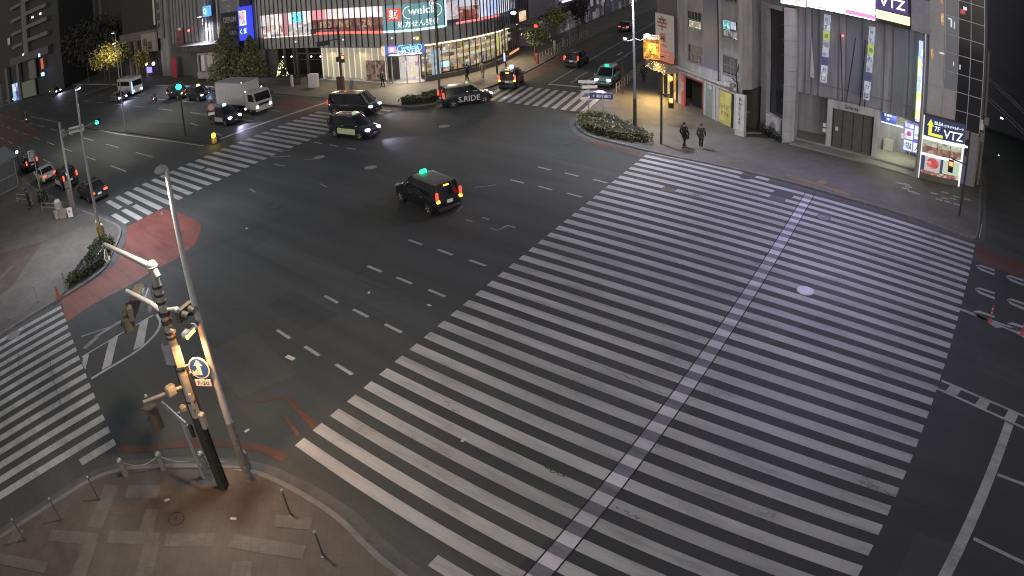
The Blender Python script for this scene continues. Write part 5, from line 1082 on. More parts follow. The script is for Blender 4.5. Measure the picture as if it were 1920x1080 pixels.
obj('room_light', k, glow('small_room_light', (0.8, 0.9, 0.85), 2.0), t)
k = MB(); k.box(BF.pt(9, 16.5, .5), (1.2, .6, 1.8)); obj('signboard', k, glow('dim_number_sign', (0.4, 0.4, 0.45), .4), t)
k = MB(); k.box(BF.pt(27.5, 7.6, 1.4), (1.0, .5, 2.6)); obj('vertical_sign', k, glow('red_vsign', (0.8, 0.15, 0.1), .7), t); k = MB(); k.box(BF.pt(27.3, 5.0, 1.4), (2.2, .5, .8)); k.box(BF.pt(26.5, 9.9, 1.4), (.8, .4, .8)); obj('blue_sign', k, glow('cyan_small_sign', (0.4, 0.6, 1), 2.2), t)
# south-west block at the left edge and east block beyond the alley
t = thing('alley_building', 'dark block beyond the alley at the right edge', 'building', (16, 60, 0)); k = MB(); k.prism([(9.5, 55), (40, 49), (40, 80), (9.5, 80)], 0, 22); obj('wall', k, mat('alley_wall', (0.17, 0.17, 0.2), .8), t)
k = MB()
for z in (4.2, 4.5, 5.9, 6.15): k.tube([(1.5, 60.2, z+1.6), (6.2, 60.2, z-.6)], .04, 6)
obj('stair_rail', k, mat('rail_grey', (0.2, 0.2, 0.21), .5, .5), t)
t = thing('alley_building', 'dark back wall closing the alley behind the glass building', 'building', (5, 84, 0)); k = MB(); k.prism([(1.7, 78), (9.6, 78), (9.6, 95), (1.7, 95)], 0, 22); obj('wall', k, mat('alley_wall2', (0.17, 0.17, 0.2), .8), t)
k = MB(); k.tube([(3.5, 66.0, 3.6), (3.72, 65.7, 3.61)], .07, 8); obj('wall_lamp', k, glow('alley_lamp', (0.8, 0.75, 1.0), 6), t); k = MB(); k.ball((3.2, 57, 1.9), .05, 8); obj('wall_lamp', k, glow('alley_lamp', (0.8, 0.75, 1.0), 6), t)
# ================================================================ VEHICLES
m_tyre = mat('tyre_rubber', (0.02, 0.02, 0.02), 0.85, var=0.1)
m_rim = mat('wheel_rim', (0.62, 0.62, 0.63), 0.4, 0.2, var=0)
m_cglass = mat('car_glass', (0.012, 0.013, 0.016), 0.05, var=0)
m_trim = mat('black_trim', (0.015, 0.015, 0.016), 0.55, var=0)
m_plate = mat('number_plate', (0.5, 0.5, 0.48), 0.5, var=0, emit=(1, 1, .95), es=.12)
m_chrome = mat('chrome', (0.6, 0.6, 0.62), 0.15, 1.0, var=0)
def carpaint(name, c, metal=0.0): return mat('paint_'+name, c, 0.28, metal, var=0.05, scale=1, coat=0.6)
P_BLACK = carpaint('black', (0.012, 0.013, 0.017)); P_WHITE = carpaint('white', (0.5, 0.5, 0.5)); P_MINT = carpaint('mint', (0.16, 0.33, 0.31)); P_NAVY = carpaint('navy', (0.012, 0.016, 0.035)); P_GREY = carpaint('grey', (0.14, 0.14, 0.15), .4)

SPEC = {  # half length, half width, roof, lower top profile [(x, z)], cabin: rear base, rear top, front top, front base, belt z
 'taxi': dict(L=2.2, W=.845, roof=1.75, top=[(-2.2, .80), (-2.12, 1.0), (-1.2, 1.02), (.95, .99), (1.25, .97), (1.85, .88), (2.1, .74), (2.2, .55)], cab=(-2.08, -1.86, .42, 1.28, 1.0), wb=1.37, r=.32),
 'sedan': dict(L=2.35, W=.87, roof=1.45, top=[(-2.35, .72), (-2.25, .92), (-1.5, .95), (.9, .92), (1.2, .9), (1.9, .78), (2.2, .66), (2.35, .5)], cab=(-1.75, -1.05, .35, 1.2, .92), wb=1.4, r=.32),
 'van': dict(L=2.45, W=.91, roof=1.93, top=[(-2.45, .9), (-2.38, 1.05), (-1.2, 1.08), (1.3, 1.05), (1.65, 1.02), (2.15, .9), (2.35, .72), (2.45, .5)], cab=(-2.35, -2.2, 1.0, 1.72, 1.05), wb=1.52, r=.34),
}
def lerp(a, b, t): return a+(b-a)*t
def car(kind, label, x, y, head, body, group=None, head_on=0.0, tail=0.0, amber=0.0, lampcol=None, lamp_s=3.0, door=None, doorcol=None, name=None, brake=False, roofc=None, cat=None):
    sp = SPEC[kind]; L, Wd = sp['L'], sp['W']
    t = thing(name or {'taxi': 'taxi', 'sedan': 'car', 'van': 'van'}[kind], label, cat or {'taxi': 'taxi', 'sedan': 'car', 'van': 'van'}[kind], (x, y, 0.012), R(head), group)
    O = lambda n, k, m, sm=None, par=None: obj(n, k, m, par or t, sm, world=False)
    tp = sp['top']
    def topz(xx):
        for (a, za), (b, zb) in zip(tp, tp[1:]):
            if xx <= b: return lerp(za, zb, (xx-a)/(b-a))
        return tp[-1][1]
    xs = sorted(set([p[0] for p in tp]+[-L+.05, -L+.18, -1.6, -.6, 0, .5, 1.55, L-.3, L-.12]))
    k = MB(); ring = []
    for xx in xs:
        e = min(1, (L-abs(xx))/.45); wf = Wd*(0.74+.26*math.sqrt(max(0, 1-(1-e)**2)))
        if xx > 0: wf *= (1-.05*max(0, (xx-1)/1.2))
        zt = topz(xx); zb = .2+.10*(1-e); zm = lerp(zb, zt, .5)
        pts = [(wf*.84, zb), (wf*.97, zb+.08), (wf, zm-.05), (wf*.99, lerp(zm, zt, .55)), (wf*.955, zt-.05), (wf*.86, zt), (wf*.45, zt+.025)]
        ring.append([(xx, p, z) for p, z in pts]+[(xx, -p, z) for p, z in pts[::-1]])
    n = len(ring[0])
    for r_ in ring: k.v += r_
    for i in range(len(ring)-1):
        for j in range(n):
            k.f.append((i*n+j, (i+1)*n+j, (i+1)*n+(j+1) % n, i*n+(j+1) % n)); k.mi.append(0)
    k.f.append(tuple(range(n))); k.mi.append(0); k.f.append(tuple(range((len(ring)-1)*n+n-1, (len(ring)-1)*n-1, -1))); k.mi.append(0)
    # pillars
    xb0, xt0, xt1, xb1, bz = sp['cab']; rz_ = sp['roof']-.07
    wb_, wt_ = Wd*.93, Wd*.78
    for s_ in (-1, 1):
        for xa, xc, w_ in ((xb0, xt0, .11), (lerp(xb0, xb1, .36), lerp(xt0, xt1, .36), .05), (lerp(xb0, xb1, .62), lerp(xt0, xt1, .66), .05), (xb1, xt1, .06)):
            sx = 1 if xa < 0 else -1
            a0, a1 = (xa, s_*(wb_+.006), bz-.03), (xa+sx*w_*1.3, s_*(wb_+.006), bz-.03); c0, c1 = (xc, s_*(wt_+.010), rz_), (xc+sx*w_, s_*(wt_+.010), rz_)
            k.quad(a0, a1, c1, c0); i0 = [(p[0], p[1]-s_*.09, p[2]) for p in (a0, a1, c1, c0)]; k.quad(*i0[::-1]); k.quad(a0, c0, i0[3], i0[0]); k.quad(a1, i0[1], i0[2], c1)
    O('body', k, body, 38)
    # windows: the glasshouse
    k = MB(); lev = []
    for f in (0, .5, 1.0):
        x0, x1 = lerp(xb0, xt0, f), lerp(xb1, xt1, f); ww = lerp(wb_, wt_, f)+.02*math.sin(PI*f); z = lerp(bz-.04, rz_, f); c = .14
        lev.append([(x0+c, -ww, z), (x1-c*1.6, -ww, z), (x1, -ww+c*1.5, z), (x1+.03, 0, z), (x1, ww-c*1.5, z), (x1-c*1.6, ww, z), (x0+c, ww, z), (x0, ww-c, z), (x0-.02, 0, z), (x0, -ww+c, z)])
    for l in lev: k.v += l
    for i in range(2):
        for j in range(10): k.f.append((i*10+j, i*10+(j+1) % 10, (i+1)*10+(j+1) % 10, (i+1)*10+j)); k.mi.append(0)
    O('window', k, m_cglass, 50)
    # roof
    k = MB(); top = lev[2]; cx = (xt0+xt1)/2
    r0 = [(p[0], p[1]*1.03, p[2]-.015) for p in top]; r1 = [(p[0], p[1]*1.0, p[2]+.03) for p in top]; r2 = [(cx+(p[0]-cx)*.82, p[1]*.82, sp['roof']-.012) for p in top]; r3 = [(cx+(p[0]-cx)*.4, p[1]*.4, sp['roof']) for p in top]
    for l in (r0, r1, r2, r3): k.v += l
    for i in range(3):
        for j in range(10): k.f.append((i*10+j, i*10+(j+1) % 10, (i+1)*10+(j+1) % 10, (i+1)*10+j)); k.mi.append(0)
    k.f.append(tuple(range(30, 40))); k.mi.append(0)
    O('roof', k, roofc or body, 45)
    # wheels, arches
    k = MB()
    for sx in (-1, 1):
        for sy in (-1, 1): k.lathe((sx*sp['wb'], sy*(Wd-.12), sp['r']+.02), [(sp['r']+.06, -.125), (sp['r']+.06, .127)], 20, 0, Matrix.Rotation(PI/2, 3, 'X'))
    k.box((0, 0, .2), (2*L-.5, Wd*1.6, .12)); O('wheel_arch', k, m_trim, 30)
    for sx in (-1, 1):
        for sy in (-1, 1):
            r = sp['r']; M = Matrix.Rotation(-sy*PI/2, 3, 'X'); c = (sx*sp['wb'], sy*(Wd-.09), r)
            kk = MB(); kk.lathe(c, [(r*.62, -.1), (r*.95, -.1), (r, -.07), (r, .08), (r*.95, .105), (r*.64, .112)], 20, 0, M); w_ = O('wheel', kk, m_tyre, 35)
            kk = MB(); kk.lathe(c, [(r*.66, .06), (r*.66, .108), (r*.56, .10), (r*.5, .07), (.02, .08)], 20, 0, M)
            for q in range(5):
                a = 2*PI*q/5; kk.add([M @ Vector((math.cos(a+d)*rr, math.sin(a+d)*rr, .118))+Vector(c) for d, rr in ((-.25, .05), (-.13, r*.62), (.13, r*.62), (.25, .05))], [(0, 1, 2, 3)])
            O('rim', kk, m_rim, 40, w_)
    # lights
    for sy in (-1, 1):
        k = MB(); zt = topz(L-.25); k.bbox((L-.2, sy*(Wd*.66), zt-.06), (.32, .36, .17), .05, -sy*.35)
        O('headlight', k, glow('headlamp_on_%d' % head_on, (0.62, 0.56, 1.0), head_on) if head_on else mat('headlamp_off', (0.3, 0.3, 0.33), .15, var=0, coat=1), 40)
        k = MB(); tall = kind != 'sedan'
        if tall: k.bbox((-L+.06, sy*(Wd*.86), 1.13), (.14, .13, .46), .03)
        else: k.bbox((-L+.05, sy*(Wd*.70), .8), (.14, .38, .15), .04)
        O('tail_light', k, glow('tail_on_%d' % int(tail*10), (1, 0.07, 0.03), tail) if tail else mat('tail_off', (0.2, 0.01, 0.01), .2, var=0, coat=1), 40)
        if amber:
            k = MB(); k.bbox((-L+.03, sy*(Wd*.82), .88), (.14, .17, .15), .03); O('indicator', k, glow('indicator_on', (1, .42, .02), amber), 40)
        k = MB(); k.bbox((xb1-.18, sy*(Wd+.09), bz+.08), (.12, .2, .14), .03); O('mirror', k, body, 40)
        k = MB()
        for dx in (-.75, .35): k.bbox((dx, sy*(Wd*.995), .83), (.2, .04, .035), .01)
        O('door_handle', k, m_chrome)
    k = MB(); k.box((L-.005, 0, .42), (.03, .34, .16)); O('number_plate', k, m_plate)
    k = MB(); k.box((-L-.005 if kind != 'sedan' else -L-.0, 0, .78 if kind != 'sedan' else .66), (.03, .36, .17)); O('number_plate', k, m_plate)
    k = MB(); k.bbox((L-.06, 0, .36), (.22, Wd*1.45, .2), .05); k.bbox((-L+.05, 0, .42), (.18, Wd*1.6, .2), .05); k.box((L-.02, 0, .6), (.06, Wd*.9, .12)); O('bumper', k, m_trim, 40)
    if head_on >= 5:
        b_ = lamp('headlight_beam', 'SPOT', (0, 0, 0), 45*head_on, (.72, .68, 1.0), None, size=.1, spot=R(75), blend=.8); b_.parent = t; b_.location = (L+.12, 0, .72); b_.rotation_euler = Vector((1, 0, -.16)).to_track_quat('-Z', 'Y').to_euler()
    if brake:
        k = MB(); k.bbox((lerp(xb0, xt0, .85)-.03, 0, lerp(bz, rz_, .85)), (.06, .32, .06), .01); O('brake_light', k, glow('brake_amber', (1, .45, .05), 5))
    if lampcol is not None:
        k = MB(); k.bbox((xt1-.25, 0, sp['roof']+.1), (.2, .42, .2), .06); O('taxi_lamp', k, glow('taxi_lamp_%s' % str(lampcol), lampcol, lamp_s), 40)
    if doorcol is not None:
        for sy in (-1, 1):
            k = MB(); k.quad(*[(xx, sy*(Wd+.006), z) for xx, z in ((-1.0, .36), (.95, .36), (.95, .80), (-1.0, .80))][::sy]); O('door_panel', k, doorcol)
    if door:
        for sy in (-1, 1):
            k = MB(); X = (-sy, 0, 0); k.text(door, plane_f((sy*.92, sy*(Wd+.012), .36), X), w=1.9, h=.48); O('lettering', k, mat('door_lettering', (.6, .6, .6), .5, var=0))
    return t
gq = 'taxis in and around the junction'
car('taxi', 'black taxi alone mid junction with green roof light and amber tail lights', -26.9, 25.68, 168, P_BLACK, gq, tail=1.8, amber=9, lampcol=(0.02, 0.95, 0.42), lamp_s=1.6, brake=True, roofc=mat('roof_reflection_warm', (0.085, 0.08, 0.065), .4, var=.2, coat=.5))  # roof colour lifted above the black body to hold its reflections
car('taxi', 'black taxi with large white lettering across its doors beside the pharmacy hedge', -40.8, 44.3, 61, P_BLACK, gq, tail=2.0, head_on=5, lampcol=(0.5, 0.65, 0.4), lamp_s=.7, door="S.RIDE", roofc=mat('roof_reflection_green', (0.09, 0.10, 0.07), .4, var=.2, coat=.5))  # yellow-green reflection put into the roof colour
car('taxi', 'black taxi with pale green door panels nearest the west crossing', -42.05, 33.15, 5, P_NAVY, gq, head_on=9, lampcol=(0.45, 0.7, 0.4), lamp_s=.8, doorcol=mat('pale_green_panel', (0.55, 0.62, 0.38), .5))
car('van', 'black van waiting on the west crossing behind the taxi with pale green doors', -48.0, 38.1, 11.5, P_BLACK, None, head_on=6, tail=1.0)
car('taxi', 'black taxi with bright amber and red tail lights leaving into the far side street', -41.95, 51.9, 118, P_BLACK, gq, tail=4, amber=7, lampcol=(0.5, 0.6, 1.0), lamp_s=4, brake=True)
car('taxi', 'mint green taxi with lit headlights and a green roof light waiting in the side street', -34.9, 57.3, -72, P_MINT, gq, head_on=11, lampcol=(0.02, 0.95, 0.42), lamp_s=1.7)
car('taxi', 'black car with glowing red rear lights driving away up the side street', -42.7, 63.9, 108, P_BLACK, None, tail=2.2, amber=0, name='car', cat='car')
car('sedan', 'distant car with red tail lights at the top of the side street', -53.4, 93.5, 108, P_NAVY, None, tail=3.0)
car('sedan', 'dark saloon with red tail lights last in the queue beside the lamp pole', -53.75, 14.25, 182, P_BLACK, None, tail=4)
car('taxi', 'tall black taxi in the queue with a white door panel and tall red tail lights', -61.9, 13.85, 183, P_BLACK, gq, tail=4, doorcol=mat('white_door_panel', (.4, .4, .4), .5))
car('sedan', 'white saloon with red tail lights third in the queue by the left pavement', -68.2, 13.0, 183, P_WHITE, None, tail=4)
car('taxi', 'dark taxi with red tail lights at the head of the queue behind the parking sign', -77.6, 12.9, 183, P_BLACK, gq, tail=4)
car('taxi', 'dark taxi with dazzling blue white headlights beside the white truck', -60.3, 31.6, 2, P_NAVY, gq, head_on=14, lampcol=(0.45, 0.55, 1.0), lamp_s=4, doorcol=mat('white_door_panel', (.4, .4, .4), .5))
car('sedan', 'oncoming car with violet headlights left of the small bus', -101.5, 34.3, 0, P_GREY, None, head_on=16)
car('sedan', 'distant oncoming car with bright lights under the dark building', -154, 35.5, 8, P_GREY, None, head_on=22, amber=6)
car('sedan', 'distant car with warm headlights at the far left edge', -186, 28.5, 20, P_GREY, None, head_on=14)
car('taxi', 'dark taxi with amber marker lights behind the white truck', -77.5, 37.2, 2, P_BLACK, gq, head_on=3, amber=6, lampcol=(1, .75, .25), lamp_s=3)
car('taxi', 'dark taxi with amber marker lights beyond the truck beside the red motorcycle', -84.0, 37.3, 2, P_BLACK, gq, head_on=3, amber=6, lampcol=(1, .85, .3), lamp_s=3)

# white box truck
t = thing('box_truck', 'white box truck waiting at the west stop line', 'truck', (-62.6, 35.25, 0.012), R(1.5)); O = lambda n, k, m, sm=None, par=None: obj(n, k, m, par or t, sm, world=False)
m_tw = mat('truck_white', (0.42, 0.42, 0.43), .45, var=.08, scale=.8)
k = MB(); k.bbox((-1.15, 0, 2.05), (5.7, 2.15, 2.3), .05); O('cargo_box', k, m_tw, 40)
k = MB(); k.bbox((-1.15, 0, 3.22), (5.72, 2.17, .06), .02); O('box_rim', k, mat('box_rim', (.3, .3, .3), .5))
k = MB(); sec = [(1.95, .55), (3.85, .5), (3.92, .85), (3.88, 1.25), (3.55, 2.15), (3.3, 2.3), (1.95, 2.3)]
w0 = 1.0; k.v += [(a, -w0, b) for a, b in sec]+[(a, w0, b) for a, b in sec]; n = len(sec); k.f += [tuple(range(n-1, -1, -1)), tuple(range(n, 2*n))]+[(i, (i+1) % n, n+(i+1) % n, n+i) for i in range(n)]; k.mi += [0]*(n+2); O('cab', k, m_tw, 30)
k = MB(); k.quad((3.87, -.9, 1.32), (3.87, .9, 1.32), (3.58, .86, 2.1), (3.58, -.86, 2.1)); k.v = [(a+.012, b, c+.006) for a, b, c in k.v]; O('windscreen', k, m_cglass)
for s_ in (-1, 1):
    k = MB(); q = [(2.55, s_*1.008, 1.32), (3.68, s_*1.008, 1.32), (3.42, s_*1.008, 2.05), (2.55, s_*1.008, 2.05)]; k.quad(*q[::-s_]); O('side_window', k, m_cglass)
    k = MB(); k.bbox((3.9, s_*.8, .78), (.12, .3, .26), .04); O('headlight', k, glow('truck_headlamp', (0.8, .72, 1), 8), 40)
    k = MB(); k.bbox((3.75, s_*1.18, 1.75), (.1, .16, .4), .03); k.tube([(3.6, s_*1.0, 1.6), (3.75, s_*1.15, 1.75)], .02, 6); O('mirror', k, m_trim)
k = MB(); k.bbox((3.93, 0, .5), (.14, 1.98, .3), .04); O('bumper', k, m_tw, 40); k = MB(); k.box((3.93, 0, .98), (.05, 1.2, .22)); O('grille', k, m_trim)
k = MB(); k.box((0, 0, .7), (7.4, .8, .22)); k.box((-.6, 0, .62), (2.2, 1.9, .3)); O('chassis', k, m_trim)
k = MB(); k.ball((2.2, 1.0, 2.35), .07, 8); k.ball((2.2, -1.0, 2.35), .07, 8); k.ball((1.72, -1.05, 3.3), .06, 8); O('marker_light', k, glow('marker_cream', (1, .9, .7), 4)); k = MB(); k.ball((1.9, -1.0, .55), .12, 8); O('side_light', k, glow('side_light', (.9, 1, .6), 4))
for x_ in (2.9, -2.4):
    for s_ in (-1, 1):
        M = Matrix.Rotation(-s_*PI/2, 3, 'X'); c = (x_, s_*.88, .38); k = MB(); k.lathe(c, [(.2, -.12), (.36, -.12), (.38, -.08), (.38, .09), (.36, .11), (.24, .115)], 18, 0, M); w_ = O('wheel', k, m_tyre, 35); k = MB(); k.lathe(c, [(.24, .06), (.24, .11), (.12, .07), (.1, .12), (.01, .12)], 14, 0, M); O('rim', k, m_rim, 40, w_)
# small bus on the avenue
t = thing('small_bus', 'small white bus with blue lit front on the avenue behind the median lamp', 'bus', (-104, 37.4, 0.012), R(2))
k = MB(); k.bbox((0, 0, 1.6), (6.6, 2.1, 2.4), .18); obj('body', k, m_tw, t, 40, False); k = MB(); k.box((3.3, 0, 1.9), (.06, 1.8, .9)); obj('windscreen', k, m_cglass, t, None, False)
k = MB(); k.box((-.2, -1.06, 2.0), (5.4, .04, .7)); k.box((-.2, 1.06, 2.0), (5.4, .04, .7)); obj('window', k, m_cglass, t, None, False); k = MB(); k.box((3.32, -.95, 1.3), (.08, .2, 1.9)); obj('light_bar', k, glow('bus_blue', (.3, .5, 1), 2.0), t, None, False)
for s_ in (-1, 1):
    k = MB(); k.bbox((3.32, s_*.75, .75), (.1, .3, .22), .03); obj('headlight', k, glow('headlamp_bus', (.75, .85, 1), 14), t, None, False)
for x_ in (2.0, -2.1):
    for s_ in (-1, 1): k = MB(); k.lathe((x_, s_*.95, .4), [(.25, -.1), (.4, -.1), (.4, .1), (.25, .12)], 16, 0, Matrix.Rotation(-s_*PI/2, 3, 'X')); obj('wheel', k, m_tyre, t, 35, False)

# motorcycles and scooters
def moto(label, x, y, head, col, rider=None, tail=0, name='motorcycle', z=0.012):
    t = thing(name, label, name, (x, y, z), R(head)); O = lambda n, k, m, sm=30: obj(n, k, m, t, sm, False)
    for xx in (-.65, .65):
        k = MB(); k.lathe((xx, 0, .3), [(.2, -.05), (.28, -.06), (.3, 0), (.28, .06), (.2, .05)], 16, 0, Matrix.Rotation(PI/2, 3, 'X')); k.cyl((xx, -.02, .28), .06, .04, 8); O('wheel', k, m_tyre)
    k = MB(); k.tube([(.65, 0, .3), (.45, 0, .75), (.35, 0, 1.0)], [.04, .05, .04], 8); k.tube([(-.65, 0, .3), (-.1, 0, .4), (.35, 0, .7)], [.06, .13, .08], 8); k.tube([(-.8, 0, .72), (-.3, 0, .78), (.15, 0, .74)], [.1, .16, .14], 10); O('body', k, col)
    k = MB(); k.tube([(.3, -.33, 1.02), (.38, 0, 1.0), (.3, .33, 1.02)], .025, 6); O('handlebar', k, m_trim)
    k = MB(); k.tube([(-.75, 0, .83), (-.25, 0, .87)], [.1, .12], 8); O('seat', k, m_trim)
    k = MB(); k.bbox((-.88, 0, .65), (.08, .2, .1), .02); O('tail_light', k, glow('moto_tail', (1, .1, .05), tail) if tail else m_trim)
    k = MB(); k.ball((.55, 0, .85), .1, 10); O('headlight', k, m_chrome)
    return t
moto('motorcycle with red tail light ridden along the dim red stretch at far left', -123.2, 21.5, 172, P_BLACK, tail=14)
moto('red motorcycle standing beside the taxis behind the truck', -88.0, 35.2, 0, carpaint('red', (.35, .02, .02)))
moto('dark scooter parked on the pavement beside the left kerb rail', -58.2, 10.6, 150, P_BLACK, name='scooter', z=PZ)
moto('grey scooter parked between the parking sign and the kerb rail', -60.2, 10.75, 140, P_GREY, name='scooter', z=PZ)
# ================================================================ STREET FURNITURE, PLANTS, PEOPLE
m_pole = mat('pole_grey', (0.28, 0.285, 0.28), .5, .2, var=.18, scale=5)
m_polew = mat('pole_pale', (0.30, 0.30, 0.30), .5, .2, var=.15, scale=4)
m_pold = mat('pole_dark', (0.04, 0.036, 0.034), .55, .2, var=.2, scale=4)
m_sigbk = mat('signal_brown', (0.075, 0.066, 0.055), .45, var=.05, scale=5)
m_sigdk = mat('signal_dark', (0.03, 0.027, 0.025), .5, var=.2)
m_tape = mat('black_tape', (0.03, 0.03, 0.03), .7, var=.2)
def dirv(deg): return Vector((math.cos(R(deg)), math.sin(R(deg)), 0))
def signal_head(t, c, face, n=3, vertical=False, lit=None, col=None, s=4, body=None, r=.15, name='signal_head'):
    """n lenses in a housing with visors; face = direction in degrees the lenses look"""
    f = dirv(face); side = Vector((-f.y, f.x, 0)); up_ = Vector((0, 0, 1)); ax = up_ if vertical else side; c = Vector(c); sp = r*2.35
    M = Matrix((f, side, up_)).transposed(); k = MB(); d = (.16, r*2.6, sp*n+.06) if vertical else (.16, sp*n+.08, r*2.6); k.box(c, d, M=M)
    h = obj(name, k, body or m_sigbk, t)
    for i in range(n):
        p = c+ax*sp*((n-1)/2-i); k = MB(); k.disc(p+f*.09, r*.85, f, 16); m_ = mat('lens_dark', (.03, .03, .03), .2, var=0)
        if lit == i: m_ = glow('lens_%s' % str(col), col, s)
        obj('lens', k, m_, h)
        k = MB(); N = 12
        for j in range(N):
            a0, a1 = -.35+(PI+.7)*j/N, -.35+(PI+.7)*(j+1)/N
            q = [p+f*.08+side*r*math.cos(a0)+up_*r*math.sin(a0), p+f*.08+side*r*math.cos(a1)+up_*r*math.sin(a1), p+f*.30+side*r*math.cos(a1)+up_*r*math.sin(a1)-up_*.03, p+f*.30+side*r*math.cos(a0)+up_*r*math.sin(a0)-up_*.03]
            k.quad(*q); k.quad(*[w-(w-p-f*f.dot(w-p))*.08 for w in q[::-1]])
        obj('visor', k, m_sigdk, h)
    return h
def ped_head(t, c, face, lit=0, s=5, col=(1, .12, .05), body=None):
    f = dirv(face); side = Vector((-f.y, f.x, 0)); M = Matrix((f, side, Vector((0, 0, 1)))).transposed(); c = Vector(c)
    k = MB(); k.box(c, (.2, .36, .78), M=M); h = obj('pedestrian_signal', k, body or m_sigdk, t)
    for i, dz in enumerate((.19, -.19)):
        k = MB(); p = c+f*.105+Vector((0, 0, dz)); k.box(p, (.02, .27, .3), M=M)
        obj('lens', k, glow('ped_%s_%d' % (str(col), int(s*10)), col, s) if lit == i else mat('lens_dark', (.03, .03, .03), .2, var=0), h)
        k = MB(); k.box(p+f*.08+Vector((0, 0, .17)), (.18, .32, .02), M=M); obj('visor', k, body or m_sigdk, h)
    return h

# ---- the main signal pole on the near corner
px, py = -16.28, 5.58
t = thing('signal_pole', 'tall pale signal pole on the near corner carrying arms and a round blue sign', 'traffic signal', (px, py, PZ))
k = MB(); k.tube([(px, py, PZ), (px, py, 2.9)], .155, 14); obj('pole_sleeve', k, mat('black_sleeve', (.022, .022, .02), .75, var=.3, scale=6), t, 40)
k = MB(); k.tube([(px, py, 2.9), (px, py, 5.0), (px, py, 7.55)], [.145, .14, .125], 14); k.lathe((px, py, 7.5), [(.16, 0), (.17, .06), (.1, .14), (.02, .16)], 12); obj('pole', k, m_pole, t, 40)
k = MB(); k.tube([(px-.19, py-.08, PZ), (px-.19, py-.08, 5.1)], .045, 8); k.tube([(px+.02, py+.19, PZ), (px+.02, py+.19, 4.4)], .035, 6); obj('conduit', k, m_tape, t)
k = MB()
for z in (6.95, 6.72, 6.5, 5.6, 5.45, 4.6, 4.45, 3.4): k.cyl((px, py, z), .152, .07, 14)
for z in (6.15, 5.9): k.cyl((px, py, z), .165, .12, 14)
obj('band', k, m_tape, t, 40)
k = MB(); k.tube([(px, py, 7.52), (-17.4, 5.5, 7.5), (-19.75, 5.3, 7.46)], [.10, .085, .07], 12); k.tube([(px+.05, py, 7.52), (px+.22, py+.02, 7.3)], .1, 10); k.ball((px, py, 7.56), .16, 12); obj('arm', k, m_polew, t, 40)
k = MB(); k.tube([(-19.7, 5.3, 7.45), (-19.75, 5.28, 7.1)], .03, 6); k.tube([(-19.55, 5.2, 7.4), (-19.5, 5.1, 7.15), (-19.3, 5.1, 7.1)], .02, 6); k.bbox((-19.75, 5.28, 7.05), (.25, .12, .12), .03); obj('sensor', k, m_pole, t)
k = MB(); k.tube([(px, py, 6.2), (-17.2, 5.58, 6.18), (-18.95, 5.42, 6.12)], [.085, .08, .065], 12); k.tube([(px+.1, py+.1, 6.3), (px+.34, py+.25, 6.34)], .05, 8); k.ball((px+.36, py+.27, 6.3), .09, 8); k.tube([(px+.12, py, 5.75), (px+.26, py+.06, 5.72)], .07, 8); obj('arm', k, m_polew, t, 40)
signal_head(t, (-18.9, 5.5, 5.6), 235, 3, False, None, r=.155)
k = MB(); k.bbox((-18.75, 5.7, 6.02), (.8, .34, .16), .05, R(-35)); obj('housing_hood', k, m_sigbk, t, 40)
signal_head(t, (-18.55, 5.05, 5.3), 190, 1, True, 0, (1, .08, .1), 1.2, r=.15)
k = MB(); M_ = Matrix.Rotation(R(55), 3, 'Z'); k.box((-17.9, 5.75, 6.0), (.06, .55, .5), M=M_); k.box((-18.05, 5.7, 6.05), (.05, .3, .5), M=M_); obj('backing_plate', k, mat('blue_grey_plate', (.14, .17, .20), .4, .3), t)
signal_head(t, (-16.0, 6.1, 6.1), 20, 2, False, None, r=.12)
k = MB(); M_ = Matrix.Rotation(R(-60), 3, 'Z'); k.box((px-.12, py-.17, 5.0), (.16, .30, .62), M=Matrix.Rotation(R(-50), 3, 'Z')); obj('control_box', k, mat('box_blue_grey', (.2, .2, .26), .5), t)
k = MB(); k.bbox((px+.16, py-.02, 4.95), (.1, .26, .62), .02, R(-35)); obj('plate', k, mat('pale_plate', (.5, .42, .32), .6), t)
# round sign: white rim, blue disc, white arrows
sn = Vector((.62, -.78, .0)).normalized(); sX = Vector((-sn.y, sn.x, 0)); sc = Vector((-16.02, 6.05, 4.38))
k = MB(); k.disc(sc, .34, sn, 32, 0, .03); sg = obj('round_sign', k, mat('sign_white_face', (.6, .58, .58), .4, var=0), t)
k = MB(); k.disc(sc+sn*.006, .30, sn, 32); obj('sign_face', k, mat('sign_blue', (.02, .06, .26), .4, var=0), sg)
def sp_(u, v): return sc+sn*.012+sX*u+Vector((0, 0, 1))*v
k = MB()
for poly in ([(.0, .28), (.15, .08), (.065, .08), (.065, -.22), (-.065, -.22), (-.065, .08), (-.15, .08)], [(-.05, -.1), (-.05, -.0), (-.12, -.07), (-.06, -.16)], [(-.26, -.24), (-.05, -.22), (-.10, -.17), (.0, -.05), (-.06, .0), (-.17, -.11), (-.23, -.06)]): k.add([sp_(u, v) for u, v in poly], [tuple(range(len(poly)-1, -1, -1))])
obj('sign_arrow', k, mat('sign_white_face', (.6, .58, .58), .4, var=0), sg)
k = MB(); k.box(sc+Vector((0, 0, -.48)), (.52, .03, .2), M=Matrix((sX, sn, Vector((0, 0, 1)))).transposed()); pl = obj('time_plate', k, mat('sign_white_face', (.6, .58, .58), .4, var=0), t)
k = MB(); k.text("7-20", lambda u, v: sc+sn*.02+sX*(u-.2)+Vector((0, 0, v-.54)), w=.4, h=.12); obj('lettering', k, mat('sign_navy', (.03, .05, .25), .5, var=0), pl)
k = MB(); k.tube([(px, py+.1, 4.5), sc-sn*.03-sX*.30+Vector((0, 0, .1))], .03, 6); k.tube([(px, py+.1, 4.2), sc-sn*.03-sX*.30+Vector((0, 0, -.12))], .03, 6); obj('bracket', k, m_pole, t)
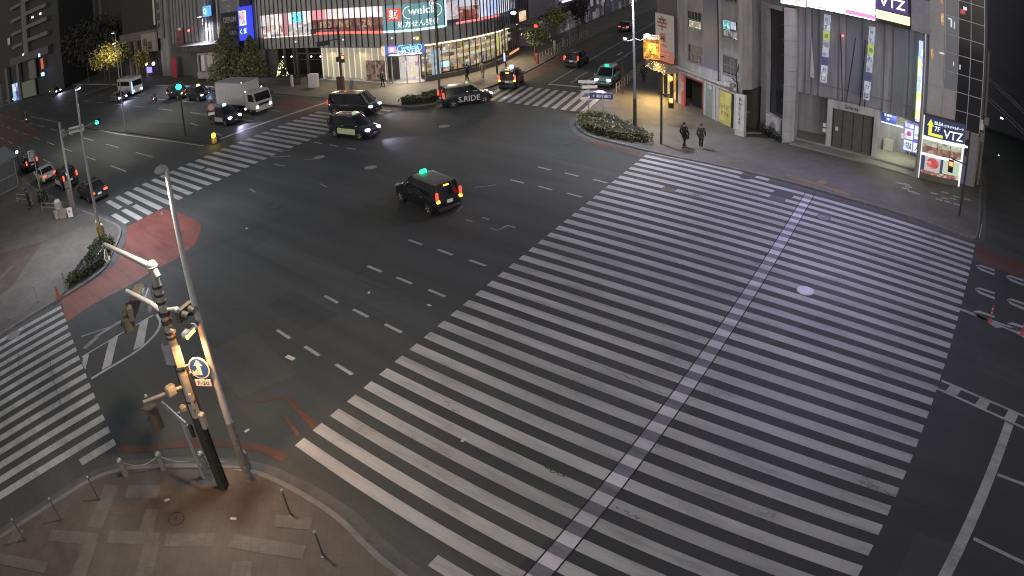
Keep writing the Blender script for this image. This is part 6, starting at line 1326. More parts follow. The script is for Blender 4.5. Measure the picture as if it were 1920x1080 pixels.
k = MB(); k.tube([(px, py, 3.95), (-16.5, 4.75, 3.93), (-16.7, 4.2, 3.9)], .055, 10); k.bbox((-16.42, 5.1, 3.98), (.22, .32, .28), .04); k.ball((-16.72, 4.35, 4.02), .06, 8); k.tube([(-16.67, 4.3, 3.9), (-16.8, 4.36, 3.5)], .03, 6); obj('pedestrian_arm', k, m_pole, t, 40)
ped_head(t, (-16.9, 4.42, 3.12), 200, None, body=m_sigbk)
k = MB(); k.bbox((px-.1, py-.3, 3.3), (.2, .2, .16), .05); k.bbox((px+.14, py+.1, 2.75), (.2, .2, .5), .03, .5); k.bbox((px+.1, py-.02, 3.5), (.16, .1, .5), .02, -.5); obj('junction_box', k, m_pole, t)

# ---- tapered lamp pole just behind it
lx_, ly_ = -15.92, 6.42
t = thing('lamp_pole', 'tall tapering steel lamp pole beside the main signal pole, lit orange halfway down', 'street lamp', (lx_, ly_, PZ))
k = MB(); k.tube([(lx_, ly_, PZ), (lx_, ly_, 2.4)], .13, 14); obj('pole_base', k, mat('pole_peeling', (.17, .155, .14), .7, var=.5, scale=9), t, 40)
k = MB(); k.tube([(lx_, ly_, 2.4), (lx_, ly_, 5.5), (lx_, ly_, 9.9)], [.115, .10, .06], 14); obj('pole', k, mat('lamp_steel', (.42, .42, .43), .4, .08, var=.12, scale=3), t, 40)
k = MB(); k.lathe((lx_-.14, ly_-.10, 9.80), [(.06, 0), (.15, .04), (.20, .10), (.16, .17), (.06, .22), (.01, .23)], 16); obj('lamp_globe', k, mat('clouded_globe', (.3, .3, .33), .3, var=.1), t, 40)
k = MB(); k.tube([(lx_, ly_, 5.65), (-15.8, 6.2, 5.68)], .05, 8); k.bbox((-15.68, 5.96, 5.72), (.62, .22, .16), .05, R(-62)); h_ = obj('amber_lamp', k, mat('lamp_housing', (.25, .25, .27), .4, .3), t, 40)
k = MB(); k.box((-15.56, 5.92, 5.69), (.42, .05, .11), R(-62)); obj('lens', k, glow('amber_lens', (1, .72, .10), 6), h_)
lamp('amber_light', 'POINT', (-15.60, 5.84, 5.5), 22, (1, .36, .06), t, size=.06)
lamp('amber_beam', 'SPOT', (-15.52, 5.72, 5.58), 330, (1, .36, .07), t, size=.06, spot=R(105), blend=.9, aim=(-16.0, 6.25, 3.6))
lamp('globe_fill', 'SPOT', (lx_-.30, ly_-.16, 9.68), GLOBE_FILL, (1.0, .86, .70), t, size=.3, spot=R(160), blend=.5, aim=(lx_-.5, ly_-.3, 0))  # spot added below the unlit globe to brighten the near corner
lamp('warm_spread', 'SPOT', (-15.58, 5.8, 5.5), NEARL, (1.0, .60, .28), t, size=.12, spot=R(150), blend=.6, aim=(-15.0, 5.4, 0))

# ---- short sign pole
t = thing('guide_sign_pole', 'slim grey pole with a steel angled name plate in front of the chained stone posts', 'sign pole', (-17.1, 5.31, PZ))
k = MB(); k.tube([(-17.1, 5.31, PZ), (-17.1, 5.31, 2.75)], .05, 10); obj('pole', k, m_polew, t, 40)
k = MB(); k.tube([(-17.65, 5.05, 3.0), (-16.6, 5.3, 2.5)], .05, 8); k.box((-17.1, 5.17, 2.75), (1.0, .05, .16), -.0, M=Matrix.Rotation(R(13), 3, 'Z') @ Matrix.Rotation(R(22), 3, 'Y')); obj('name_plate', k, mat('steel_lilac', (.34, .34, .40), .35, .4), t)
k = MB(); k.bbox((-16.55, 5.35, 2.35), (.16, .12, .42), .03); obj('push_box', k, m_sigdk, t)
k = MB(); k.lathe((-17.1, 5.31, PZ+.005), [(.3, 0), (.28, .012), (.06, .03)], 14); obj('foot_plate', k, m_iron, t)

# ---- stone bollards with chain, slim bollards
st = [(-19.42, 3.14, 'leftmost'), (-18.62, 4.46, 'second'), (-17.48, 5.64, 'third'), (-16.4, 6.72, 'last')]
for i, (x, y, w_) in enumerate(st):
    t = thing('stone_bollard', ['stout stone bollard at the left end of the chain near the south crossing', 'stout stone bollard between the first two chain spans', 'stout stone bollard behind the slim sign pole', 'stout stone bollard half hidden behind the lamp pole foot'][i], 'bollard', (x, y, PZ), 0, 'stone bollards linked by a chain')
    k = MB(); k.lathe((x, y, PZ), [(.12, 0), (.115, .45), (.10, .56)], 14); obj('post', k, mat('bollard_stone', (.17, .155, .145), .8, var=.2, scale=6), t, 40)
    k = MB(); k.ball((x, y, PZ+.64), .115, 12); obj('cap', k, mat('bollard_cap', (.34, .34, .34), .35, .5), t, 60)
m_chain = mat('chain_steel', (.17, .17, .17), .4, .6)
for i in range(3):
    (x0, y0, _), (x1, y1, _) = st[i], st[i+1]; k = MB()
    k.tube([(lerp(x0, x1, f), lerp(y0, y1, f), PZ+.58-.26*math.sin(PI*f)) for f in [j/12 for j in range(13)]], .022, 6)
    tag(obj('chain', k, m_chain, None, 40), ['sagging chain between the two left stone bollards', 'sagging chain between the second and third stone bollards', 'chain running from the slim sign pole to the lamp pole foot'][i], 'chain', 'chains between the stone bollards')
def slim(x, y, h, label, grp, m=None):
    t = thing('slim_bollard', label, 'bollard', (x, y, PZ), 0, grp)
    k = MB(); k.cyl((x, y, PZ), .032, h-.06, 10, .028); obj('post', k, m or mat('bollard_dark', (.10, .09, .085), .5, .3), t, 40)
    k = MB(); k.ball((x, y, PZ+h-.03), .055, 10); obj('cap', k, mat('bollard_cap', (.34, .34, .34), .35, .5), t, 60)
    k = MB(); k.lathe((x, y, PZ), [(.10, 0), (.10, .015), (.04, .03)], 12); obj('foot_plate', k, m_iron, t)
gs = 'slim bollards along the near kerb'
for x, y, lb in ((-19.3, -1.92, 'slim bollard farthest to the lower left beside the kerb'), (-19.19, -.11, 'slim bollard second from the lower left beside the kerb'), (-19.07, 1.66, 'slim bollard nearest the stout stone bollards'), (-13.76, 6.40, 'slim bollard in the orange lit paving right of the lamp pole'), (-11.83, 6.0, 'slim bollard farthest right on the near corner with a band below its cap')): slim(x, y, 1.0, lb, gs)
slim(-37.6, 4.67, 1.0, 'slim bollard on the left pavement near the hedge end', 'slim bollards on the left pavement', m_pole); slim(-37.47, 2.38, 1.0, 'slim bollard on the left pavement near the south crossing', 'slim bollards on the left pavement', m_pole)
slim(1.8, 40.65, .9, 'slim pale bollard at the pavement corner by the alley mouth', 'bollard by the alley', mat('cream_post', (.42, .4, .32), .6))
# red delineator posts
for x, y, lb in ((2.95, 30.3, 'red flexible marker post nearer the big crossing'), (4.95, 30.15, 'red flexible marker post nearer the right edge')):
    t = thing('marker_post', lb, 'marker post', (x, y, .012), 0, 'red marker posts on the avenue'); k = MB(); k.lathe((x, y, .012), [(.13, 0), (.12, .05), (.04, .07), (.038, .84), (.02, .86)], 12); obj('post', k, mat('marker_red', (.4, .05, .07), .5, emit=(.8, .1, .15), es=.05), t, 40)
    k = MB()
    for z in (.45, .65): k.cyl((x, y, z), .042, .07, 12)
    obj('reflector', k, mat('reflector_white', (.6, .6, .6), .3), t)
t = thing('marker_cone', 'orange marker cone at the kerb beside the left hedge', 'traffic cone', (-36.6, 5.95, PZ)); k = MB(); k.lathe((-36.6, 5.95, PZ), [(.17, 0), (.17, .03), (.12, .04), (.05, .72), (.02, .74)], 14); obj('cone', k, mat('cone_orange', (.42, .10, .05), .6), t, 40)

# ---- hedges
def hedge(label, poly, h, n, m, sz=.16, base=PZ, flowers=0):
    cx = sum(p[0] for p in poly)/len(poly); cy = sum(p[1] for p in poly)/len(poly); t = thing('hedge', label, 'hedge', (cx, cy, base))
    k = MB(); P2 = [(cx+(p[0]-cx)*.86, cy+(p[1]-cy)*.86) for p in poly]; k.prism(P2, base, base+h*.7); obj('dark_core', k, mat('hedge_core', (.015, .017, .012), .9), t)  # near-black solid core filling the hedge behind its leaves
    k = MB(); xs = [p[0] for p in poly]; ys = [p[1] for p in poly]; nn = len(poly); c = 0
    def inside(x, y):
        r = False; j = nn-1
        for i in range(nn):
            if (poly[i][1] > y) != (poly[j][1] > y) and x < (poly[j][0]-poly[i][0])*(y-poly[i][1])/(poly[j][1]-poly[i][1])+poly[i][0]: r = not r
            j = i
        return r
    while c < n:
        x, y = random.uniform(min(xs), max(xs)), random.uniform(min(ys), max(ys))
        if not inside(x, y): continue
        hh = h*(.75+.25*math.sin(x*2.3+y*1.7)*math.cos(x*1.1-y*2.9)); z = base+hh*(1-random.random()**2.2*.95); k.leaf((x, y, z), sz, random.choice((0, 0, 1))); c += 1
    obj('foliage', k, m, t)
    if flowers:
        k = MB()
        for i in range(flowers):
            while True:
                x, y = random.uniform(min(xs), max(xs)), random.uniform(min(ys), max(ys))
                if inside(x, y): break
            k.leaf((x, y, base+h*.95), sz*1.3)
        obj('blossom', k, mat('pale_blossom', (.4, .38, .3), .8), t)
m_lf = [mat('hedge_leaf_a', (.11, .12, .05), .65, var=.3, scale=5), mat('hedge_leaf_b', (.19, .18, .075), .65, var=.3, scale=5)]
m_lf2 = [mat('hedge_leaf_c', (.06, .08, .035), .7, var=.3, scale=5), mat('hedge_leaf_d', (.10, .12, .055), .7, var=.3, scale=5)]
hedge('rounded low hedge at the far pavement corner under the tall lamp pole', [(-28.9, 43.0), (-27.4, 41.6), (-25.2, 40.95), (-23.2, 41.1), (-21.95, 41.5), (-22.0, 42.1), (-23.2, 43.0), (-25.2, 43.9), (-27.6, 45.4), (-29.0, 45.3), (-29.5, 44.4)], .8, 3600, m_lf, .17, PZ, 26)
hedge('curved low hedge with a rope fence on the left corner', [(-37.0, 6.9), (-37.15, 8.2), (-37.8, 9.8), (-39.0, 10.7), (-40.75, 11.75), (-41.6, 11.2), (-41.9, 10.5), (-40.4, 9.6), (-39.0, 8.4), (-38.0, 7.4), (-37.3, 6.7)], .62, 2400, m_lf2, .17)
hedge('dark low hedge by the kerb in front of the pharmacy entrance', [(-46.3, 41.6), (-45.0, 41.5), (-43.6, 42.4), (-43.3, 43.6), (-44.3, 44.8), (-45.3, 45.3), (-45.9, 44.6), (-45.2, 43.4)], .7, 1300, m_lf2, .18)
hp = [(-37.1, 6.68), (-37.9, 8.5), (-38.95, 10.25), (-40.5, 11.35)]
t = thing('rope_fence', 'short pale posts linked by a rope along the left hedge', 'fence', (-38.3, 8.6, PZ))
for i, (x, y) in enumerate(hp): k = MB(); k.cyl((x, y, PZ), .07, 1.05 if i == 0 else .75, 10); k.ball((x, y, PZ+(1.05 if i == 0 else .75)), .07, 8); obj('post', k, m_polew, t, 50)
k = MB()
for a, b in zip(hp, hp[1:]): k.tube([(lerp(a[0], b[0], f), lerp(a[1], b[1], f), PZ+.65-.2*math.sin(PI*f)) for f in [j/8 for j in range(9)]], .02, 5)
obj('rope', k, m_chain, t)

# ---- trees
m_bark = mat('bark', (.07, .058, .045), .9, var=.3, scale=6)
def tree(label, x, y, th, blobs, n, sz, cols, base=PZ, name='street_tree', group=None, lean=0):
    t = thing(name, label, 'tree', (x, y, base), 0, group); k = MB(); k.tube([(x, y, base), (x+lean*.3, y, base+th*.6), (x+lean, y, base+th)], [.16, .12, .09], 9)
    for (bx, by, bz, rx_, rz_) in blobs: k.tube([(x+lean*.6, y, base+th*.75), (x+bx*.5, y+by*.5, base+(th*.75+bz)/2), (x+bx, y+by, base+bz)], [.08, .05, .02], 6)
    obj('trunk', k, m_bark, t, 50); k = MB(); tot = sum(b[3]**2*b[4] for b in blobs)
    for (bx, by, bz, rx_, rz_) in blobs:
        cl = [(random.gauss(0, 1), random.gauss(0, 1), random.gauss(0, 1)) for _ in range(14)]
        for i in range(int(n*rx_**2*rz_/tot)):
            v = Vector((random.gauss(0, 1), random.gauss(0, 1), random.gauss(0, 1))).normalized()*random.random()**.45; c = Vector(random.choice(cl)).normalized()*.75; v = v*.55+c*.6*random.random() if random.random() < .75 else v
            k.leaf((x+bx+v.x*rx_, y+by+v.y*rx_, base+bz+v.z*rz_), sz, random.choice((0, 0, 1, 1, 2)) if len(cols) > 2 else random.choice((0, 1)))
    obj('crown', k, cols, t)
yel = [mat('leaf_yellow', (.42, .36, .09), .7, var=.3), mat('leaf_olive', (.25, .23, .07), .7, var=.3), mat('leaf_brown', (.08, .07, .03), .7, var=.3)]
grn = [mat('leaf_green', (.12, .14, .06), .7, var=.3), mat('leaf_mid', (.18, .19, .08), .7, var=.3), mat('leaf_dark', (.05, .06, .03), .7, var=.3)]
drk = [mat('leaf_night', (.03, .03, .024), .8, var=.3), mat('leaf_night2', (.018, .019, .016), .8, var=.3)]
tree('yellow leaved tree beside the median lamp on the north pavement', -126.0, 41.2, 3.0, [(0, 0, 5.9, 4.6, 2.8), (-2.8, 0, 4.9, 3.4, 2), (2.8, .5, 5.0, 3.4, 2)], 3400, .5, yel)
tree('brownish lit tree just right of the yellow tree', -113.0, 43.5, 2.5, [(0, 0, 4.2, 2.0, 2.0)], 900, .45, yel)
def conifer(label, x, y, h, r, n):
    t = thing('conifer', label, 'tree', (x, y, PZ)); k = MB(); k.tube([(x, y, PZ), (x, y, PZ+h*.9)], [.14, .03], 8); obj('trunk', k, m_bark, t, 50); k = MB()
    for i in range(n):
        f = random.random()**1.3; a = random.random()*6.28; lay = 1-.35*((f*9) % 1); rr = r*(1-f)**.8*lay*(random.random()**.4)+.05; k.leaf((x+rr*math.cos(a), y+rr*math.sin(a), PZ+.9+f*(h-.9)), .34, random.choice((0, 1, 1, 2)))
    obj('crown', k, grn, t)
conifer('bushy conical evergreen left of the blue neon sign', -82.0, 44.2, 8.2, 3.3, 3600)
conifer('shorter dark conical tree in front of the glass shop corner', -75.8, 44.4, 6.2, 2.7, 2200)
conifer('slim conical tree between the two larger evergreens', -78.2, 43.6, 5.2, 1.6, 1000)
tree('round green street tree beside the red traffic light', -47.6, 63.2, 2.0, [(0, 0, 3.6, 1.7, 2.0), (.4, .3, 2.9, 1.5, 1.2)], 1300, .34, grn, group=None)
tree('pale green street tree beyond the first one on the side street', -51.0, 72.0, 2.0, [(0, 0, 3.8, 1.9, 2.0)], 1000, .38, grn)
tree('dark street tree farther up the side street', -53.4, 80.5, 2.0, [(0, 0, 4.2, 2.2, 2.2)], 900, .4, drk)
for x, y, r, h, lb in ((-150, 43.5, 6.5, 9.5, 'large dark tree mass left of the yellow tree'), (-138, 44.0, 6, 9, 'large dark tree just behind the yellow tree'), (-165, 43.5, 6, 8.5, 'large dark tree beside the balcony building')):
    tree(lb, x, y, 5, [(0, 0, h, r, 5.5), (-3, 0, h-3, r*.6, 3.5), (3, 0, h-2.5, r*.6, 3.5)], 2600, 1.0, drk)

# ---- street lamps
def street_lamp(label, x, y, h, arm, col, watt, base=PZ, spot=R(140), m=None, r0=.1, es=14, lit_pole=None, lampz=None):
    t = thing('street_lamp', label, 'street lamp', (x, y, base)); k = MB(); k.tube([(x, y, base), (x, y, h*.3), (x, y, h)], [r0*1.25, r0, r0*.6], 12); obj('pole', k, m or m_polew, t, 40)
    k = MB(); ex, ey = x+arm[0], y+arm[1]; k.tube([(x, y, h-.02), (ex, ey, h+.12)], .045, 8); hd = math.atan2(arm[1], arm[0]); k.bbox((ex, ey, h+.12), (.9, .3, .14), .05, hd); h_ = obj('lamp_head', k, mat('lamp_housing', (.25, .25, .27), .4, .3), t, 40)
    k = MB(); k.box((ex, ey, h+.03), (.7, .22, .05), hd); obj('lens', k, glow('street_lens_%s' % str(col), col, es), h_)
    lamp('street_light', 'SPOT', (ex, ey, h-.05), watt, col, t, size=.25, spot=spot, blend=.7, aim=(ex, ey, 0))
    return t
VW = (.90, .92, 1.0)
street_lamp('tall pale street lamp rising from the left hedge corner', -41.68, 11.07, 10.05, (-.5, .3), VW, LAMPW*1.45, r0=.11)
street_lamp('tall steel street lamp in the hedge on the far right corner', -24.55, 43.95, 10.3, (.3, -.8), VW, LAMPW*1.15, r0=.11, m=mat('pole_steel_dim', (.15, .15, .16), .5, .2))
k = [o for o in bpy.data.objects if o.get('label', '').startswith('tall steel street lamp')][0]
kk = MB(); kk.tube([(-24.55, 43.95, 7.0), (-24.2, 44.2, 6.85), (-23.75, 44.4, 7.05)], .035, 8); kk.tube([(-24.55, 43.95, 6.9), (-25.0, 43.7, 6.75)], .035, 8); obj('side_arm', kk, m_polew, k, 40)
kk = MB(); kk.ball((-23.7, 44.4, 7.25), .2, 12, sq=(1, 1, .8)); obj('side_lamp', kk, glow('violet_side_lamp', (.6, .55, 1), 6), k); kk = MB(); kk.ball((-25.1, 43.65, 6.9), .16, 10); obj('side_globe', kk, mat('white_globe', (.5, .5, .5), .4, var=0), k)
kk = MB(); kk.cyl((-24.55, 43.95, PZ), .135, 2.4, 12); obj('pole_sleeve', kk, m_pold, k, 40)
street_lamp('thin street lamp standing in the central reservation', -74.66, 25.6, 11.6, (-1.0, .1), (1.0, .96, .85), LAMPW*1.2, .10, m=m_pole, r0=.08)
street_lamp('bright pole lamp with an amber lantern on the north pavement by the arcade', -90.2, 45.2, 9.6, (-.5, -.3), (.9, .9, 1), LAMPW*1.6, r0=.11)
k = [o for o in bpy.data.objects if o.get('label', '').startswith('bright pole lamp')][0]; kk = MB(); kk.ball((-89.2, 44.8, 5.6), .42, 12, sq=(1.3, 1, .7)); obj('lantern', kk, glow('amber_lantern', (1, .68, .25), 3.5), k)
t = thing('street_lamp', 'thin lamp post whose light falls on the yellow leaved tree', 'street lamp', (-117.5, 38.5, PZ)); k = MB(); k.cyl((-117.5, 40.9, PZ), .09, 8.2, 8); k.tube([(-117.5, 40.9, 8.2), (-118.3, 40.2, 8.3)], .05, 6); obj('pole', k, m_pole, t); k = MB(); k.bbox((-118.4, 40.1, 8.3), (.7, .3, .14), .05, .7); h_ = obj('lamp_head', k, m_pole, t); k = MB(); k.box((-118.4, 40.1, 8.2), (.5, .2, .05), .7); obj('lens', k, glow('street_lens_warm', (1, .9, .6), 10), h_); lamp('street_light', 'SPOT', (-118.5, 40.0, 8.1), 3400, (1, .88, .5), t, size=.3, spot=R(70), blend=.7, aim=(-126, 41, 5.4))
street_lamp('distant street lamp with cold white head under the balcony building', -166, 39, 9, (-.8, -.3), (.75, .75, 1), 400, r0=.12)
street_lamp('distant street lamp with a warm head at the far left', -181, 31, 8.2, (.8, -.3), (1, .8, .5), 400, r0=.12)
t = thing('flood_lamp', 'violet white lamp globe hung beside the red traffic light at the glass corner', 'lamp', (-49.6, 62.2, 5.5)); k = MB(); k.ball((-49.6, 62.2, 5.75), .28, 12, sq=(1.2, 1, .8)); obj('globe', k, glow('violet_globe', (.6, .55, 1), 5), t); k = MB(); k.tube([(-49.6, 62.2, 5.9), (-50.2, 62.3, 6.1)], .04, 6); obj('bracket', k, m_dark, t)

# ---- signals around the junction
def sig_pole(label, x, y, h, m=None, r=.1, base=PZ):
    t = thing('signal_pole', label, 'traffic signal', (x, y, base)); k = MB(); k.tube([(x, y, base), (x, y, h)], [r, r*.8], 12); k.ball((x, y, h), r*.85, 8); obj('pole', k, m or m_pold, t, 40); return t
t = sig_pole('dark signal pole with a red pedestrian light before the concrete building', -21.5, 42.15, 4.75, r=.085); k = MB(); k.tube([(-21.5, 42.15, 3.62), (-21.0, 42.3, 3.64), (-20.85, 42.33, 3.55)], .05, 8); obj('arm', k, m_pold, t); ped_head(t, (-20.85, 42.3, 3.12), -68, 0, 6, (1, .33, .04))
t = sig_pole('dark signal pole with a red pedestrian light before the restaurant kiosk', .15, 43.55, 5.7, r=.08); k = MB(); k.tube([(.15, 43.55, 3.55), (-.95, 43.6, 3.6)], .045, 8); obj('arm', k, m_pold, t); ped_head(t, (-1.0, 43.6, 3.12), -80, 0, 5, (1, .14, .04)); kk = MB(); kk.bbox((.05, 43.45, 4.35), (.3, .3, .5), .05, .3); kk.bbox((.0, 43.4, 5.0), (.25, .25, .4), .05, .8); obj('signal_rear', kk, m_sigdk, t)
t = sig_pole('dark signal pole with long arms in front of the frosted shop windows', -57.3, 44.1, 6.9, r=.13)
k = MB(); k.tube([(-57.3, 44.1, 6.75), (-59.0, 42.0, 7.0)], .06, 8); k.tube([(-57.3, 44.1, 5.55), (-58.9, 42.3, 5.5)], .06, 8); k.tube([(-57.3, 44.1, 4.05), (-56.2, 43.6, 4.1)], .04, 8); obj('arm', k, m_pold, t); signal_head(t, (-58.9, 42.2, 6.75), 130, 1, True, None, body=m_sigdk, r=.2); signal_head(t, (-58.3, 42.9, 5.3), 150, 3, False, None, body=m_sigdk, r=.18); ped_head(t, (-56.1, 43.55, 3.55), -50, 0, 6, (1, .12, .05)); kk = MB(); kk.bbox((-57.35, 44.0, 3.4), (.5, .4, .5), .05); obj('control_box', kk, m_sigdk, t)
t = sig_pole('pair of dark posts carrying a glowing red traffic light at the glass corner', -46.5, 55.3, 5.75, r=.09); k = MB(); k.tube([(-48.3, 58.9, PZ), (-48.3, 58.9, 5.0)], .09, 10); obj('post', k, m_pold, t); k = MB(); k.tube([(-46.5, 55.3, 5.6), (-43.6, 57.2, 5.3)], .06, 8); k.tube([(-46.5, 55.3, 5.0), (-43.6, 57.2, 5.0)], .05, 8); k.box((-45.2, 56.1, 5.15), (1.2, .12, .4), .6); obj('arm', k, m_pold, t); signal_head(t, (-43.5, 57.15, 5.15), -62, 3, False, 0, (1, .04, .02), 4, body=m_sigdk, r=.23)
kk = MB(); kk.box((-48.3, 58.75, 1.2), (.12, .1, .9)); obj('blue_light', kk, glow('blue_post_light', (.4, .5, 1), 3), t)
t = sig_pole('slim pole on the far pavement between lamp pole and side street kerb', -31.4, 54.1, 3.6, r=.06)
t = sig_pole('plain dark pole rising beside the pharmacy hedge', -45.66, 46.2, 9.6, mat('pole_brown', (.12, .10, .08), .6), r=.11)
# west side poles
t = sig_pole('dark sign pole with stacked road signs and a yellow warning light on the median tip', -54.45, 27.35, 4.9, r=.12, base=.10)
cv_ = Vector((.75, -.66, 0)).normalized(); cX = Vector((-cv_.y, cv_.x, 0))
k = MB(); k.disc((-54.15, 27.1, 4.15), .36, cv_, 20, 0, .03); sg = obj('blue_sign', k, mat('sign_blue2', (.04, .16, .4), .4, var=0), t); k = MB(); k.add([Vector((-54.13, 27.08, 4.15))+cv_*.01+cX*u+Vector((0, 0, v)) for u, v in ((-.2, -.1), (.1, .22), (.2, -.22))], [(0, 1, 2)]); obj('sign_arrow', k, m_let, sg)
k = MB(); k.disc((-54.15, 27.1, 3.25), .36, cv_, 20, 0, .03); sg = obj('red_ring_sign', k, mat('sign_ring', (.4, .06, .08), .4, var=0), t); k = MB(); k.disc(Vector((-54.15, 27.1, 3.25))+cv_*.008, .26, cv_, 20); obj('sign_face', k, mat('sign_pinkish', (.42, .34, .36), .4, var=0), sg); k = MB(); k.box((-54.1, 27.05, 2.7), (.6, .04, .25), math.atan2(cX.y, cX.x)); obj('sub_plate', k, m_let, t)
k = MB(); k.lathe((-54.05, 26.95, .6), [(.05, 0), (.2, .05), (.22, .2), (.15, .34), (.03, .4)], 14); obj('warning_light', k, glow('yellow_warning', (1, .85, .05), 3.2), t); k = MB(); k.bbox((-54.05, 26.95, .35), (.42, .42, .5), .05); obj('light_base', k, mat('post_yellow', (.3, .22, .08), .6), t); lamp('warning_glow', 'POINT', (-53.6, 26.6, .7), 18, (1, .7, .15), t, size=.2)
t = sig_pole('dark median pole with a glowing green signal left of the truck', -60.6, 27.1, 5.4, r=.09, base=.1); signal_head(t, (-60.4, 26.95, 5.05), -35, 1, False, 0, (.02, 1, .68), 4.5, body=m_sigdk, r=.36)
t = sig_pole('signal pole with a street name board and green light over the left queue', -50.85, 11.7, 7.25, m_pole, r=.12)
k = MB(); k.tube([(-50.85, 11.7, 6.5), (-51.5, 12.3, 6.35), (-53.3, 14.6, 5.8), (-54.9, 16.2, 5.6)], .06, 8); k.bbox((-50.9, 11.9, 6.6), (.4, .3, .2), .04); k.bbox((-51.3, 12.1, 6.2), (.3, .3, .25), .04); obj('arm', k, m_pole, t)
k = MB(); bx = Vector((.80, .60, 0)); bo = Vector((-54.3, 13.35, 5.85)); k.box(bo+bx*.8, (1.75, .06, .5), math.atan2(.6, .8)); nb = obj('name_board', k, mat('board_white', (.45, .45, .47), .5, var=0), t); k = MB(); k.text("新宿五丁目東", lambda u, v: bo+Vector((.6, -.8, 0))*.04+bx*(u+.05)+Vector((0, 0, v-.14)), w=1.5, h=.28); obj('lettering', k, mat('board_letters', (.06, .06, .12), .6, var=0), nb)
signal_head(t, (-55.2, 16.3, 5.5), -35, 1, False, 0, (.02, 1, .68), 4.5, body=m_sigdk, r=.24)
kk = MB(); kk.bbox((-50.8, 11.5, 1.2), (.6, .5, 2.1), .05); kk.bbox((-50.7, 11.4, 2.6), (.4, .4, .5), .05); obj('control_box', kk, mat('box_brown', (.10, .085, .075), .7), t)
t = thing('parking_sign', 'white square sign on a pole with yellow lower half by the left kerb', 'sign', (-62.15, 11.05, PZ)); k = MB(); k.cyl((-62.15, 11.05, PZ), .10, 1.9, 10); obj('pole_sleeve', k, mat('sleeve_yellow', (.30, .27, .10), .6), t); k = MB(); k.cyl((-62.15, 11.05, 2.0), .07, 2.4, 10); obj('pole', k, m_pole, t)
k = MB(); so_ = Vector((-63.1, 10.6, 3.85)); sx2 = Vector((.83, .56, 0)); k.box(so_+sx2*.55, (1.1, .06, 1.0), math.atan2(.56, .83)); sg = obj('sign_board', k, mat('board_white', (.45, .45, .47), .5, var=0), t)
k = MB(); fq = lambda u, v: so_+Vector((.56, -.83, 0))*.045+sx2*u+Vector((0, 0, v)); k.text("□", lambda u, v: fq(u+.25, v-.2), w=.6, h=.6); k.text("ひ", lambda u, v: fq(u+.42, v-.02), w=.26, h=.26); k.text("ABC", lambda u, v: fq(u+.35, v-.42), w=.4, h=.14); obj('lettering', k, m_letk, sg)
# metal cabinets and clutter at the left kerb
t = thing('utility_cabinet', 'pale utility cabinet strapped to the foot of the left lamp with yellow tubes', 'cabinet', (-42.0, 11.25, PZ)); k = MB(); k.bbox((-42.05, 11.2, PZ+.55), (.5, .45, 1.1), .05); obj('cabinet', k, mat('cabinet_cream', (.38, .34, .27), .6, var=.2), t); k = MB(); k.cyl((-41.45, 11.05, PZ), .08, 1.5, 8); k.cyl((-41.62, 10.85, PZ), .06, 1.2, 8); obj('tube_guard', k, mat('tube_yellow', (.42, .30, .07), .6), t); k = MB(); k.ball((-42.1, 11.15, 1.4), .22, 8); k.bbox((-42.25, 11.3, 1.0), (.3, .3, .3), .08); obj('bag', k, mat('white_bag', (.45, .42, .38), .8), t)
t = thing('crate_stack', 'stack of pale boxes and bags left beside the signal pole on the left pavement', 'boxes', (-51.8, 10.4, PZ)); 
for i, (x, y, z, s_) in enumerate(((-52.0, 10.3, .35, .7), (-51.3, 10.7, .35, .7), (-51.7, 10.5, .95, .55))): k = MB(); k.bbox((x, y, PZ+z), (s_, s_*.8, s_*.9), .04, .4*i); obj('box', k, mat('box_tan', (.26, .23, .2), .8, var=.25), t)
k = MB(); k.ball((-52.0, 10.5, 1.35), .3, 10, sq=(1, 1, .8)); obj('bag', k, mat('white_bag', (.45, .42, .38), .8), t)
t = thing('notice_board', 'small white board with red markings at the foot of the left signal pole', 'sign', (-50.35, 11.05, PZ)); k = MB(); k.box((-50.35, 11.1, PZ+.45), (.5, .06, .75), .7); obj('panel', k, m_whitep, t); k = MB(); k.disc((-50.32, 11.05, PZ+.55), .12, (.64, -.76, 0), 12); obj('emblem', k, mat('emblem_orange', (.45, .2, .08), .6), t)
t = thing('guard_rail', 'white tubular guard rail along the left kerb by the parked scooters', 'railing', (-56, 10.1, PZ)); k = MB(); k.tube([(-53.2, 10.9, PZ), (-53.2, 10.9, .85), (-56.2, 9.8, .85), (-56.2, 9.8, PZ)], .03, 6); k.tube([(-53.2, 10.9, .5), (-56.2, 9.8, .5)], .025, 6); obj('rail', k, m_polew, t)
t = thing('guard_rail', 'white tubular guard rail beside the standing person at the left', 'railing', (-61, 9.4, PZ)); k = MB(); k.tube([(-60.2, 9.6, PZ), (-60.2, 9.6, .95), (-63.8, 8.6, .95), (-63.8, 8.6, PZ)], .04, 6); k.tube([(-60.2, 9.6, .5), (-63.8, 8.6, .5)], .03, 6); obj('rail', k, m_polew, t)
t = thing('subway_shelter', 'grey glass and steel subway entrance shelter at the left edge', 'shelter', (-74, 9, PZ)); k = MB()
for x in (-70.4, -73.5, -76.6, -80): 
    for y in (6.2, 10.0): k.box((x, y, 1.6), (.12, .12, 3.0))
for x0, x1 in ((-70.4, -73.5), (-73.5, -76.6), (-76.6, -80)): k.tube([(x0, 10.0, .2), (x1, 10.0, 3.0)], .06, 6)
for z in (.25, 1.6, 3.1):
    for y in (6.2, 10.0): k.box((-75.2, y, z), (9.7, .12, .14))
    k.box((-70.4, 8.1, z), (.12, 3.9, .14))
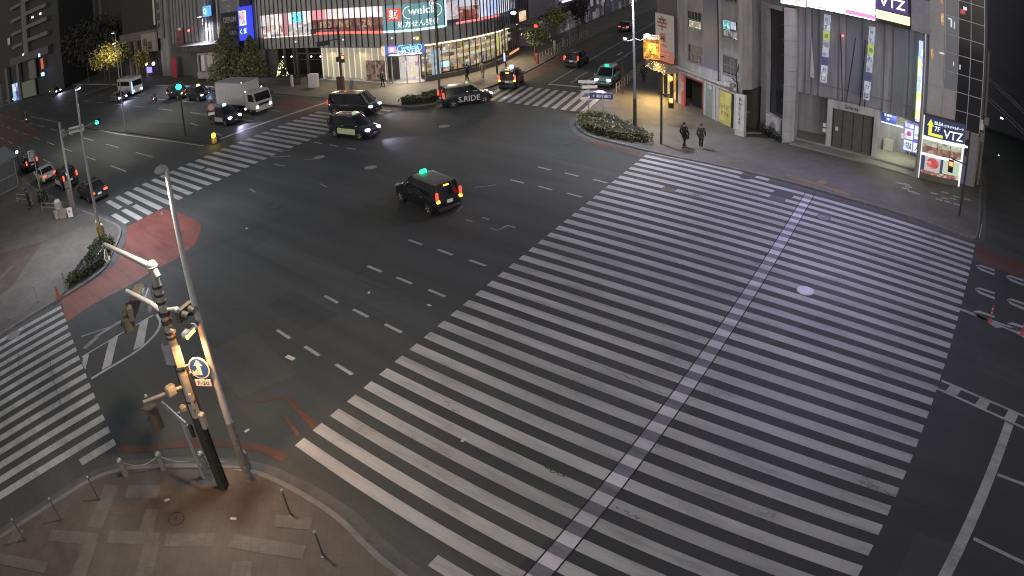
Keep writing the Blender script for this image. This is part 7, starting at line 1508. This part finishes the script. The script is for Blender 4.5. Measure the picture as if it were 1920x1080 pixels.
obj('frame', k, mat('shelter_steel', (.3, .31, .32), .45, .4), t); k = MB(); k.box((-75.2, 8.1, 3.35), (10.4, 4.8, .16)); obj('roof', k, mat('shelter_roof', (.17, .18, .185), .5), t); k = MB(); k.box((-75.2, 10.0, 1.7), (9.5, .03, 2.8)); k.box((-70.4, 8.1, 1.7), (.03, 3.8, 2.8)); obj('glass', k, mat('shelter_glass', (.12, .13, .135), .2, var=.2), t)
t = thing('globe_lamp', 'small violet white lamp on a post beside the subway shelter', 'lamp', (-74.2, 11.1, PZ)); k = MB(); k.cyl((-74.2, 11.1, PZ), .06, 2.9, 8); obj('post', k, m_pold, t); k = MB(); k.ball((-74.2, 11.1, 3.05), .2, 10); obj('globe', k, glow('violet_globe2', (.55, .55, 1), 6), t)
# guide signs in the right hedge
t = thing('street_name_sign', 'dark blue street sign with white lettering on two posts at the hedge end', 'sign', (-27.2, 44.1, PZ)); k = MB(); k.cyl((-27.25, 44.1, PZ), .05, 2.2, 8); obj('post', k, m_polew, t); bo2 = Vector((-27.85, 43.35, 2.15)); bx2 = Vector((.89, .46, 0)); k = MB(); k.bbox(bo2+bx2*.75+Vector((0, 0, .22)), (1.7, .08, .46), .02, math.atan2(.46, .89)); sg = obj('sign_board', k, mat('sign_navy_board', (.03, .045, .14), .4, var=0), t)
k = MB(); fq2 = lambda u, v: bo2+Vector((.46, -.89, 0))*.055+bx2*(u)+Vector((0, 0, v)); k.text("C 新宿通り", lambda u, v: fq2(u+.15, v+.1), w=1.3, h=.24); obj('lettering', k, m_let, sg)
t = thing('finger_post', 'white finger post with several direction arms at the hedge end', 'sign', (-29.5, 45.6, PZ)); k = MB(); k.cyl((-29.5, 45.6, PZ), .06, 2.9, 8); obj('post', k, m_polew, t)
for i, (z, a, L_) in enumerate(((2.85, .5, 1.3), (2.45, .75, 1.2), (2.05, .35, 1.0), (1.55, .9, 1.5))):
    k = MB(); v = Vector((math.cos(a), math.sin(a), 0)); c = Vector((-29.5, 45.6, z))+v*(.1 if i % 2 else -.1)+Vector((.06, -.1, 0)); k.bbox(c, (L_, .05, .24), .02, a); obj('direction_arm', k, mat('arm_cream_%d' % (i % 2), (.42, .38, .33) if i % 2 else (.38, .36, .34), .6), t)
kk = MB(); kk.ball((-29.1, 45.3, 1.75), .13, 8); obj('lamp', kk, glow('sign_lamp_white', (.85, .95, 1), 2.5), t)
# railings along the far side street
def rail(label, pts, h=1.0, z=PZ):
    t = thing('guard_rail', label, 'railing', (pts[0][0], pts[0][1], z)); P = smoothpts(pts, 0)
    L_ = sum((Vector(b)-Vector(a)).length for a, b in zip(P, P[1:])); n = int(L_/1.1)
    F_ = Facade(P); k = MB()
    for i in range(n+1): p = F_.pt(L_*i/n, 0); k.cyl((p.x, p.y, z), .04, h, 6)
    for zz in (.45, h-.05): k.tube([(p[0], p[1], z+zz) for p in P], .035, 6)
    obj('rail', k, mat('rail_cream', (.3, .28, .25), .6), t)
rail('pale guard rail along the left kerb of the side street', [(-46.9, 63.0), (-50.3, 73.2), (-53.5, 83)])
rail('pale guard rail along the right kerb of the side street', [(-31.9, 53.8), (-33.3, 58.4), (-35.3, 64.3), (-37.5, 70.8)], .9)
rail('low pale railing far up the right side of the side street', [(-39.5, 76), (-45, 93), (-51, 112)], 1.1)
for x, y, lb, c in ((-46.2, 61.6, 'small red post on the kerb near the round street tree', (.35, .08, .06)), (-49.5, 69.5, 'white post on the kerb beyond the round street tree', (.4, .4, .4)), (-50.9, 73.3, 'grey kerb cabinet beside the black car on the side street', (.2, .2, .2))):
    k = MB(); k.bbox((x, y, PZ+.6), (.3, .3, 1.2) if c[0] < .39 else (.25, .25, 1.6), .05); tag(obj('kerb_post', k, mat('kp_%s' % lb[:9], c, .6)), lb, 'post')
t = thing('round_road_sign', 'two stacked round road signs on a slim pole up the side street', 'sign', (-53.4, 78.5, PZ)); k = MB(); k.cyl((-53.4, 78.5, PZ), .05, 4.2, 8); obj('pole', k, m_polew, t); k = MB()
for z in (4.0, 3.3): k.disc((-53.35, 78.4, z), .32, (.6, -.8, 0), 16, 0, .03)
obj('sign_disc', k, mat('dull_red_sign', (.28, .16, .18), .5), t)

# ---- people
def person(label, x, y, head, coat, trousers, stride=.25, hair=(.012, .01, .01), hgt=1.72, bag=None, base=PZ, long_coat=False, arm_f=.12, shoes=None):
    t = thing('person', label, 'person', (x, y, base), R(head)); s = hgt/1.72
    def skin(name, V, Ed, Rd, m, sub=1, root=0, par=None):
        me = bpy.data.meshes.new(name); me.from_pydata([Vector(v)*s for v in V], Ed, []); o = bpy.data.objects.new(name, me); COL.objects.link(o)
        md = o.modifiers.new('s', 'SKIN'); md.use_smooth_shade = True
        for i, r_ in enumerate(Rd):
            sv = me.skin_vertices[0].data[i]; sv.radius = ((r_[0]*s, r_[1]*s) if isinstance(r_, tuple) else (r_*s, r_*s)); sv.use_root = (i == root)
        sd = o.modifiers.new('d', 'SUBSURF'); sd.levels = sub; sd.render_levels = sub
        bpy.context.view_layer.update(); dg = bpy.context.evaluated_depsgraph_get(); m2 = bpy.data.meshes.new_from_object(o.evaluated_get(dg)); m2.materials.clear(); m2.materials.append(m)
        for p in m2.polygons: p.use_smooth = True
        o.modifiers.clear(); o.data = m2; bpy.data.meshes.remove(me); m2.name = name; o.parent = par or t; return o
    f = stride; msk = mat('skin_tone', (.42, .28, .21), .6, var=.05)
    # joints: x forward, y left
    hipL, hipR = (0, .095, .9), (0, -.095, .9); kL, kR = (f*.55+.03, .10, .5), (-f*.25+.05, -.10, .49); aL, aR = (f, .10, .09), (-f*.95, -.10, .12)
    shL, shR = (0, .18, 1.40), (0, -.18, 1.40); eL, eR = (-arm_f, .245, 1.13), (arm_f*.6, -.245, 1.13); wL, wR = (-arm_f*.5+.08, .25, .87), (arm_f*1.5+.08, -.25, .88)
    V = [(0, 0, .95), (0, 0, 1.18), (0, 0, 1.40), (.01, 0, 1.50), (.025, 0, 1.585), (.03, 0, 1.665), hipL, kL, aL, (aL[0]+.13, .11, .04), hipR, kR, aR, (aR[0]+.13, -.11, .05), shL, eL, wL, shR, eR, wR]
    E_ = [(0, 1), (1, 2), (2, 3), (3, 4), (4, 5), (0, 6), (6, 7), (7, 8), (8, 9), (0, 10), (10, 11), (11, 12), (12, 13), (2, 14), (14, 15), (15, 16), (2, 17), (17, 18), (18, 19)]
    Rd = [(.11, .085), (.10, .08), (.09, .07), .05, (.078, .09), (.072, .085), .075, .05, .04, .035, .075, .05, .04, .035, .045, .038, .03, .045, .038, .03]
    for w_, sy in ((wL, 1), (wR, -1)):
        b = len(V); wi = 16 if sy > 0 else 19; V.append((w_[0]+.02, w_[1], w_[2]-.07)); E_.append((wi, b)); Rd.append((.03, .018))
        for q in range(4): V += [(w_[0]+.045-.018*q, w_[1]-sy*.004, w_[2]-.12), (w_[0]+.045-.016*q, w_[1]-sy*.018, w_[2]-.165+.008*abs(q-1.5))]; n = len(V); E_ += [(b, n-2), (n-2, n-1)]; Rd += [.0095, .008]
        V += [(w_[0]+.055, w_[1]-sy*.015, w_[2]-.06), (w_[0]+.07, w_[1]-sy*.025, w_[2]-.10)]; n = len(V); E_ += [(wi, n-2), (n-2, n-1)]; Rd += [.011, .009]
    skin('body', V, E_, Rd, msk)
    hem = .62 if long_coat else .82
    V = [(0, 0, .97), (0, 0, 1.18), (0, 0, 1.38), (0, 0, 1.46), (0, 0, hem), (.01, .18, 1.405), eL, wL, (.01, -.18, 1.405), eR, wR]
    skin('coat', V, [(0, 1), (1, 2), (2, 3), (0, 4), (2, 5), (5, 6), (6, 7), (2, 8), (8, 9), (9, 10)], [(.185, .155), (.18, .15), (.185, .15), .10, (.2, .18), .105, .078, .056, .105, .078, .056], coat)
    V = [(0, 0, .93), hipL, kL, (aL[0], aL[1], aL[2]), hipR, kR, (aR[0], aR[1], aR[2])]
    skin('trousers', V, [(0, 1), (1, 2), (2, 3), (0, 4), (4, 5), (5, 6)], [(.13, .11), .105, .078, .06, .105, .078, .06], trousers)
    k = MB(); k.ball((.005*s, 0, 1.655*s), .108*s, 14, sq=(1.08, .92, 1.06)); k.v = [(a-.025*s if c < 1.62*s else a-.008*s, b, c+.012*s) for a, b, c in k.v]; obj('hair', k, mat('hair_%s' % str(hair), hair, .6), t, 60, False)
    k = MB(); k.add([((.108)*s, -.012*s, 1.58*s), (.108*s, .012*s, 1.58*s), (.135*s, 0, 1.575*s), (.11*s, 0, 1.615*s)], [(0, 2, 3), (2, 1, 3), (0, 1, 2)]); obj('nose', k, msk, t, None, False)
    k = MB()
    for sy in (-1, 1): k.ball((.1*s, sy*.032*s, 1.617*s), .011*s, 6)
    k.box((.104*s, 0, 1.545*s), (.008, .045*s, .01*s)); obj('face_detail', k, mat('face_dark', (.08, .03, .03), .6, var=0), t, None, False)
    k = MB()
    for sy in (-1, 1): k.ball((.02*s, sy*.083*s, 1.6*s), .024*s, 8, sq=(.8, .4, 1.2))
    obj('ear', k, msk, t, 60, False)
    for p, sy in ((aL, 1), (aR, -1)):
        k = MB(); k.tube([((p[0]-.07)*s, p[1]*s, .05*s), ((p[0]+.05)*s, p[1]*s, .055*s), ((p[0]+.17)*s, p[1]*s+sy*.01, .035*s)], [.05*s, .052*s, .032*s], 8); obj('shoe', k, shoes or m_trim, t, 50, False)
    if bag is not None:
        k = MB(); k.bbox((-.02, -.32, .78), (.34, .1, .26), .03); k.tube([(-.1, -.3, .9), (.0, -.27, 1.0), (.1, -.3, .9)], .012, 6); obj('bag', k, bag, t, 40, False)
    return t
blk = mat('cloth_black', (.014, .014, .017), .85, var=.15); chc = mat('cloth_charcoal', (.04, .04, .042), .85, var=.15); gry = mat('cloth_grey', (.09, .085, .08), .85, var=.15); bei = mat('cloth_beige', (.27, .23, .18), .85, var=.15)
person('person in black coat walking away with a bag near the dark signal pole', -19.95, 42.5, 75, blk, blk, .22, bag=blk, long_coat=True)
person('person in grey jacket and dark trousers walking nearest the concrete building', -18.9, 43.0, 100, mat('cloth_darkgrey', (.055, .052, .052), .9), blk, .18, hair=(.06, .055, .05), shoes=mat('white_shoes', (.4, .4, .4), .7))
person('person in black standing by the pharmacy entrance behind the taxi with white lettering', -46.6, 51.0, 200, blk, blk, .12)
person('person in a beige coat beside the one in black near the lit shop windows', -46.4, 53.0, 120, bei, bei, .15, long_coat=True)
person('person in black standing before the frosted shop windows', -53.5, 46.3, 170, blk, blk, .1)
person('person in dark trousers walking on the far pavement behind the lamp pole', -32.3, 59.6, 110, chc, blk, .2)
person('person in dark jacket standing by the left guard rail beside the queue', -59.4, 9.1, 90, chc, blk, .15)
t2 = person('helmeted rider on the distant motorcycle at far left', -123.3, 21.5, 172, gry, blk, .2, base=.25, hair=(.4, .4, .42))

# ---- alley pole and a few kerbside things
t = thing('utility_pole', 'dark utility pole hung with boxes beside the glass tower at the alley mouth', 'utility pole', (1.35, 52.6, PZ))
k = MB(); k.tube([(1.35, 52.6, PZ), (1.35, 52.6, 10.5)], [.16, .12], 10); obj('pole', k, mat('pole_concrete_dim', (.13, .125, .12), .8, var=.2), t, 40)
k = MB(); k.bbox((1.2, 52.3, 3.9), (.45, .4, .7), .05, .4); k.bbox((1.5, 52.4, 5.2), (.5, .4, .6), .05, .2); obj('control_box', k, mat('alley_box', (.16, .14, .14), .6), t)
k = MB(); k.box((1.15, 52.25, 4.8), (.35, .05, .8), .5); obj('notice', k, m_whitep, t)
k = MB()
for z0, z1 in ((9.6, 8.4), (9.3, 8.0), (8.2, 7.2)): k.tube([(1.35+6.5*f, 52.6+9*f, z0+(z1-z0)*f-.5*math.sin(PI*f)) for f in [j/10 for j in range(11)]], .025, 5)
obj('cable', k, m_dark, t)

# a thing that has a single mesh needs no empty above it
bpy.context.view_layer.update()
for o in list(bpy.data.objects):
    if o.type == 'EMPTY' and o.parent is None and len(o.children) == 1 and not o.children[0].children and o.children[0].type == 'MESH':
        c = o.children[0]; nm = o.name; props = {k_: o[k_] for k_ in ('label', 'category', 'group') if k_ in o}
        c.parent = None; c.location = o.location; c.rotation_euler = o.rotation_euler
        bpy.data.objects.remove(o); c.name = nm; c.data.name = nm
        for k_, v_ in props.items(): c[k_] = v_
